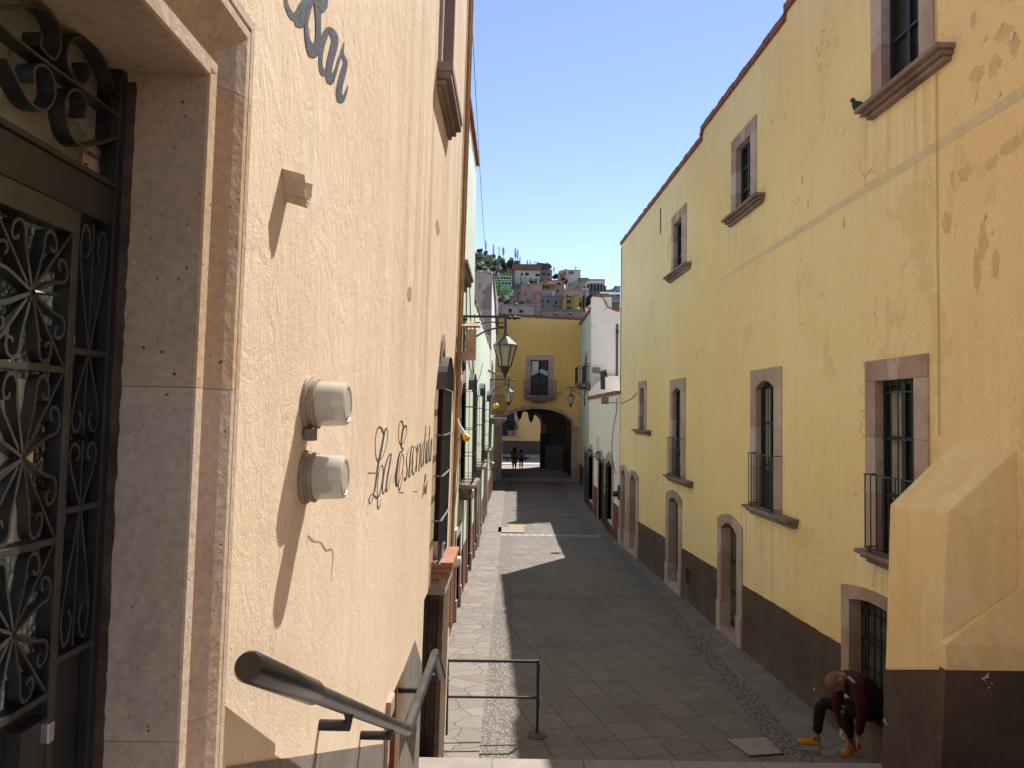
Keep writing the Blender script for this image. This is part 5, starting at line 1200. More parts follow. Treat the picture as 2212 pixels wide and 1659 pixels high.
# ================================================================ street lamps
def make_lamp():
    t = thing('street_lamp', '', 'street lamp', (0, 0, 0), 'lantern lamps on wall brackets')
    L0 = 0.94   # arm reach
    mb = MB(); mb.bar((.03, 0, -.98), (.03, 0, .04), .045); mb.bar((.0, 0, .0), (.0, 0, .05), .03); mb.tube([(-.08, 0, -.05), (.1, 0, -.05)], .025, 8)
    mb.lathe((.03, 0, -.98), [(.02, -.22), (.02, -.2), (.055, -.12), (.045, -.03), (.03, 0)], 10); mb.lathe((0, 0, -.05), [(.0, -.12), (.05, -.08), (.03, -.02), (.05, 0)], 10, Vector((-1, 0, 0)) * -1)
    mb.build('wall_plate', M_iron, t)
    mb = MB(); mb.bar((.0, 0, .02), (L0 + .08, 0, .02), .05); mb.bar((.75 * L0, 0, -.11), (L0, 0, -.11), .028); mb.bar((.55 * L0, 0, -.08), (.78 * L0, 0, -.08), .0)
    mb.bar((L0, 0, -.35), (L0, 0, .07), .055); mb.bar((.82 * L0, 0, -.2), (.82 * L0, 0, .02), .035); mb.bar((.82 * L0, 0, -.2), (L0, 0, -.2), .028)
    mb.lathe((L0 + .04, 0, -.0), [(.02, 0), (.045, .05), (.018, .09), (.05, .16), (.02, .22), (.035, .25), (.002, .32)], 8, Vector((1, 0, 0)))
    mb.build('arm', M_iron, t)
    mb = MB(); pts = [(.06 + (L0 - .08) * math.sin(a), 0, -.92 + .70 * (1 - math.cos(a)) * 1.0) for a in [i * math.pi / 2 / 12 for i in range(13)]]
    pts = [(.06 + (L0 - .1) * (1 - math.cos(a)), 0, -.90 + .68 * math.sin(a)) for a in [i * math.pi / 2 / 12 for i in range(13)]]
    mb.tube(pts, .02, 6); p2 = [(.07 + .30 * (1 - math.cos(a)), 0, -.30 + .19 * math.sin(a)) for a in [i * math.pi / 2 / 8 for i in range(9)]] + [(.42, 0, -.14), (.5, 0, -.10), (L0 - .02, 0, -.10)]
    mb.tube(p2, .015, 6); mb.build('scroll_brace', M_iron, t)
    cx = L0; zt = -.36
    mb = MB(); mb.lathe((cx, 0, zt), [(.05, .02), (.06, 0), (.07, -.05), (.275, -.235), (.275, -.25), (.04, -.22)], 6); mb.lathe((cx, 0, zt), [(.03, .06), (.03, .0)], 8); mb.build('lantern_cap', mat('lantern_tin', (.07, .068, .07), (.11, .105, .105), rough=.5, ns=9, bump=.1), t)
    hexp = lambda r, z: [Vector((cx + r * math.cos(math.pi / 3 * k), r * math.sin(math.pi / 3 * k), z)) for k in range(6)]
    a, b = hexp(.25, zt - .252), hexp(.125, zt - .72)
    mb = MB()
    for k in range(6): mb.tube([a[k], b[k]], .016, 5); mb.tube([b[k], b[(k + 1) % 6]], .013, 5)
    mb.lathe((cx, 0, zt - .72), [(.125, 0), (.11, -.015), (.075, -.12), (.05, -.14), (.055, -.16), (.02, -.19), (.03, -.215), (.03, -.235), (.003, -.26)], 12)
    mb.build('lantern_frame', M_iron, t)
    mb = MB()
    for k in range(6): mb.face([a[k] * 1.0, a[(k + 1) % 6], b[(k + 1) % 6], b[k]])
    mb.build('lantern_glass', M_lampglass, t)
    mb = MB(); mb.lathe((cx, 0, zt - .71), [(.05, 0), (.04, .03), (.02, .2)], 10); mb.build('bulb_holder', M_paper, t)
    mb = MB(); mb.lathe((cx, 0, zt - .52), [(.018, 0), (.03, .05), (.042, .12), (.03, .18), (.002, .21)], 12); mb.build('bulb', glassy('bulb_glass', (.7, .7, .66), .6, .1), t, smooth=True)
    return t
lp = make_lamp(); lp['label'] = 'nearest lantern street lamp on the left mint wall'
zl1 = MW.z(1004, 688); lp.location = (-1.1, 16.9, (893.5 - 686) / F * 16.9)
l2 = copy_tree(lp); l2.location = (-1.1, 38.2, (893.5 - 821) / F * 38.2); l2['label'] = 'farther lantern street lamp on the left in front of the iron balcony'
l3 = copy_tree(lp); l3.rotation_euler = (0, 0, math.pi); l3.location = (3.86, 40.6, (896 - 838) / F * 40.6); l3.scale = (.80, .80, .80); l3['label'] = 'lantern street lamp on the right pale green house'
# small wall lanterns (round carriage lamps)
def wall_lantern(pos, dx, label):
    t = thing('wall_lantern', label, 'wall lantern', pos, 'small carriage lanterns by the doors')
    p = Vector(pos); q = p + Vector((dx * .28, 0, .05))
    mb = MB(); mb.lathe(p, [(.05, 0), (.05, .02), (.02, .03)], 12, Vector((dx, 0, 0))); mb.tube([p, p + Vector((dx * .15, 0, -.06)), q - Vector((0, 0, .10))], .014, 6); mb.build('bracket', M_iron, t)
    mb = MB(); mb.lathe(q, [(.02, .30), (.03, .26), (.13, .19), (.13, .18), (.08, .18)], 8); mb.lathe(q, [(.05, -.10), (.07, -.07), (.075, -.055)], 8)
    for k in range(8): a = k * math.pi / 4; mb.tube([q + Vector((.115 * math.cos(a), .115 * math.sin(a), .18)), q + Vector((.075 * math.cos(a), .075 * math.sin(a), -.06))], .008, 4)
    mb.build('lantern_frame', M_iron, t)
    mb = MB(); mb.lathe(q, [(.07, -.06), (.108, .175)], 8); mb.build('lantern_glass', M_lampglass, t)
wall_lantern((-1.08, 33.0, (893 - 1012) / F * 33.0), 1, 'small black carriage lantern on the left wall beyond the caged windows')
# ================================================================ overhead cable
mb = MB(); a = atD(1016, -20, 11); b = atD(1048, 528, 60)
pts = [a.lerp(b, t_ / 14) - Vector((0, 0, 1.0 * 4 * (t_ / 14) * (1 - t_ / 14) * .5)) for t_ in range(15)]
mb.tube(pts, [.006 + .012 * i / 14 for i in range(15)], 5); tagp(mb.build('overhead_cable', M_cable, None, loc=tuple(a)), 'thin overhead cable descending past the left roofs against the sky', 'cable')

mb = MB(); rl = random.Random(3)
for k in range(46):
    Y = rl.uniform(8.8, 26); X = rl.choice((rl.uniform(-1.0, -.4), rl.uniform(3.7, 4.0), rl.uniform(.2, 3.2), rl.uniform(-1.05, -.9))); z = gz(Y) + (SDS if X < -.33 else 0) + .004; s_ = rl.uniform(.012, .028); a = rl.uniform(0, 6)
    pts = [Vector((X + math.cos(a + q * 1.57) * s_ * (1 if q % 2 else .5), Y + math.sin(a + q * 1.57) * s_ * (1 if q % 2 else .5), z + rl.uniform(0, .006))) for q in range(4)]; mb.face(pts)
o = mb.build('ground_litter', mat('dry_leaf_litter', (.30, .22, .12), (.14, .09, .05), ns=40, bump=0)); o['kind'] = 'stuff'
# ================================================================ ARCH BUILDING across the street
AY = 51.0; AF = FY(AY)
ab = thing('arch_building', 'ochre building closing the street with an arched passage under a balcony door', 'building', (1.6, AY, -4.4))
aL, aR = AF.u(1083, 1000), AF.u(1235.5, 1000)
zsp = AF.z(1160, 919); zcr = AF.z(1160, 883)
def topz(x): return AF.z(x, 681 + (x - 1081) / (1253 - 1081) * 12)
tL, tR = (AF.u(1070, 690), topz(1081)), (AF.u(1262, 690), topz(1253))
N_ = 28
ar = [(aL + (aR - aL) * .5 * (1 - math.cos(math.pi * i / N_)), zsp + (zcr - zsp) * math.sin(math.pi * i / N_)) for i in range(N_ + 1)]
bot = [(-2.0, -5)] + [(aL - 1e-4, -5)] + ar + [(aR + 1e-4, -5)] + [(6, -5)]
dl_, dr_, dzt, dzb = AF.u(1146.5, 800), AF.u(1184, 800), AF.z(1165, 778), AF.z(1165, 855)
wall(AF, bot, [(-2.0, tL[1]), (6, tR[1] - .02)], [(dl_, dr_, dzb, dzt)], T=.6, rd=.3).build('wall', M_ochre, ab)
mb = MB(); n = 30
for j in range(n):
    p = -2.0 + 8 * j / n; z = tL[1] + (tR[1] - tL[1]) * j / n; mb.fbox(AF, p, p + 8 / n - .01, z, z + .16 + random.uniform(-.02, .02), -.4, .1)
mb.build('roof_coping', M_coping, ab, jit=.01)
mb = MB(); ou = [(u + (u - (aL + aR) / 2) * .055, z + .24 * max(0, (z - zsp) / (zcr - zsp)) ** .5) for u, z in ar]
for i in range(0, N_, 2): strip(mb, AF, ar[i:i + 3], ou[i:i + 3], -.5, .05)
for p, q in ((aL - .30, aL), (aR, aR + .34)):
    mb.fbox(AF, p, q, -5, -3.6, -.5, .09); mb.fbox(AF, p + .03, q - .0, -3.598, zsp - .28, -.5, .05); mb.fbox(AF, p - .04, q + .02, zsp - .278, zsp - .16, -.5, .10); mb.fbox(AF, p - .06, q + .03, zsp - .158, zsp - .03, -.5, .13)
mb.build('stone_arch', M_cantera, ab, bevel=.01)
mb = MB(); mb.fbox(AF, dl_ - .34, dl_, dzb, dzt + .02, -.28, .04); mb.fbox(AF, dr_, dr_ + .34, dzb, dzt + .02, -.28, .04); mb.fbox(AF, dl_ - .34, dr_ + .34, dzt + .022, dzt + .34, -.28, .04)
bd = mb.build('balcony_door', M_cantera, ab)
mb = MB(); mb.fbox(AF, dl_, dr_, dzb, dzt, -.25, -.2); mb.fbox(AF, (dl_ + dr_) / 2 - .05, (dl_ + dr_) / 2 + .05, dzb, dzt, -.199, -.15); mb.build('door_leaf', M_navy, bd)
mb = MB()
for p, q in ((dl_ + .08, (dl_ + dr_) / 2 - .08), ((dl_ + dr_) / 2 + .08, dr_ - .08)): mb.fbox(AF, p, q, dzb + 1.5, dzt - .85, -.199, -.19); mb.fbox(AF, p, q, dzb + .85, dzb + 1.4, -.199, -.19)
mb.fbox(AF, (dl_ + dr_) / 2 + .08, dr_ - .08, dzt - .75, dzt - .08, -.199, -.19); mb.build('door_glass', M_glass, bd)
mb = MB(); mb.fbox(AF, dl_ + .06, (dl_ + dr_) / 2 - .06, dzt - .75, dzt - .06, -.199, -.18); mb.build('white_pane', M_paper, bd)
for k, (x0, y0, x1, y1) in enumerate(((1149.5, 866 - 3, 1164, 857), (1168, 857, 1182, 866))):
    pass
zc_ = AF.z(1165, 804)
for s_, c_ in ((1, (dl_ + dr_) / 2 - .31), (-1, (dl_ + dr_) / 2 + .33)):
    a = R_(26) * s_; hw_, hh_ = .27, .125
    rot = lambda x, y: (c_ + x * math.cos(a) - y * math.sin(a), zc_ + x * math.sin(a) + y * math.cos(a))
    mb = MB(); mb.prism(AF, [rot(-hw_, -hh_), rot(hw_, -hh_), rot(hw_, hh_), rot(-hw_, hh_), rot(-hw_ - .05, 0)], -.14, -.12); sg = mb.build('white_sign', M_paper, bd)
    mb = MB()
    for r_, n_ in ((.055, 5), (-.0, 6), (-.06, 4)):
        for q in range(n_): mb.prism(AF, [rot(-.22 + q * .06, r_ - .016), rot(-.185 + q * .06, r_ - .016), rot(-.185 + q * .06, r_ + .018), rot(-.22 + q * .06, r_ + .018)], -.12, -.117)
    for q in range(6): b_ = q * math.pi / 3; x, y = .18 + .045 * math.cos(b_), .02 + .045 * math.sin(b_); mb.prism(AF, [rot(x - .014, y - .014), rot(x + .014, y - .014), rot(x + .014, y + .014), rot(x - .014, y + .014)], -.12, -.117)
    mb.build('sign_print', M_dado, sg)
b0, b1 = AF.u(1131, 850, .6), AF.u(1201.5, 850, .6); zb_ = dzb
mb = MB()
for h0, h1, o, e in ((-.10, 0, .65, 0), (-.2, -.102, .58, .06), (-.32, -.202, .45, .15), (-.52, -.322, .06, .55)): mb.fbox(AF, b0 + e, b1 - e, zb_ + h0, zb_ + h1, -.1, o)
bal = mb.build('balcony', M_sill, ab, bevel=.01)
mb = MB()
for k in range(23): p = b0 + .05 + (b1 - b0 - .1) * k / 22; mb.bar(AF.p(p, zb_, .6), AF.p(p, zb_ + 1.0, .6), .016)
for z in (zb_ + .05, zb_ + .3, zb_ + 1.0):
    mb.fbox(AF, b0 + .02, b1 - .02, z - .012, z + .012, .585, .615)
    for p in (b0 + .02, b1 - .045): mb.fbox(AF, p, p + .025, z - .012, z + .012, 0, .584)
for k in range(5):
    o = .05 + k * .12
    for p in (b0 + .03, b1 - .03): mb.bar(AF.p(p, zb_, o), AF.p(p, zb_ + 1, o), .014)
for k in (0, 1, 2, 18, 19, 20): p = b0 + .2 + k * .115; mb.tube([AF.p(p + .06 * math.cos(a), zb_ + .17 + .09 * math.sin(a), .6) for a in [q * .9 for q in range(8)]], .008, 4)
mb.build('balcony_railing', M_iron, bal)
# passage
PE = 58.5; PF = FY(PE)
floor_z = -4.02
mb = MB()
back = [(AF.p(u, z).x, z) for u, z in ar]
def sec(Y, pts): return [Vector((u, Y, z)) for u, z in pts]
A = sec(AY + .55, [(aL - .05, -5), (aL - .05, zsp)] + [(u, z + .12) for u, z in ar[1:-1]] + [(aR + .05, zsp), (aR + .05, -5)])
B = sec(PE, [(aL - .05, -5), (aL - .05, zsp)] + [(u, z + .12) for u, z in ar[1:-1]] + [(aR + .05, zsp), (aR + .05, -5)])
for i in range(len(A) - 1): mb.face([A[i], A[i + 1], B[i + 1], B[i]])
mb.box(-3, aL - .3, AY + .65, PE, -5, 5.5); mb.box(aR + .3, 7, AY + .65, PE, -5, 5.5); mb.box(-3, 7, AY + .65, PE + .5, zcr + .6, 6.2)
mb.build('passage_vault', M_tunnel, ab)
fR = PF.u(1168, 930); fz = PF.z(1130, 889); fsp = PF.z(1160, 915); fL = aL - .1
fa = [(fL + (fR - fL) * .5 * (1 - math.cos(math.pi * i / 16)), fsp + (fz - fsp) * math.sin(math.pi * i / 16)) for i in range(17)]
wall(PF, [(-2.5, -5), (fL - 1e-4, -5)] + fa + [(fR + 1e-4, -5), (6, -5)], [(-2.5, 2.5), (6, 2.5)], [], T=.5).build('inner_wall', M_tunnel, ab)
mb = MB(); mb.fbox(PF, fR, fR + .45, -5, fsp, -.4, .06); strip(mb, PF, fa, [(u + (u - (fL + fR) / 2) * .1, z + .3 * (i / 16 * (1 - i / 16) * 4) ** .5) for i, (u, z) in enumerate(fa)], -.4, .06); mb.build('inner_arch', M_cantera, ab)
mb = MB(); mb.box(aR - .02, aR + .04, 52.5, 53.6, -4.1, -1.4); mb.box(aR - .25, aR + .0, 54.4, 55.6, -4.1, -2.5); mb.build('passage_door', M_navy, ab)
mb = MB(); c = atD(1178, 950, 57.4); mb.box(c.x - .38, c.x + .42, 57.2, 57.9, floor_z - .02, atD(1178, 936, 57.4).z); mb.build('dark_cabinet', M_navy, ab)
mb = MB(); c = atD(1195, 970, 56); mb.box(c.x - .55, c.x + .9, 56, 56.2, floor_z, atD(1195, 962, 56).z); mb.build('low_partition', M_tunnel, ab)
mb = MB(); gq = lambda x0, x1, y0, y1, z: mb.face([(x0, y0, z), (x1, y0, z), (x1, y1, z), (x0, y1, z)])
mb.box(-.9, 5, 51.2, 54.6, -5, -4.27); mb.box(-.9, 5, 54.6, 60.5, -5, floor_z); struct('passage_floor', mb, M_slab)
mb = MB(); mb.box(-30, 30, 60.5, 66.3, -5, -3.96); struct('sunlit_road', mb, M_road)
mb = MB(); mb.box(-30, 30, 66.3, 67.6, -5, -3.55); struct('far_sidewalk', mb, M_cantera)
# lanterns hanging in the passage
for x, y0, y1, D, l in ((1122, 886, 908.5, 57, 'small hexagonal lantern hanging under the arch, the farther one'), (1147, 888, 914, 52.5, 'larger hexagonal lantern hanging under the arch, the nearer one')):
    c = atD(x, y1, D); zt = atD(x, y0, D).z; H = zt - c.z
    t = thing('hanging_lantern', l, 'lantern', c, 'lanterns hanging in the passage')
    mb = MB(); hx = lambda r, z: [Vector((c.x + r * math.cos(math.pi / 3 * k), c.y + r * math.sin(math.pi / 3 * k), z)) for k in range(6)]
    a, b = hx(.26, c.z + H + .1), hx(.10, c.z + .16)
    for k in range(6): mb.tube([a[k], b[k]], .025, 5); mb.tube([a[k], a[(k + 1) % 6]], .02, 4)
    mb.lathe((c.x, c.y, c.z), [(.01, 0), (.05, .04), (.05, .1), (.11, .16), (.11, .18)], 10); mb.lathe((c.x, c.y, c.z + H + .1), [(.28, 0), (.06, .25), (.02, .5)], 6); mb.build('lantern_frame', M_iron, t)
    mb = MB()
    for k in range(6): mb.face([a[k], a[(k + 1) % 6], b[(k + 1) % 6], b[k]])
    mb.build('lantern_glass', mat('dusty_lantern_glass', (.06, .05, .045), rough=.2, bump=0), t)
# facade seen through the passage
HY = 67.5; HF = FY(HY)
hb = thing('house_beyond_arch', 'bright ochre house with brown base seen through the arch', 'building', (1, HY, -3.6))
wx0, wx1, wz0, wz1 = HF.u(1080, 900), HF.u(1111, 900), HF.z(1100, 942), HF.z(1100, 880)
dz = HF.z(1120, 952)
wall(HF, [(-14, -4), (16, -4)], [(-14, 4.0), (16, 4.0)], [(wx0, wx1, wz0, wz1)], T=4, rd=.3).build('wall', M_ochre_far, hb)
mb = MB(); mb.fbox(HF, -14, 16, -3.7, dz, 0, .005); mb.build('painted_base', M_brownband, hb)
mb = MB(); mb.fbox(HF, wx1, wx1 + .35, wz0, wz1, -.28, .04); mb.fbox(HF, wx0 - .3, wx0, wz0, wz1, -.28, .04); w = mb.build('barred_window', M_cantera, hb)
mb = MB(); mb.fbox(HF, wx0 - .4, wx1 + .55, wz0 - .16, wz0, -.2, .28); mb.build('window_sill', M_cantera, w)
mb = MB(); mb.fbox(HF, wx0, wx1, wz0, wz1, -.29, -.22); mb.build('window_glass', M_wood_dark, w)
mb = MB()
for k in range(8): p = wx0 + .05 + k * (wx1 - wx0 - .1) / 7; mb.bar(HF.p(p, wz0, .1), HF.p(p, wz1, .1), .03)
for f in (.3, .62): mb.fbox(HF, wx0, wx1, wz0 + (wz1 - wz0) * f, wz0 + (wz1 - wz0) * f + .04, .08, .12)
mb.build('window_bars', M_iron, w)
def leaves(mb, c, rad, n, s, seed=0, clump=5, flat=1.0):
    rnd = random.Random(seed); cl = []
    for k in range(clump):
        while True:
            v = Vector([rnd.uniform(-1, 1) for _ in range(3)])
            if v.length < 1: break
        cl.append((Vector((v.x * rad[0] * .62, v.y * rad[1] * .62, v.z * rad[2] * .62)), rnd.uniform(.35, .6)))
    for k in range(n):
        cc, r = rnd.choice(cl)
        while True:
            v = Vector([rnd.uniform(-1, 1) for _ in range(3)])
            if .25 < v.length < 1: break
        p = Vector(c) + cc + Vector((v.x * rad[0] * r, v.y * rad[1] * r, v.z * rad[2] * r))
        a = Vector([rnd.uniform(-1, 1) for _ in range(3)]).normalized(); b = a.orthogonal().normalized(); ss = s * rnd.uniform(.6, 1.3)
        mb.face([p - a * ss, p - b * ss * .6, p + a * ss, p + b * ss * .6])
c = atD(1103, 925, HY - .15)
t = thing('potted_plant', 'leafy green plant in a red pot on the window sill beyond the arch', 'plant', (c.x, c.y, wz0))
mb = MB(); mb.lathe((c.x - .0, c.y - .02, wz0), [(.22, 0), (.30, .42), (.34, .42), (.34, .5), (.25, .5)], 14); mb.build('pot', M_terracotta, t)
mb = MB(); leaves(mb, (c.x, c.y - .05, wz0 + 1.1), (.62, .2, .75), 260, .10, 3); mb.build('foliage', M_leaf_dk, t)
mb = MB(); mb.tube([(c.x, c.y, wz0 + .45), (c.x, c.y, wz0 + 1.3)], .03, 6); mb.build('stem', M_trunk, t)
c = atD(1120, 992, 65.5)
t = thing('street_bench', 'long dark bench slab on the bright road beyond the arch', 'bench', (c.x, 65.5, -3.96))
mb = MB(); mb.box(atD(1085, 990, 65.5).x, atD(1143, 990, 65.5).x, 65.1, 65.6, -3.80, -3.66); mb.build('seat', M_wood_dark, t, bevel=.02)
for x in (1095, 1135): mb = MB(); X = atD(x, 990, 65.5).x; mb.box(X - .08, X + .08, 65.15, 65.55, -3.96, -3.801); mb.build('leg', M_wood_dark, t)
# ================================================================ RIGHT: low white house and tall pale green house
lw = thing('low_white_house', 'low white house with red brick coping beyond the yellow building', 'building', WW.p(32, -4.4))
GU = 37.7
wt = WW.zz((1334, 854), (1272, 862))
def wr(xl, xr, yt, yb_=None, y=1000): 
    u0, u1 = WW.u(xr, y), WW.u(xl, y); return u0, u1, (WW.z((xl + xr) / 2, yb_) if yb_ else gz(u0) - .1), WW.z((xl + xr) / 2, yt)
g2 = list(wr(1310, 1325, 995)); d2 = list(wr(1294, 1304, 990)); g1 = list(wr(1271.5, 1282, 974))
g1[1] = min(g1[1], GU - .1)
g2[2] = gz(29) + .35; g1[2] = gz(29) + .35
wall(WW, [(27.0, -5), (GU, -5)], [(27.0, wt), (GU, wt)], [tuple(g2), tuple(d2), tuple(g1)], T=5, rd=.3).build('wall', M_white, lw)
mb = MB(); n = 34
for j in range(n): p = 27.0 + (GU - 27.0) * j / n; mb.fbox(WW, p, p + .31, wt + .002, wt + .13 + random.uniform(-.02, .02), -.35, .08)
mb.build('roof_coping', M_coping, lw, jit=.01)
mb = MB(); sg_ = sorted([(g2[0], g2[1]), (d2[0] - .2, d2[1] + .2), (g1[0], g1[1])]); u = 27.0
for a, b in sg_ + [(GU - .01, GU)]:
    if a - u > .02: mb.prism(WW, [(u, -4.9), (a, -4.9), (a, -3.2), (u, -3.2)], 0, .005)
    u = b
for a, b in ((g2[0], g2[1]), (g1[0], g1[1])): mb.prism(WW, [(a, -4.9), (b, -4.9), (b, g2[2] - .002), (a, g2[2] - .002)], 0, .005)
bsplit(mb, 'painted_base', M_redband, lw)
for a, b, z0, z1 in (g2, g1):
    mb = MB(); strip(mb, WW, arc(a + .02, b - .02, z1 - .3, .3, 6), arc(a - .15, b + .15, z1 - .1, .45, 6), -.2, .03); mb.fbox(WW, a - .12, a, z0 - .1, z1 - .2, -.2, .03); mb.fbox(WW, b, b + .12, z0 - .1, z1 - .2, -.2, .03); w = mb.build('barred_window', M_cantera, lw)
    mb = MB(); mb.fbox(WW, a, b, z0, z1, -.29, -.24); mb.build('shutter', M_wood_brown, w)
    mb = MB(); n = 9
    for k in range(n): p = a + .02 + (b - a - .04) * k / (n - 1); mb.bar(WW.p(p, z0 - .1, .2), WW.p(p, z1 - .1, .2), .018)
    for f in (0, .3, .62, 1):
        z = z0 - .1 + (z1 - z0) * f; mb.fbox(WW, a, b, z - .01, z + .01, .19, .212); mb.fbox(WW, a, a + .02, z - .01, z + .01, 0, .189); mb.fbox(WW, b - .02, b, z - .01, z + .01, 0, .189)
    mb.build('window_cage', M_iron, w)
a, b, z0, z1 = d2
mb = MB(); mb.fbox(WW, a - .18, a, z0, z1 - .05, -.28, .04); mb.fbox(WW, b, b + .18, z0, z1 - .05, -.28, .04); strip(mb, WW, arc(a, b, z1 - .25, .25, 6), arc(a - .18, b + .18, z1 - .05, .4, 6), -.28, .045); w = mb.build('street_doorway', M_cantera, lw, bevel=.008)
mb = MB(); mb.fbox(WW, a, b, z0, z1, -.29, -.22); mb.build('door_leaf', M_wood_brown, w)
c = WW.px(1293, 957.5); mb = MB(); mb.fbox(WW, c[0] - .28, c[0] + .28, c[1] - .28, c[1] + .28, 0, .10); mb.build('junction_box', M_lilac, lw, bevel=.01)
wall_lantern(tuple(WW.p(WW.u(1307, 990), WW.z(1307, 992), 0)), -1, 'small carriage lantern between the low white house doorway and its nearer caged window')
wall_lantern(tuple(WW.p(WW.u(1287, 975), WW.z(1287, 985), 0)), -1, 'small carriage lantern between the low white house doorway and its farther caged window')
# looping cable down the white wall
mb = MB(); pts = [WW.p(27.5 + a_, b_, .03) for a_, b_ in ((.0, .6), (.1, .1), (.9, -.4), (1.3, -1.0), (1.1, -1.7), (.5, -2.0), (.1, -2.1))]; mb.tube([Vector(q) for q in pts], .012, 5); bsplit(mb, 'wall_cable', M_cable, lw)
# flood light
c = WW.p(27.6, WW.z(1326, 868), .12); t = thing('flood_light', 'small beige flood light on an arm high on the low white wall', 'flood light', c)
mb = MB(); mb.box(c.x - .45, c.x - .2, c.y - .1, c.y + .06, c.z - .1, c.z + .16); mb.build('housing', M_sill, t, bevel=.01); mb = MB(); mb.tube([c + Vector((.12, 0, -.05)), c + Vector((-.2, 0, -.05))], .015, 6); mb.build('arm', M_iron, t)
# roof terrace bits of the white house: sloping parapet and small dark dormer
mb = MB(); DFm = FY(33.0)
x = lambda a, y: DFm.u(a, y); z = lambda a, y: DFm.z(a, y)
P_ = [(1272, 848), (1290, 826), (1306, 812), (1335, 812), (1345, 860), (1272, 862)]
mb.prism(FY(GU - .3), [FY(GU - .3).px(*q) for q in P_], -.2, 0); mb.build('roof_parapet', M_white, lw)
mb = MB(); F2 = FY(GU - .9); mb.prism(F2, [F2.px(*q) for q in ((1296.5, 803), (1306, 800.5), (1306, 842), (1297, 841))], 0, .25); dm = mb.build('dark_dormer', M_navy, lw)
mb = MB(); q = [F2.px(*q) for q in ((1295, 803), (1307.5, 799), (1311, 814), (1309, 816), (1306, 804), (1295.5, 806))]; mb.prism(F2, q, -.05, .35); mb.build('dormer_roof', M_iron, dm)
# tall pale green house
tg = thing('pale_green_house', 'tall pale green house with a blank lilac side wall at the end of the street', 'building', WW.p(44, -4.4))
GX = atD(1278, 800, GU).x
TG = Fr((GX, 0), (.012, 1), (-1, .012))
ztg = atD(1278, 641, GU).z; zt2 = TG.z(1254, 687); uend = AY + .02
z0w = lambda a, y: TG.z(a, y)
def tr_(xl, xr, yt, yb_): 
    ym = (yt + yb_) / 2; return (TG.u(xr, ym), TG.u(xl, ym), TG.z((xl + xr) / 2, yb_), TG.z((xl + xr) / 2, yt))
ups = [(39.9, 41.0, TG.z(1266, 838), TG.z(1266, 770)), (45.6, 46.8, TG.z(1255, 835), TG.z(1255, 780))]
lows = [(40.0, 40.9, -5, TG.z(1261, 970)), (45.5, 46.8, -5, TG.z(1250, 965)), ]
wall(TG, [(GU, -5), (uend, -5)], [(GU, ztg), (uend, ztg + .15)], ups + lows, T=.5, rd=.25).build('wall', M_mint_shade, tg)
mb = MB(); n = 38
for j in range(n): p = GU + (uend - GU) * j / n; zz = ztg + .15 * j / n; mb.fbox(TG, p, p + .34, zz, zz + .16 + random.uniform(-.02, .02), -.35, .1)
mb.build('roof_coping', M_coping, tg, jit=.01)
GF = FY(GU - .02)
gp = [(1277.6, 1100), (1277.6, 643), (1281, 640), (1290, 641.5), (1302, 643), (1304, 650), (1308, 655), (1312, 663), (1318, 667), (1325, 670), (1333, 673), (1345, 674), (1345, 1100)]
mb = MB(); mb.prism(GF, [GF.px(*q) for q in gp], -.3, 0); mb.build('side_wall', M_lilac, tg)
gp2 = [(1277.4, 641), (1290, 639.4), (1303, 641), (1305, 648), (1309, 653), (1313, 661), (1319, 665), (1326, 668), (1334, 671), (1334, 673.5), (1325, 670.5), (1318, 667.5), (1312, 663.5), (1308, 655.5), (1304, 650.5), (1302, 643.5), (1290, 642), (1281, 640.6)]
mb = MB(); mb.prism(GF, [GF.px(*q) for q in gp2], -.35, .05); mb.build('broken_brick_edge', M_coping, tg, jit=.02)
mb = MB()
for xx in (1334.5, 1331.5): mb.tube([GF.p(*GF.px(xx, 700), .03), GF.p(*GF.px(xx - 1, 1000), .03)], .025, 5)
mb.fbox(GF, GF.u(1330, 716), GF.u(1336, 716), GF.z(1333, 719), GF.z(1333, 714), .0, .1); mb.build('wall_cable', M_cable, tg)
mb = MB(); c = GF.px(1280, 799); mb.fbox(GF, c[0], c[0] + .35, c[1] - .15, c[1] + .12, 0, .2); mb.build('meter_cabinet', M_sill, tg)
for k, (a, b, z0, z1) in enumerate(ups + lows):
    mb = MB(); f = .16; mb.fbox(TG, a - f, a, z0, z1, -.24, .04); mb.fbox(TG, b, b + f, z0, z1, -.24, .04); mb.fbox(TG, a - f, b + f, z1 + .001, z1 + .3, -.24, .04)
    w = mb.build('balcony_window' if k < 2 else 'street_doorway', M_cantera, tg)
    mb = MB(); mb.fbox(TG, a, b, z0, z1, -.24, -.18); mb.build('window_glass' if k < 2 else 'door_leaf', M_wood_brown if k else M_cantera, w)
    if k < 2:
        mb = MB(); mb.fbox(TG, a - .5, b + .5, z0 - .15, z0, -.1, .62); mb.fbox(TG, a - .4, b + .4, z0 - .3, z0 - .152, -.1, .45); mb.build('balcony_slab', M_sill, w)
        mb = MB()
        for j in range(13): p = a - .45 + (b - a + .9) * j / 12; mb.bar(TG.p(p, z0, .58), TG.p(p, z0 + 1.0, .58), .022)
        for zz in (z0 + .05, z0 + 1.0):
            mb.fbox(TG, a - .47, b + .47, zz - .015, zz + .015, .565, .595)
            for p in (a - .46, b + .44): mb.fbox(TG, p, p + .02, zz - .015, zz + .015, 0, .564)
        for o in (.15, .3, .45):
            for p in (a - .45, b + .45): mb.bar(TG.p(p, z0, o), TG.p(p, z0 + 1, o), .018)
        mb.build('balcony_railing', M_iron, w)
mb = MB(); u = GU
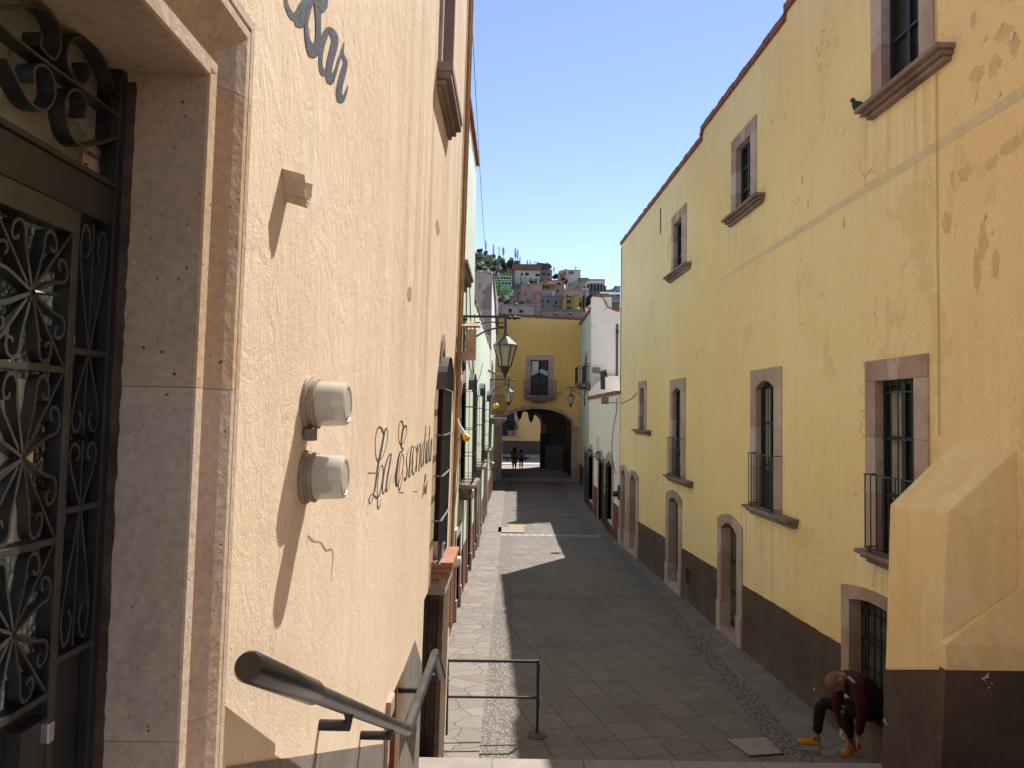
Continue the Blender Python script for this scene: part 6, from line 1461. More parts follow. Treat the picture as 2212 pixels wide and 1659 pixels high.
for a, b in ((40.0 - .16, 40.9 + .16), (45.5 - .16, 46.8 + .16), (uend - .01, uend)):
    mb.prism(TG, [(u, -4.9), (a, -4.9), (a, -3.2), (u, -3.2)], 0, .005); u = b
bsplit(mb, 'painted_base', M_slateband, tg)
# ================================================================ HILLSIDE
TAB = [(55, 830), (75, 790), (110, 724), (150, 700), (170, 688), (220, 664), (262, 645), (300, 630), (325, 606), (345, 590), (380, 566), (430, 546)]
CR = [(700, 500), (900, 505), (1000, 535), (1060, 556), (1100, 583), (1140, 600), (1200, 612), (1260, 620), (1300, 634), (1345, 660), (1500, 690), (1800, 760)]
def interp(T, x):
    if x <= T[0][0]: return T[0][1]
    for (a, b), (c, d) in zip(T, T[1:]):
        if x <= c: return b + (d - b) * (x - a) / (c - a)
    return T[-1][1]
def terr(X, Y):
    px = 1106 + X / Y * F; yy = max(interp(TAB, Y), interp(CR, px) + max(0, 300 - Y) * .012); z = (893.5 + (px - 1106) * .013 - yy) / F * Y
    lim = interp(CR, px)
    if interp(TAB, Y) < lim:
        yc = next((a + (c - a) * (b - lim) / (b - d) for (a, b), (c, d) in zip(TAB, TAB[1:]) if b >= lim >= d), Y)
        z = (893.5 + (px - 1106) * .013 - lim) / F * yc - (Y - yc) * .05
    return z
mb = MB(); ys = [56 + 8 * i for i in range(8)] + [120 + 12 * i for i in range(30)]
ks = [-.42 + .012 * j for j in range(90)]
vs = []
for Y in ys: vs.append([mb.b.verts.new((k * Y, Y + 20 * 0, (terr(k * Y, Y) + noise.noise(Vector((k * Y * .05, Y * .05, 0))) * (Y / 120) * 1.2) if Y > 75 else -5.35)) for k in ks])
for i in range(len(ys) - 1):
    for j in range(len(ks) - 1): mb.b.faces.new([vs[i][j], vs[i][j + 1], vs[i + 1][j + 1], vs[i + 1][j]])
struct('hillside', mb, M_hill)
def ZA(q): return (960 + .186 * q[0], 493.7 + .186 * q[1])
def ZB(x, y): return (1014.9 + .09918 * x, 521.2 + .09918 * y)
def ZC(x, y): return (1168.5 + .0868 * x, 576 + .0868 * y)
def house(D, Z, rect, colr, wins, label, depth=8, frame=None, wcol=None, base=7, roof=None, ang=0, name='hill_house'):
    (xa, ya, xb, yb2) = rect; a = Z(xa, ya); b = Z(xb, yb2)
    P0 = atD(a[0], b[1], D); P1 = atD(b[0], b[1], D); zt = atD(a[0], a[1], D).z; zb = P0.z
    U = (math.cos(ang), math.sin(ang)); N = (math.sin(ang), -math.cos(ang)); fr = Fr((P0.x, P0.y), U, N)
    t = thing(name, label, 'house', (P0.x, P0.y, zb - base))
    W = (P1.x - P0.x); op = []
    for w in wins:
        c0 = Z(w[0], w[1]); c1 = Z(w[2], w[3]); p, q = atD(c0[0], c0[1], D), atD(c1[0], c1[1], D)
        op.append((max(.02, p.x - P0.x), min(W - .02, q.x - P0.x), max(zb - base + .1, q.z), p.z))
    wall(fr, [(0, zb - base), (W, zb - base)], [(0, zt), (W, zt)], op, T=depth, rd=.35).build('wall', hm(colr), t)
    for (p, q, z0, z1) in op:
        mb = MB(); fw = .22
        if frame: 
            mb.fbox(fr, p - fw, p, z0, z1, 0, .1); mb.fbox(fr, q, q + fw, z0, z1, 0, .1); mb.fbox(fr, p - fw, q + fw, z1, z1 + fw, 0, .1); mb.fbox(fr, p - fw, q + fw, z0 - fw, z0, 0, .12)
            n = max(1, int((q - p) / 1.3))
            for k in range(1, n + 1): mb.fbox(fr, p + (q - p) * k / (n + 1) - .08, p + (q - p) * k / (n + 1) + .08, z0, z1, -.3, -.1)
            w = mb.build('window', frame, t); par = w; nm = 'pane'
        else: mb.b.free(); par = t; nm = 'window'
        mb = MB(); mb.fbox(fr, p, q, z0, z1, -.34, -.25); mb.build(nm, wcol or M_glass, par)
    mb = MB(); rc = roof or tuple(v * .75 for v in colr)
    for p, q, o0, o1 in ((-.1, W + .1, -.25, .1), (-.1, W + .1, -depth - .05, -depth + .2)): mb.fbox(fr, p, q, zt + .001, zt + .22, o0, o1)
    for p in (-.1, W - .15): mb.fbox(fr, p, p + .25, zt + .001, zt + .22, -depth + .2, -.25)
    mb.build('parapet', hm(rc), t)
    return t, fr, W, zt, zb
WHT = mat('white_window_trim', (.7, .7, .68), bump=0)
t, fr, W, zt, zb = house(300, ZB, (655, 705, 912, 1045), (.15, .33, .075), [(672, 775, 900, 830), (685, 890, 895, 945), (685, 1005, 745, 1040), (815, 1000, 865, 1040)], 'three storey bright green house on the hill, its taller right half', 9, WHT)
t, fr, W, zt, zb = house(301, ZB, (465, 772, 654, 1045), (.15, .33, .075), [(480, 782, 640, 822), (515, 893, 600, 945)], 'bright green house with long top windows, the lower left half', 9, WHT)
t, fr, W, zt, zb = house(312, ZB, (975, 640, 1530, 950), (.50, .51, .52), [(1115, 690, 1160, 745), (1205, 682, 1285, 750), (1430, 705, 1525, 765), (1200, 796, 1250, 812), (1300, 805, 1345, 822), (1415, 815, 1465, 860), (1510, 820, 1600, 880)], 'wide white house with a brown brick parapet on the hill', 10)
mb = MB(); mb.fbox(fr, -1, W + .5, zt + .3, zt + 2.6, -6, .9); mb.build('brick_parapet', hm((.20, .11, .08)), t)
mb = MB(); mb.fbox(fr, -3.2, -.02, zb, zt + 1, -9, -1.5); mb.build('side_face', hm((.20, .17, .16)), t)  # darker grey puts the shade of the side face into its colour
t, fr, W, zt, zb = house(318, ZB, (1532, 625, 1790, 850), (.26, .21, .19), [(1578, 690, 1655, 738), (1680, 698, 1748, 748)], 'grey brown house with a roof pergola at the top of the hill', 10)
mb = MB(); a = atD(*ZB(1320, 545), 318); b = atD(*ZB(1790, 530), 318); a0 = a.x - fr.O.x; b0_ = b.x - fr.O.x; zz = b.z
mb.prism(fr, [(a0, zz - 1.4), (a0 + 3, zz + 1.2), (b0_ - 1, zz + .8), (b0_, zz - .2), (b0_ - 3.2, zz - 1.9), (b0_ - 3.5, zz - 1.2), (a0 + 1, zz - .9)], -5, 0)
for p in (a0 + 1.5, a0 + 8, b0_ - 7, b0_ - 3.5): mb.fbox(fr, p, p + .25, zt, zz, -.3, -.05)
mb.build('roof_pergola', hm((.07, .06, .06)), t)
t, fr, W, zt, zb = house(285, ZC, (60, 345, 580, 600), (.50, .13, .04), [(405, 425, 500, 478), (380, 520, 560, 590)], 'vivid orange house with a white trimmed arched window', 9)
mb = MB(); c0 = atD(*ZC(452, 445), 285); cu_ = c0.x - fr.O.x
ia = [(cu_ + .75 * math.cos(q), c0.z + .3 + .7 * math.sin(q)) for q in [math.pi * i / 10 for i in range(11)]]; oa = [(cu_ + .95 * math.cos(q), c0.z + .3 + .92 * math.sin(q)) for q in [math.pi * i / 10 for i in range(11)]]
strip(mb, fr, ia, oa, 0, .12); mb.build('arch_trim', WHT, t)
mb = MB(); mb.prism(fr, ia, 0, .03); mb.build('arched_pane', M_glass, t)
mb = MB(); a = atD(*ZC(170, 395), 284); b = atD(*ZC(360, 460), 284); mb.box(a.x, b.x, 281.5, 284, b.z, a.z); mb.build('roof_terrace', hm((.42, .38, .35)), t)
t, fr, W, zt, zb = house(300, ZC, (645, 90, 985, 310), (.52, .50, .49), [(690, 110, 712, 190), (722, 110, 745, 190), (755, 110, 778, 190), (786, 110, 810, 190)], 'white house with a strip of four tall panes, highest on the right of the hill', 8)
mb = MB(); q = [atD(*ZC(*p_), 300) for p_ in ((440, 320), (645, 320), (645, 50), (440, 112))]; mb.hexa(q, [p_ + Vector((0, 8, 0)) for p_ in q]); sw = mb.build('side_face', hm((.42, .33, .28)), t)
for w in ((470, 180, 495, 280), (530, 150, 550, 250), (585, 130, 608, 225)):
    mb = MB(); a = atD(*ZC(w[0], w[1]), 299.9); b = atD(*ZC(w[2], w[3]), 299.9); mb.box(a.x, b.x, 299.8, 299.95, b.z, a.z); mb.build('window', hm((.10, .04, .03)), sw)
house(262, ZC, (650, 400, 850, 580), (.46, .37, .29), [(683, 440, 705, 505), (733, 412, 755, 480)], 'cream house with two small brown windows beside the orange one', 8)
house(258, ZC, (852, 380, 972, 620), (.36, .40, .33), [(862, 490, 880, 560), (905, 470, 925, 540)], 'narrow pale green house with two slim windows on the hill', 8)
house(255, ZC, (974, 372, 1290, 640), (.33, .27, .24), [(1062, 490, 1102, 545)], 'plain pinkish grey house with a single small window', 8)
house(272, ZC, (1200, 322, 1590, 520), (.44, .37, .33), [(1430, 375, 1515, 430)], 'pale house with one wide window at the right hill crest', 8)
house(280, ZC, (940, 290, 1190, 380), (.24, .20, .18), [(980, 320, 1000, 350)], 'low dark grey roof house on the crest behind the pinkish one', 8)
t, fr, W, zt, zb = house(235, ZC, (1020, 545, 1190, 740), (.50, .49, .48), [(1140, 600, 1158, 660)], 'white gabled house with one narrow window near the right edge', 8)
t, fr, W, zt, zb = house(236, ZC, (1191, 605, 1620, 740), (.20, .14, .12), [(1200, 680, 1310, 715)], 'brown house with a shaded terrace under a flat white roof', 8)
mb = MB(); mb.fbox(fr, -.5, W * .82, zt + 2.4, zt + 2.9, -6, .6); mb.build('terrace_roof', WHT, t); mb = MB()
for k in range(5): mb.fbox(fr, .2 + k * W * .19, .5 + k * W * .19, zt + .35, zt + 2.39, -.3, 0)
bsplit(mb, 'terrace_post', hm((.3, .27, .25)), t)
mb = MB(); mb.fbox(fr, 0, W, zt + .35, zt + 2.39, -6, -3); mb.build('terrace_back', M_glass, t)
house(240, ZC, (1590, 500, 1625, 740), (.26, .18, .16), [], 'narrow reddish grey stair tower at the right hill edge', 6)
house(250, ZC, (1720, 580, 1850, 700), (.30, .40, .28), [], 'small pale green house glimpsed at the right edge', 6)
house(248, ZC, (1840, 500, 1975, 700), (.40, .34, .28), [(1860, 600, 1960, 680)], 'cream house with a dark porch touching the yellow wall edge', 6)
house(262, ZC, (1625, 590, 1720, 700), (.20, .18, .17), [], 'small dark grey house left of the pale green one', 6)
t, fr, W, zt, zb = house(150, ZC, (1540, 700, 1960, 1040), (.52, .49, .48), [(1610, 790, 1640, 880)], 'white and grey patchwork house right behind the broken wall', 8)
mb = MB(); mb.fbox(fr, -.6, W, zt, zt + .5, -5, .5); mb.build('tin_roof', M_silver, t)
mb = MB(); mb.prism(fr, [(0, zt - 1.2), (W, zt - 1.2), (W, zt), (0, zt)], 0, .03); mb.build('grey_patch', hm((.28, .28, .27)), t)
t, fr, W, zt, zb = house(140, ZC, (1690, 905, 1950, 1040), (.20, .12, .10), [], 'rough red brick hut behind the broken side wall', 5)
def tower(): pass
t, fr, W, zt, zb = house(165, ZB, (1110, 935, 1572, 1580), (.38, .29, .235), [(1245, 1285, 1262, 1335), (1275, 1285, 1290, 1335), (1302, 1285, 1318, 1335)], 'tall raw plaster tower house with patches of bare red brick', 9)
for a_, b_, c_, d_ in ((1130, 1100, 1240, 1190), (1350, 1095, 1560, 1205), (1380, 1220, 1450, 1260), (1510, 1270, 1560, 1290)):
    mb = MB(); p = atD(*ZB(a_, b_), 165); q = atD(*ZB(c_, d_), 165); mb.fbox(fr, p.x - fr.O.x, q.x - fr.O.x, q.z, p.z, 0, .03); mb.build('bare_brick_patch', mat('bare_red_brick', (.30, .12, .07), (.38, .24, .18), ns=1.2), t)
mb = MB(); p = atD(*ZB(1248, 935), 165); q = atD(*ZB(1300, 1040), 165); mb.fbox(fr, p.x - fr.O.x, q.x - fr.O.x, q.z, p.z + .02, .0, .02); mb.build('roof_notch', hm((.22, .2, .2)), t)
for a_ in (1130, 1085 + 250, 1560):
    pass
house(168, ZB, (950, 1040, 1109, 1400), (.30, .245, .22), [(1015, 1135, 1035, 1180), (1050, 1120, 1072, 1165)], 'grey side wing with two slit windows left of the raw tower', 9)
house(160, ZB, (880, 1210, 1030, 1400), (.22, .175, .15), [], 'low brown grey block below the grey side wing', 6)
t, fr, W, zt, zb = house(150, ZC, (20, 745, 560, 1085), (.20, .195, .20), [(30, 815, 65, 900), (155, 825, 205, 900), (350, 850, 400, 925), (320, 965, 388, 1000), (30, 965, 60, 1020), (460, 985, 485, 1040)], 'dark grey apartment block with small windows', 9, None, M_glass)
t, fr, W, zt, zb = house(156, ZC, (30, 600, 282, 745), (.33, .33, .34), [], 'pale grey rooftop room on the dark grey block', 7)
house(153, ZC, (283, 625, 335, 745), (.50, .50, .50), [], 'small white stair box beside the pale grey rooftop room', 5)
t, fr, W, zt, zb = house(146, ZC, (565, 755, 832, 1110), (.40, .29, .09), [(640, 825, 750, 942), (640, 995, 750, 1080)], 'mustard yellow house with two large arched windows', 9)
for a_, b_ in ((640, 825), (640, 995)):
    mb = MB(); p = atD(*ZC(a_ - 12, b_ - 5), 146); q = atD(*ZC(762, b_ - 5), 146); strip(mb, fr, arc(p.x - fr.O.x + .15, q.x - fr.O.x - .15, p.z, .5), arc(p.x - fr.O.x, q.x - fr.O.x, p.z + .15, .55), 0, .1); mb.build('arch_trim', hm((.30, .20, .06)), t)
t, fr, W, zt, zb = house(145, ZC, (833, 715, 946, 1100), (.42, .31, .10), [], 'taller blank mustard stair block right of the arched windows', 9)
house(146.5, ZC, (947, 820, 1045, 1080), (.38, .27, .08), [(950, 885, 1015, 1000)], 'lower mustard wing with one dark window', 7)
t, fr, W, zt, zb = house(110, ZB, (700, 1395, 1392, 1640), (.36, .32, .30), [(845, 1470, 915, 1555), (1075, 1490, 1165, 1560), (1288, 1505, 1312, 1530)], 'low pale concrete house just above the ochre roof line', 9)
house(112, ZB, (610, 1365, 698, 1640), (.40, .36, .34), [], 'small pale block left of the low concrete house', 7)
house(100, ZC, (20, 1100, 1040, 1290), (.25, .205, .19), [], 'long rough concrete wall house behind the arch building roof', 6)
house(200, ZB, (770, 1170, 942, 1265), (.22, .38, .32), [(800, 1205, 830, 1240), (890, 1195, 935, 1245)], 'tiny turquoise house between the trees', 6, WHT)
house(175, ZC, (560, 605, 1120, 760), (.33, .30, .28), [], 'long grey retaining house wall above the mustard house', 4)
house(180, ZC, (340, 470, 560, 740), (.26, .20, .19), [(395, 560, 440, 640)], 'brown grey house under the orange one', 6)
house(310, ZB, (205, 682, 402, 790), (.38, .36, .35), [], 'plain grey concrete box on the left of the hill', 6)
house(315, ZB, (100, 690, 152, 790), (.30, .29, .29), [], 'small grey hut at the left edge of the hill', 5)
house(318, ZB, (598, 690, 652, 790), (.6, .58, .55), [], 'small white shed behind the green house', 4)
house(345, ZB, (660, 610, 830, 700), (.22, .10, .08), [(690, 640, 712, 665)], 'low dark red house above the green one', 5)
# water tanks
TK = [(ZB, 1147, 1360, 80, 60, 162, M_tankb, 'large black tank on the left of the raw tower wall'), (ZB, 1005, 1400, 48, 60, 109, M_tankb, 'black tank on the pale concrete roof, leftmost'), (ZB, 1335, 1410, 30, 50, 109, M_tankb, 'black tank on the right end of the pale concrete roof'), (ZB, 1138, 920, 50, 38, 200, M_tankb, 'black tank below the white hill house'), (ZB, 1272, 935, 62, 40, 164, M_tankc, 'beige tank on top of the raw tower'),
      (ZC, 372, 1215, 68, 75, 99, M_tankb, 'black tank left on the rough concrete wall'), (ZC, 735, 1210, 75, 60, 99, M_tankb, 'black tank in the middle of the rough concrete wall'), (ZC, 728, 1095, 75, 62, 144, M_tankb, 'black tank at the foot of the mustard house'), (ZC, 930, 1090, 80, 78, 143, M_tankc, 'big cream tank below the mustard wing'), (ZC, 175, 322, 55, 46, 284, M_tankb, 'black tank on the orange house roof'), (ZC, 655, 750, 60, 40, 145, M_tankb, 'black tank on the mustard roof'), (ZC, 1925, 745, 70, 60, 148, M_tankb, 'black tank near the yellow wall edge')]
for Z, x, yb_, h_, w_, D, m, l in TK:
    p = atD(*Z(x, yb_), D); s_ = (.09918 if Z is ZB else .0868) / F * D; H = h_ * s_; r = w_ * s_ / 2
    t = thing('water_tank', l, 'water tank', p, 'rooftop water tanks')
    mb = MB(); mb.lathe(p, [(r, 0), (r, H * .25), (r * 1.03, H * .27), (r, H * .3), (r, H * .75), (r * .8, H * .88), (r * .3, H * .95)], 14); mb.build('tank_body', m, t, smooth=True)
    mb = MB(); mb.lathe(p + Vector((0, 0, H * .95)), [(r * .3, 0), (r * .3, H * .06), (.01, H * .07)], 10); mb.build('lid', M_silver, t, smooth=True)
# trees on the hill
def tree(Z, x0, y0, x1, y1, D, m, label, n=700, leaf=.5, group='trees on the hillside', bare=False, seed=0, nm='hill_tree'):
    a, b = Z(x0, y0), Z(x1, y1); p, q = atD(a[0], a[1], D), atD(b[0], b[1], D); c = Vector(((p.x + q.x) / 2, D, (p.z + q.z) / 2)); rx, rz = abs(q.x - p.x) / 2, abs(p.z - q.z) / 2
    base = Vector((c.x, D, min(q.z, c.z - rz) - .5))
    t = thing(nm, label, 'tree', base, group)
    rnd = random.Random(seed + int(x0)); mb = MB()
    if bare:
        H = rz * 2 + .5; w = max(.13, H * .012)
        mb.tube([base + Vector((rnd.uniform(-.1, .1) * k, 0, H * k / 6)) for k in range(7)], [w * (1 - k / 7.5) for k in range(7)], 5)
        tk = mb.build('trunk', M_twig, t); mb = MB()
        for k in range(120):
            h = H * rnd.uniform(.2, .98); L = rx * 1.1 * (1 - abs(h / H - .45) * .9); an = rnd.uniform(0, 6.28); s0 = base + Vector((0, 0, h))
            e_ = s0 + Vector((math.cos(an) * L * .6, math.sin(an) * L * .6, L * rnd.uniform(.7, 1.5))); mid = s0.lerp(e_, .5) + Vector((0, 0, -.1))
            mb.tube([s0, mid, e_], [w * .30, w * .22, w * .1], 3)
            for j in range(2): f = s0.lerp(e_, rnd.uniform(.4, .9)); mb.tube([f, f + Vector((rnd.uniform(-1, 1), rnd.uniform(-1, 1), rnd.uniform(.2, 1.2))) * L * .3], w * .12, 3)
        mb.build('twigs', M_twig, t); return t
    mb.tube([base, c + Vector((0, 0, -rz * .3)), c + Vector((rx * .1, 0, rz * .3))], [max(.15, rx * .08), max(.1, rx * .06), .05], 6)
    for k in range(4): an = k * 1.6; mb.tube([c + Vector((0, 0, -rz * .4)), c + Vector((math.cos(an) * rx * .6, math.sin(an) * rx * .5, rz * .3))], [max(.08, rx * .04), .03], 5)
    mb.build('trunk', M_trunk, t)
    mb = MB(); leaves(mb, c, (rx, max(rx * .8, 1), rz), n, leaf, seed + int(x0), 14); mb.build('crown', m, t); return t
tree(ZB, 815, 350, 970, 660, 330, M_leaf_dk, 'tallest dark evergreen on the ridge above the white house', 1100, .55)
tree(ZB, 930, 400, 1110, 640, 334, M_leaf_dk, 'broad dark evergreen right of the tallest one', 1100, .55)
tree(ZB, 690, 420, 830, 640, 345, M_leaf_dk, 'dark round evergreen left of the tallest one', 800, .55)
tree(ZB, 600, 310, 680, 420, 400, M_leaf_dk, 'small dark conifer on the ridge line', 420, .5)
tree(ZB, 640, 340, 800, 520, 375, M_leaf_md, 'olive green bush tree on the ridge', 800, .55)
tree(ZB, 470, 275, 560, 370, 405, M_leaf_dk, 'dark bush under the bare poplar', 380, .5)
tree(ZB, 300, 200, 390, 285, 410, M_leaf_dk, 'dark round tree under the leftmost bare poplar', 400, .5)
tree(ZB, 150, 150, 290, 250, 420, M_leaf_dk, 'dark spreading tree at the left end of the ridge', 500, .5)
tree(ZB, 120, 520, 300, 620, 340, M_leaf_dk, 'dark scrub tree at the left edge above the grey hut', 500, .5)
tree(ZB, 430, 560, 600, 650, 338, M_leaf_dk, 'dark scrub tree above the dry bank', 450, .5)
tree(ZB, 300, 400, 480, 500, 365, M_leaf_md, 'low olive bush on the hill slope', 450, .5)
tree(ZB, 110, 310, 300, 400, 380, M_leaf_md, 'low olive bush at the left of the slope', 450, .5)
tree(ZB, 480, 430, 640, 520, 360, M_leaf_md, 'low olive bush in the middle of the slope', 450, .5)
for k, (x0, y0, x1, y1, l) in enumerate(((315, 0, 380, 215, 'leftmost tall bare poplar on the ridge'), (480, 85, 550, 310, 'second tall bare poplar on the ridge'), (615, 115, 655, 320, 'slim bare poplar left of the pair'), (680, 150, 780, 350, 'wide bare poplar on the ridge'), (945, 160, 1040, 440, 'tall bare poplar behind the dark evergreens'), (1000, 200, 1080, 430, 'second bare poplar behind the dark evergreens'), (1060, 340, 1120, 600, 'bare tree right of the dark evergreens'), (1215, 430, 1290, 600, 'bare tree left of the pergola'), (1290, 420, 1345, 600, 'thin bare tree next to the pergola'), (1440, 450, 1500, 600, 'bare treetop behind the pergola, left'), (1650, 460, 1720, 600, 'bare treetop behind the pergola, right'), (1800, 560, 1860, 720, 'bare tree right of the grey brown house'))):
    tree(ZB, x0, y0, x1, y1, 345 + k * 6, None, l, bare=True, seed=k, group='bare trees on the ridge', nm='bare_tree')
tree(ZC, 275, 165, 430, 310, 305, M_leaf_dk, 'dark green tree left of the white crest house', 500, .5)
tree(ZC, 480, 250, 640, 420, 290, M_leaf_dk, 'dark tree below the white crest house', 500, .5)
tree(ZC, 0, 395, 130, 560, 205, M_leaf_md, 'olive tree in front of the orange house, left', 600, .35)
tree(ZC, 110, 430, 235, 560, 203, M_leaf_gr, 'fresh green tree in front of the orange house, right', 500, .35)
tree(ZB, 1260, 830, 1480, 940, 208, M_leaf_md, 'olive tree crown above the raw tower', 700, .35)
tree(ZC, 1090, 720, 1240, 1000, 160, M_leaf_dk, 'dark tree behind the green house gable', 900, .35)
tree(ZC, 1180, 680, 1330, 800, 175, M_leaf_dk, 'dark tree below the brown terrace', 500, .35)
tree(ZB, 590, 1150, 760, 1400, 190, M_leaf_md, 'bushy tree beside the tiny turquoise house', 900, .35)
tree(ZB, 740, 1260, 880, 1400, 185, M_leaf_dk, 'darker bush right of the bushy tree', 600, .35)
t = tree(ZC, 1050, 640, 1085, 1060, 143, M_leaf_dk, 'tall narrow cypress beside the mustard house', 900, .25, nm='cypress')
tree(ZC, 590, 290, 660, 470, 275, M_leaf_dk, 'narrow dark tree right of the orange house', 400, .4)
# roof clutter: aerial, poles
for Z, x, y0, y1, D, l in ((ZC, 864, -10, 100, 299, 'tall thin aerial mast on the white crest house'), (ZB, 1418, 430, 520, 320, 'lamp pole above the pergola'), (ZB, 1108, 700, 960, 305, 'dark utility pole in front of the white hill house'), (ZC, 1866, 455, 580, 246, 'short pole at the right hill edge')):
    a, b = atD(*Z(x, y0), D), atD(*Z(x, y1), D); mb = MB(); mb.tube([b, a], [.14, .09], 6); mb.bar(a + Vector((-.7, 0, -.6)), a + Vector((.7, 0, -.6)), .12)
    tagp(mb.build('mast', M_cable, None, loc=tuple(b)), l, 'mast')
# scrub
mb = MB(); rnd = random.Random(5)
for k in range(2600):
    px = rnd.uniform(1015, 1120); Y = rnd.uniform(315, 425); X = (px - 1106) / F * Y; z = terr(X, Y)
    p = Vector((X, Y, z + rnd.uniform(0, 1.3))); a = Vector([rnd.uniform(-1, 1) for _ in range(3)]).normalized(); b = a.orthogonal().normalized(); s_ = rnd.uniform(.4, 1.0)
    mb.face([p - a * s_, p - b * s_, p + a * s_, p + b * s_])
o = mb.build('hillside_scrub', M_leaf_md); o['kind'] = 'stuff'
# ================================================================ PEOPLE
def skin(name, pts, edges, m, parent, sub=2, root=0, label=None):
    """pts: list of (pos, radius or (rx,ry))"""
    off = rootloc(parent)
    me = bpy.data.meshes.new(name); me.from_pydata([tuple(Vector(p) - off) for p, r in pts], edges, [])
    o = bpy.data.objects.new(name, me); COL.objects.link(o)
    o.modifiers.new('s', 'SKIN'); 
    if not me.skin_vertices:
        bpy.context.view_layer.objects.active = o
    sv = me.skin_vertices[0].data
    for i, (p, r) in enumerate(pts):
        sv[i].radius = r if isinstance(r, tuple) else (r, r); sv[i].use_root = (i == root)
    o.modifiers['s'].use_smooth_shade = True
    s = o.modifiers.new('u', 'SUBSURF'); s.levels = sub; s.render_levels = sub
    bpy.context.view_layer.update()
    e = o.evaluated_get(bpy.context.evaluated_depsgraph_get()); nm = bpy.data.meshes.new_from_object(e)
    bpy.data.objects.remove(o)
    for p in nm.polygons: p.use_smooth = True
    nm.materials.clear(); nm.materials.append(m)
    r = bpy.data.objects.new(name, nm); COL.objects.link(r); r.parent = parent
    return r
def chain(pts, closed=False): return [(i, i + 1) for i in range(len(pts) - 1)]
def ell(mb, c, ax, ay, az, n=16, m_=12):
    """ellipsoid with axis vectors"""
    rings = []
    for i in range(m_ + 1):
        th = math.pi * i / m_; rings.append([mb.b.verts.new(Vector(c) + ax * (math.sin(th) * math.cos(2 * math.pi * j / n)) + ay * (math.sin(th) * math.sin(2 * math.pi * j / n)) + az * math.cos(th)) for j in range(n)])
    for i in range(m_):
        for j in range(n):
            try: mb.b.faces.new([rings[i][j], rings[i][(j + 1) % n], rings[i + 1][(j + 1) % n], rings[i + 1][j]])
            except Exception: pass
def Z8(x, y, D): return atD(1673.2 + x * .15674, 1398.9 + y * .15674, D)
man = thing('person', 'man in maroon sweater and ripped black trousers bending to tie a mustard shoe', 'person', G(1800, 1620))
# joints
neck = Z8(930, 400, 8.75); head = Z8(835, 475, 8.72)
shR = Z8(1130, 500, 8.52); shL = Z8(880, 480, 9.02)
chest = Z8(1080, 480, 8.85); belly = Z8(1240, 640, 8.9); hip = Z8(1330, 860, 8.95)
hipR = Z8(1300, 900, 8.75); hipL = Z8(1250, 850, 9.15)
kneeL = Z8(640, 745, 9.28); ankL = Z8(575, 1215, 9.40)
kneeR = Z8(985, 850, 8.78); ankR = Z8(1040, 1270, 9.0)
elbR = Z8(1215, 880, 8.5); wriR = Z8(1150, 1215, 8.78)
elbL = Z8(860, 800, 8.98); wriL = Z8(960, 1150, 8.95)
toeL = Z8(330, 1290, 9.50); heelL = Z8(610, 1330, 9.40)
toeR = Z8(935, 1480, 9.02); heelR = Z8(1115, 1370, 9.08)
hd = (head - neck).normalized()
# body: one continuous skinned mesh
B_ = []; E_ = []
def add(p, r, par=None):
    B_.append((Vector(p), r)); i = len(B_) - 1
    if par is not None: E_.append((par, i))
    return i
i_h = add(hip, .085); i_b = add(belly, .09, i_h); i_c = add(chest, .085, i_b); i_n = add(chest.lerp(neck, .7), .065, i_c); i_n2 = add(neck, .055, i_n)
i_h1 = add(neck.lerp(head, .55), .07, i_n2); i_h2 = add(head, .088, i_h1); i_h3 = add(head + hd * .055, .062, i_h2)
def limb(start, pts):
    i = start
    for p, r in pts: i = add(p, r, i)
    return i
limb(i_h, [(hipL, .06), (hipL.lerp(kneeL, .5), .058), (kneeL, .045), (kneeL.lerp(ankL, .4), .052), (ankL, .034), (ankL.lerp(heelL, .6), .034), (heelL.lerp(toeL, .4), .036), (heelL.lerp(toeL, .8), .028)])
limb(i_h, [(hipR, .06), (hipR.lerp(kneeR, .5), .058), (kneeR, .045), (kneeR.lerp(ankR, .4), .052), (ankR, .034), (ankR.lerp(heelR, .5), .034), (heelR.lerp(toeR, .4), .036), (heelR.lerp(toeR, .8), .028)])
def hand(w, d, side, spread, i):
    d = d.normalized(); s = side.normalized(); up = d.cross(s).normalized()
    palm = add(w + d * .045, (.036, .020), i); pe = add(w + d * .085, (.034, .016), palm)
    for k, (o, L) in enumerate(((-.030, .066), (-.010, .074), (.010, .070), (.030, .055))):
        a = w + d * .095 + s * o; q = add(a, .0085, pe); q = add(a + d * L * .45 + up * .006, .008, q); q = add(a + d * L * .75 + up * .022, .0072, q); add(a + d * L * .9 + up * .040, .0065, q)
    a = w + d * .03 - s * .030; q = add(a, .011, palm); q = add(a + d * .03 - s * .022 + up * .008, .0095, q); add(a + d * .058 - s * .020 + up * .024, .008, q)
iR = limb(i_c, [(shR, .06), (shR.lerp(elbR, .5), .048), (elbR, .040), (elbR.lerp(wriR, .5), .036), (wriR, .026)])
hand(wriR, Vector((-.12, .05, -.9)), Vector((.2, 1, 0)), 1, iR)
iL = limb(i_c, [(shL, .06), (shL.lerp(elbL, .5), .048), (elbL, .040), (elbL.lerp(wriL, .5), .036), (wriL, .026)])
hand(wriL, Vector((.25, .02, -.8)), Vector((.2, -1, 0)), 1, iL)
skin('body', B_, E_, M_skin, man, 2, 0)
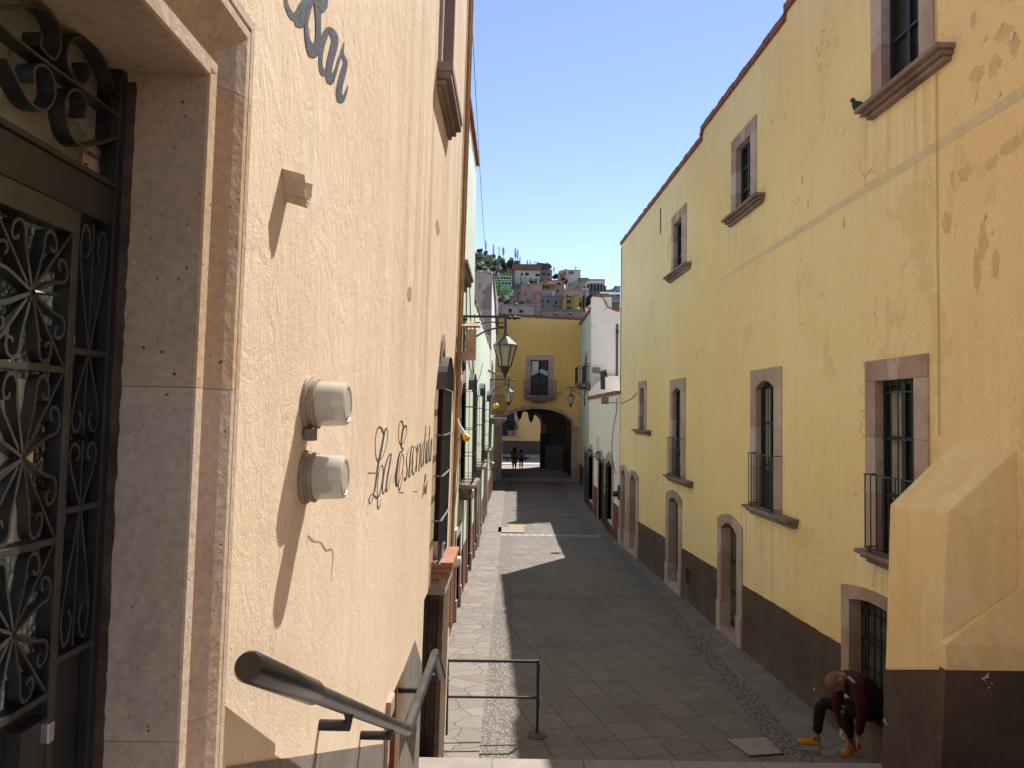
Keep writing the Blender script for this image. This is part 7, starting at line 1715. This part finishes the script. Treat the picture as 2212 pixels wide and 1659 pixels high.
# head shape details: cap of shaved hair, beard, ears, nose, eyes
fwd = Vector((-.18, -.35, -.92)).normalized()     # face looks down towards the shoe
crown = hd
side = fwd.cross(crown).normalized(); fwd = crown.cross(side).normalized()
if fwd.z > 0: fwd = -fwd
hc = neck.lerp(head, .78)
mb = MB(); ell(mb, hc + crown * .02, fwd * .098, side * .078, crown * .118, 20, 16); mb.build('head', M_skin, man, smooth=True)
mb = MB(); ell(mb, hc + crown * .030 - fwd * .010, fwd * .095, side * .081, crown * .114, 20, 16)
mb.build('shaved_hair', M_hair_short, man, smooth=True)
mb = MB(); ell(mb, hc - crown * .060 + fwd * .055, fwd * .050, side * .058, crown * .055, 14, 10); mb.build('beard', M_beard, man, smooth=True)
mb = MB()
for s_ in (-1, 1): ell(mb, hc - crown * .012 + side * .079 * s_ - fwd * .008, fwd * .020, side * .009, crown * .031, 12, 8); ell(mb, hc - crown * .012 + side * .085 * s_ - fwd * .004, fwd * .011, side * .006, crown * .019, 8, 6)
bsplit(mb, 'ear', M_skin, man, smooth=True)
mb = MB(); ell(mb, hc - crown * .010 + fwd * .105, fwd * .022, side * .014, crown * .026, 10, 8)
for s_ in (-1, 1): ell(mb, hc + crown * .018 + fwd * .090 + side * .030 * s_, fwd * .010, side * .022, crown * .009, 10, 6)
mb.build('nose_and_brow', M_skin, man, smooth=True)
mb = MB()
for s_ in (-1, 1): ell(mb, hc + crown * .006 + fwd * .094 + side * .030 * s_, fwd * .007, side * .011, crown * .006, 8, 6)
bsplit(mb, 'eye', M_blackhair, man, smooth=True)
# sweater
S_ = []; E_ = []; B_ = S_
i_h = add(Z8(1385, 830, 8.95), (.135, .15)); i_1 = add(Z8(1340, 700, 8.92), (.165, .15), i_h); i_b = add(Z8(1235, 590, 8.9), (.18, .155), i_1); i_c = add(Z8(1110, 500, 8.84), (.185, .15), i_b); i_u = add(Z8(1010, 425, 8.8), (.13, .11), i_c); add(Z8(965, 410, 8.77), .068, i_u)
for sh, el, wr in ((shR, elbR, wriR), (shL, elbL, wriL)):
    i = add(sh, .085, i_c); i = add(sh.lerp(el, .3), .078, i); i = add(sh.lerp(el, .65), .072, i); i = add(el, .064, i); i = add(el.lerp(wr, .35), .058, i); i = add(el.lerp(wr, .7), .050, i); i = add(el.lerp(wr, .92), .040, i)
sw = skin('sweater', S_, E_, M_maroon, man, 2, 0)
sw.modifiers.new('r', 'REMESH') if False else None
tx = bpy.data.textures.new('folds', 'CLOUDS'); tx.noise_scale = .09
def folds(o, s):
    m_ = o.modifiers.new('folds', 'DISPLACE'); m_.texture = tx; m_.strength = s; m_.mid_level = .5; m_.texture_coords = 'GLOBAL'
folds(sw, .022)
def hug(a, b, w, out, dirv):
    mb = MB(); n = 8
    d = (b - a).normalized(); s = d.cross(dirv).normalized()
    for k in range(n):
        p, q = a.lerp(b, k / n), a.lerp(b, (k + 1) / n); h0, h1 = out * math.sin(math.pi * (.15 + .7 * k / n)), out * math.sin(math.pi * (.15 + .7 * (k + 1) / n))
        P, Q = p + dirv * h0, q + dirv * h1; mb.hexa([P - s * w, Q - s * w, Q + s * w, P + s * w], [v - dirv * .03 for v in (P - s * w, Q - s * w, Q + s * w, P + s * w)])
    return mb
dirv = Vector((-.2, -.85, .5)).normalized()
hug(Z8(1005, 400, 8.60), Z8(1100, 490, 8.42), .011, .035, dirv).build('shoulder_stripe', M_strap, sw)
hug(Z8(790, 350, 8.95), Z8(865, 335, 8.85), .012, .01, Vector((0, -.5, .8)).normalized()).build('shoulder_stripe', M_strap, sw)
# trousers
S_ = []; E_ = []; B_ = S_
i_w = add(Z8(1390, 830, 8.95), (.15, .15)); i_p = add(Z8(1330, 900, 8.95), (.165, .145), i_w)
for hp_, kn, an in ((hipL, kneeL, ankL), (hipR, kneeR, ankR)):
    i = add(hp_, .105, i_p); i = add(hp_.lerp(kn, .45), .098, i); i = add(hp_.lerp(kn, .8), .084, i); i = add(kn, .078, i); i = add(kn.lerp(an, .3), .074, i); i = add(kn.lerp(an, .65), .062, i); i = add(kn.lerp(an, .93), .050, i)
tr2 = skin('trousers', S_, E_, M_jean, man, 2, 1); folds(tr2, .024)
for a, b, D in (((590, 722), (628, 742), 9.195), ((596, 700), (624, 716), 9.195), ((935, 812), (978, 824), 8.695), ((930, 890), (955, 894), 8.705)):
    p, q = Z8(*a, D - .0), Z8(*b, D - .0); mb = MB(); v = Vector((0, 0, -.006)); mb.hexa([p + v, q + v * 1.4, q - v, p - v], [w + Vector((0, .03, 0)) for w in (p + v, q + v * 1.4, q - v, p - v)]); mb.build('ripped_knee', M_skin, tr2)
# shoes
def shoe(heel, toe, ank, up=Vector((0, 0, 1))):
    d = (toe - heel); L = d.length; d.normalize(); s = d.cross(up).normalized(); u = s.cross(d).normalized()
    secs = [(-.10, .028, .060), (-.02, .036, .085), (.10, .040, .095), (.25, .042, .085), (.42, .040, .068), (.62, .047, .055), (.82, .047, .045), (.97, .034, .036), (1.04, .012, .022)]
    def hull(secs, z0, dz, k=1.0, name='', m=None, par=None):
        mb = MB(); rings = []
        for t_, w, h in secs:
            ring = []; c = heel + d * (L * t_)
            for j in range(12):
                a = 2 * math.pi * j / 12; y = math.cos(a) * w * k; z = math.sin(a); z = (max(z, 0) * h if dz is None else (z * dz)); ring.append(mb.b.verts.new(c + s * y + u * (z0 + z)))
            rings.append(ring)
        for i in range(len(rings) - 1):
            for j in range(12): mb.b.faces.new([rings[i][j], rings[i][(j + 1) % 12], rings[i + 1][(j + 1) % 12], rings[i + 1][j]])
        mb.b.faces.new(rings[0][::-1]); mb.b.faces.new(rings[-1]); return mb.build(name, m, par, smooth=True)
    o = hull(secs, .016, None, 1, 'shoe', M_mustard, man)
    hull(secs, .006, .014, 1.06, 'sole', mat('tan_sole', (.30, .15, .04), (.2, .1, .03), ns=20), o)
    mb = MB(); mb.lathe(heel + d * L * .10 + u * .070, [(.040, 0), (.043, .018), (.036, .024), (.034, .02)], 14, (u * .9 + d * -.15)); mb.build('collar', M_jean, o, smooth=True)
    mb = MB()
    for k in range(4): c = heel + d * (L * (.32 + .09 * k)) + u * (.098 - .010 * k); mb.tube([c - s * .022, c + s * .024 + d * .008], .0035, 5)
    bsplit(mb, 'laces', M_jean, o)
    return o
gl = G(1748, 1608)
shoe(Vector((heelL.x, heelL.y, heelL.z - .015)), Vector((toeL.x, toeL.y, toeL.z - .02)), ankL)
shoe(Vector((heelR.x + .03, heelR.y, heelR.z - .02)), Vector((toeR.x, toeR.y, toeR.z - .015)), ankR)
# ---------------- two women under the arch
def walker(px, yf, H_px, D, label, coat, seed):
    f = atD(px, yf, D); f.z = floor_z if D > 54.6 else f.z
    H = H_px / F * D; t = thing('person', label, 'person', f, 'two women walking under the arch'); k = H / 1.65
    P = lambda x, y, z: f + Vector((x, y, z)) * k
    global B_, E_
    B_ = []; E_ = []
    h = add(P(0, 0, .92), .13 * k); c = add(P(0, .0, 1.15), .12 * k, h); c2 = add(P(0, 0, 1.33), .13 * k, c); n = add(P(0, 0, 1.45), .05 * k, c2); hd_ = add(P(0, 0, 1.56), .085 * k, n)
    add(P(0, 0, 1.62), .06 * k, hd_)
    for s_, st in ((-1, .10), (1, -.08)):
        limb(h, [(P(.09 * s_, 0, .85), .085 * k), (P(.09 * s_, st * .5, .48), .06 * k), (P(.09 * s_, st, .10), .035 * k), (P(.09 * s_, st + .12, .03), .03 * k)])
        i = limb(c2, [(P(.17 * s_, 0, 1.33), .055 * k), (P(.23 * s_, .02, 1.08), .042 * k), (P(.22 * s_, .10, .88), .032 * k), (P(.22 * s_, .12, .80), .03 * k)])
        for q in range(5): j = add(P(.22 * s_ + (.012 * (q - 2)), .125 + .01 * q, .76), .009 * k, i); add(P(.22 * s_ + (.014 * (q - 2)), .13 + .01 * q, .71 - (.01 if q % 4 else -.015)), .008 * k, j)
    skin('body', B_, E_, M_skin, t, 1, 0)
    B_ = []; E_ = []
    h = add(P(0, 0, 1.02 if not coat else .75), (.18 * k, .14 * k)); c = add(P(0, 0, 1.15), .16 * k, h); c2 = add(P(0, 0, 1.32), .155 * k, c); add(P(0, 0, 1.42), .07 * k, c2)
    if coat: a = add(P(0, .02, .5), (.23 * k, .16 * k), h); add(P(0, .02, .36), (.24 * k, .17 * k), a)
    for s_ in (-1, 1): limb(c2, [(P(.18 * s_, 0, 1.32), .075 * k), (P(.24 * s_, .02, 1.07), .06 * k), (P(.22 * s_, .10, .88), .045 * k)])
    skin('coat' if coat else 'blouse', B_, E_, M_coat if coat else M_shirtw, t, 2, 0)
    B_ = []; E_ = []
    h = add(P(0, 0, .92), (.15 * k, .13 * k))
    for s_, st in ((-1, .10), (1, -.08)): limb(h, [(P(.09 * s_, 0, .82), .10 * k), (P(.09 * s_, st * .5, .48), .075 * k), (P(.09 * s_, st, .10), .055 * k)])
    skin('trousers', B_, E_, M_jean, t, 2, 0)
    B_ = []; E_ = []
    h = add(P(0, 0, 1.60), .108 * k); a = add(P(0, -.03, 1.48), .105 * k, h); a = add(P(0, -.06, 1.34), .10 * k, a); add(P(0, -.07, 1.20), .06 * k, a)
    skin('hair', B_, E_, M_blackhair, t, 2, 0)
    mb = MB()
    for s_, st in ((-1, .10), (1, -.08)): q = P(.09 * s_, st + .06, .04); ell(mb, q, Vector((.05, 0, 0)) * k, Vector((0, .13, 0)) * k, Vector((0, 0, .045)) * k, 10, 8)
    mb.build('shoe', M_blackhair, t, smooth=True)
walker(1111, 1014, 49, 56, 'woman in a long mustard coat seen from behind under the arch', True, 1)
walker(1125.5, 1013, 44, 56.4, 'dark haired woman in a pale blouse walking beside the mustard coat', False, 2)
# ================================================================ LIGHT
w = bpy.data.worlds.new('World'); SC.world = w; w.use_nodes = True
nt = w.node_tree; bg = nt.nodes['Background']
sky = nt.nodes.new('ShaderNodeTexSky'); sky.sky_type = 'NISHITA'; sky.sun_disc = False
SV = Vector((4.0, 6.3, 10.4)).normalized()
el = math.asin(SV.z); az = math.atan2(SV.x, SV.y)
sky.sun_elevation = el; sky.sun_rotation = az
sky.altitude = 2400; sky.air_density = .76; sky.dust_density = 0; sky.ozone_density = 3.0
tint = nt.nodes.new('ShaderNodeMix'); tint.data_type = 'RGBA'; tint.blend_type = 'MULTIPLY'; tint.inputs[0].default_value = 1; tint.inputs[7].default_value = (1.0, .83, .74, 1)
nt.links.new(sky.outputs[0], tint.inputs[6]); nt.links.new(tint.outputs[2], bg.inputs[0]); bg.inputs[1].default_value = .092
sd = bpy.data.lights.new('sun', 'SUN'); sd.energy = 2.1; sd.angle = R_(.53); sd.color = (1, .955, .88)
so = bpy.data.objects.new('sun', sd); COL.objects.link(so); so.rotation_euler = SV.to_track_quat('Z', 'Y').to_euler(); so.location = SV * 50
SC.view_settings.view_transform = 'Standard'; SC.view_settings.look = 'None'; SC.view_settings.gamma = 1; SC.view_settings.exposure = 2.0
SC.render.engine = 'CYCLES'
SC.cycles.max_bounces = 8; SC.cycles.diffuse_bounces = 5; SC.cycles.transparent_max_bounces = 12
SC.cycles.use_denoising = True
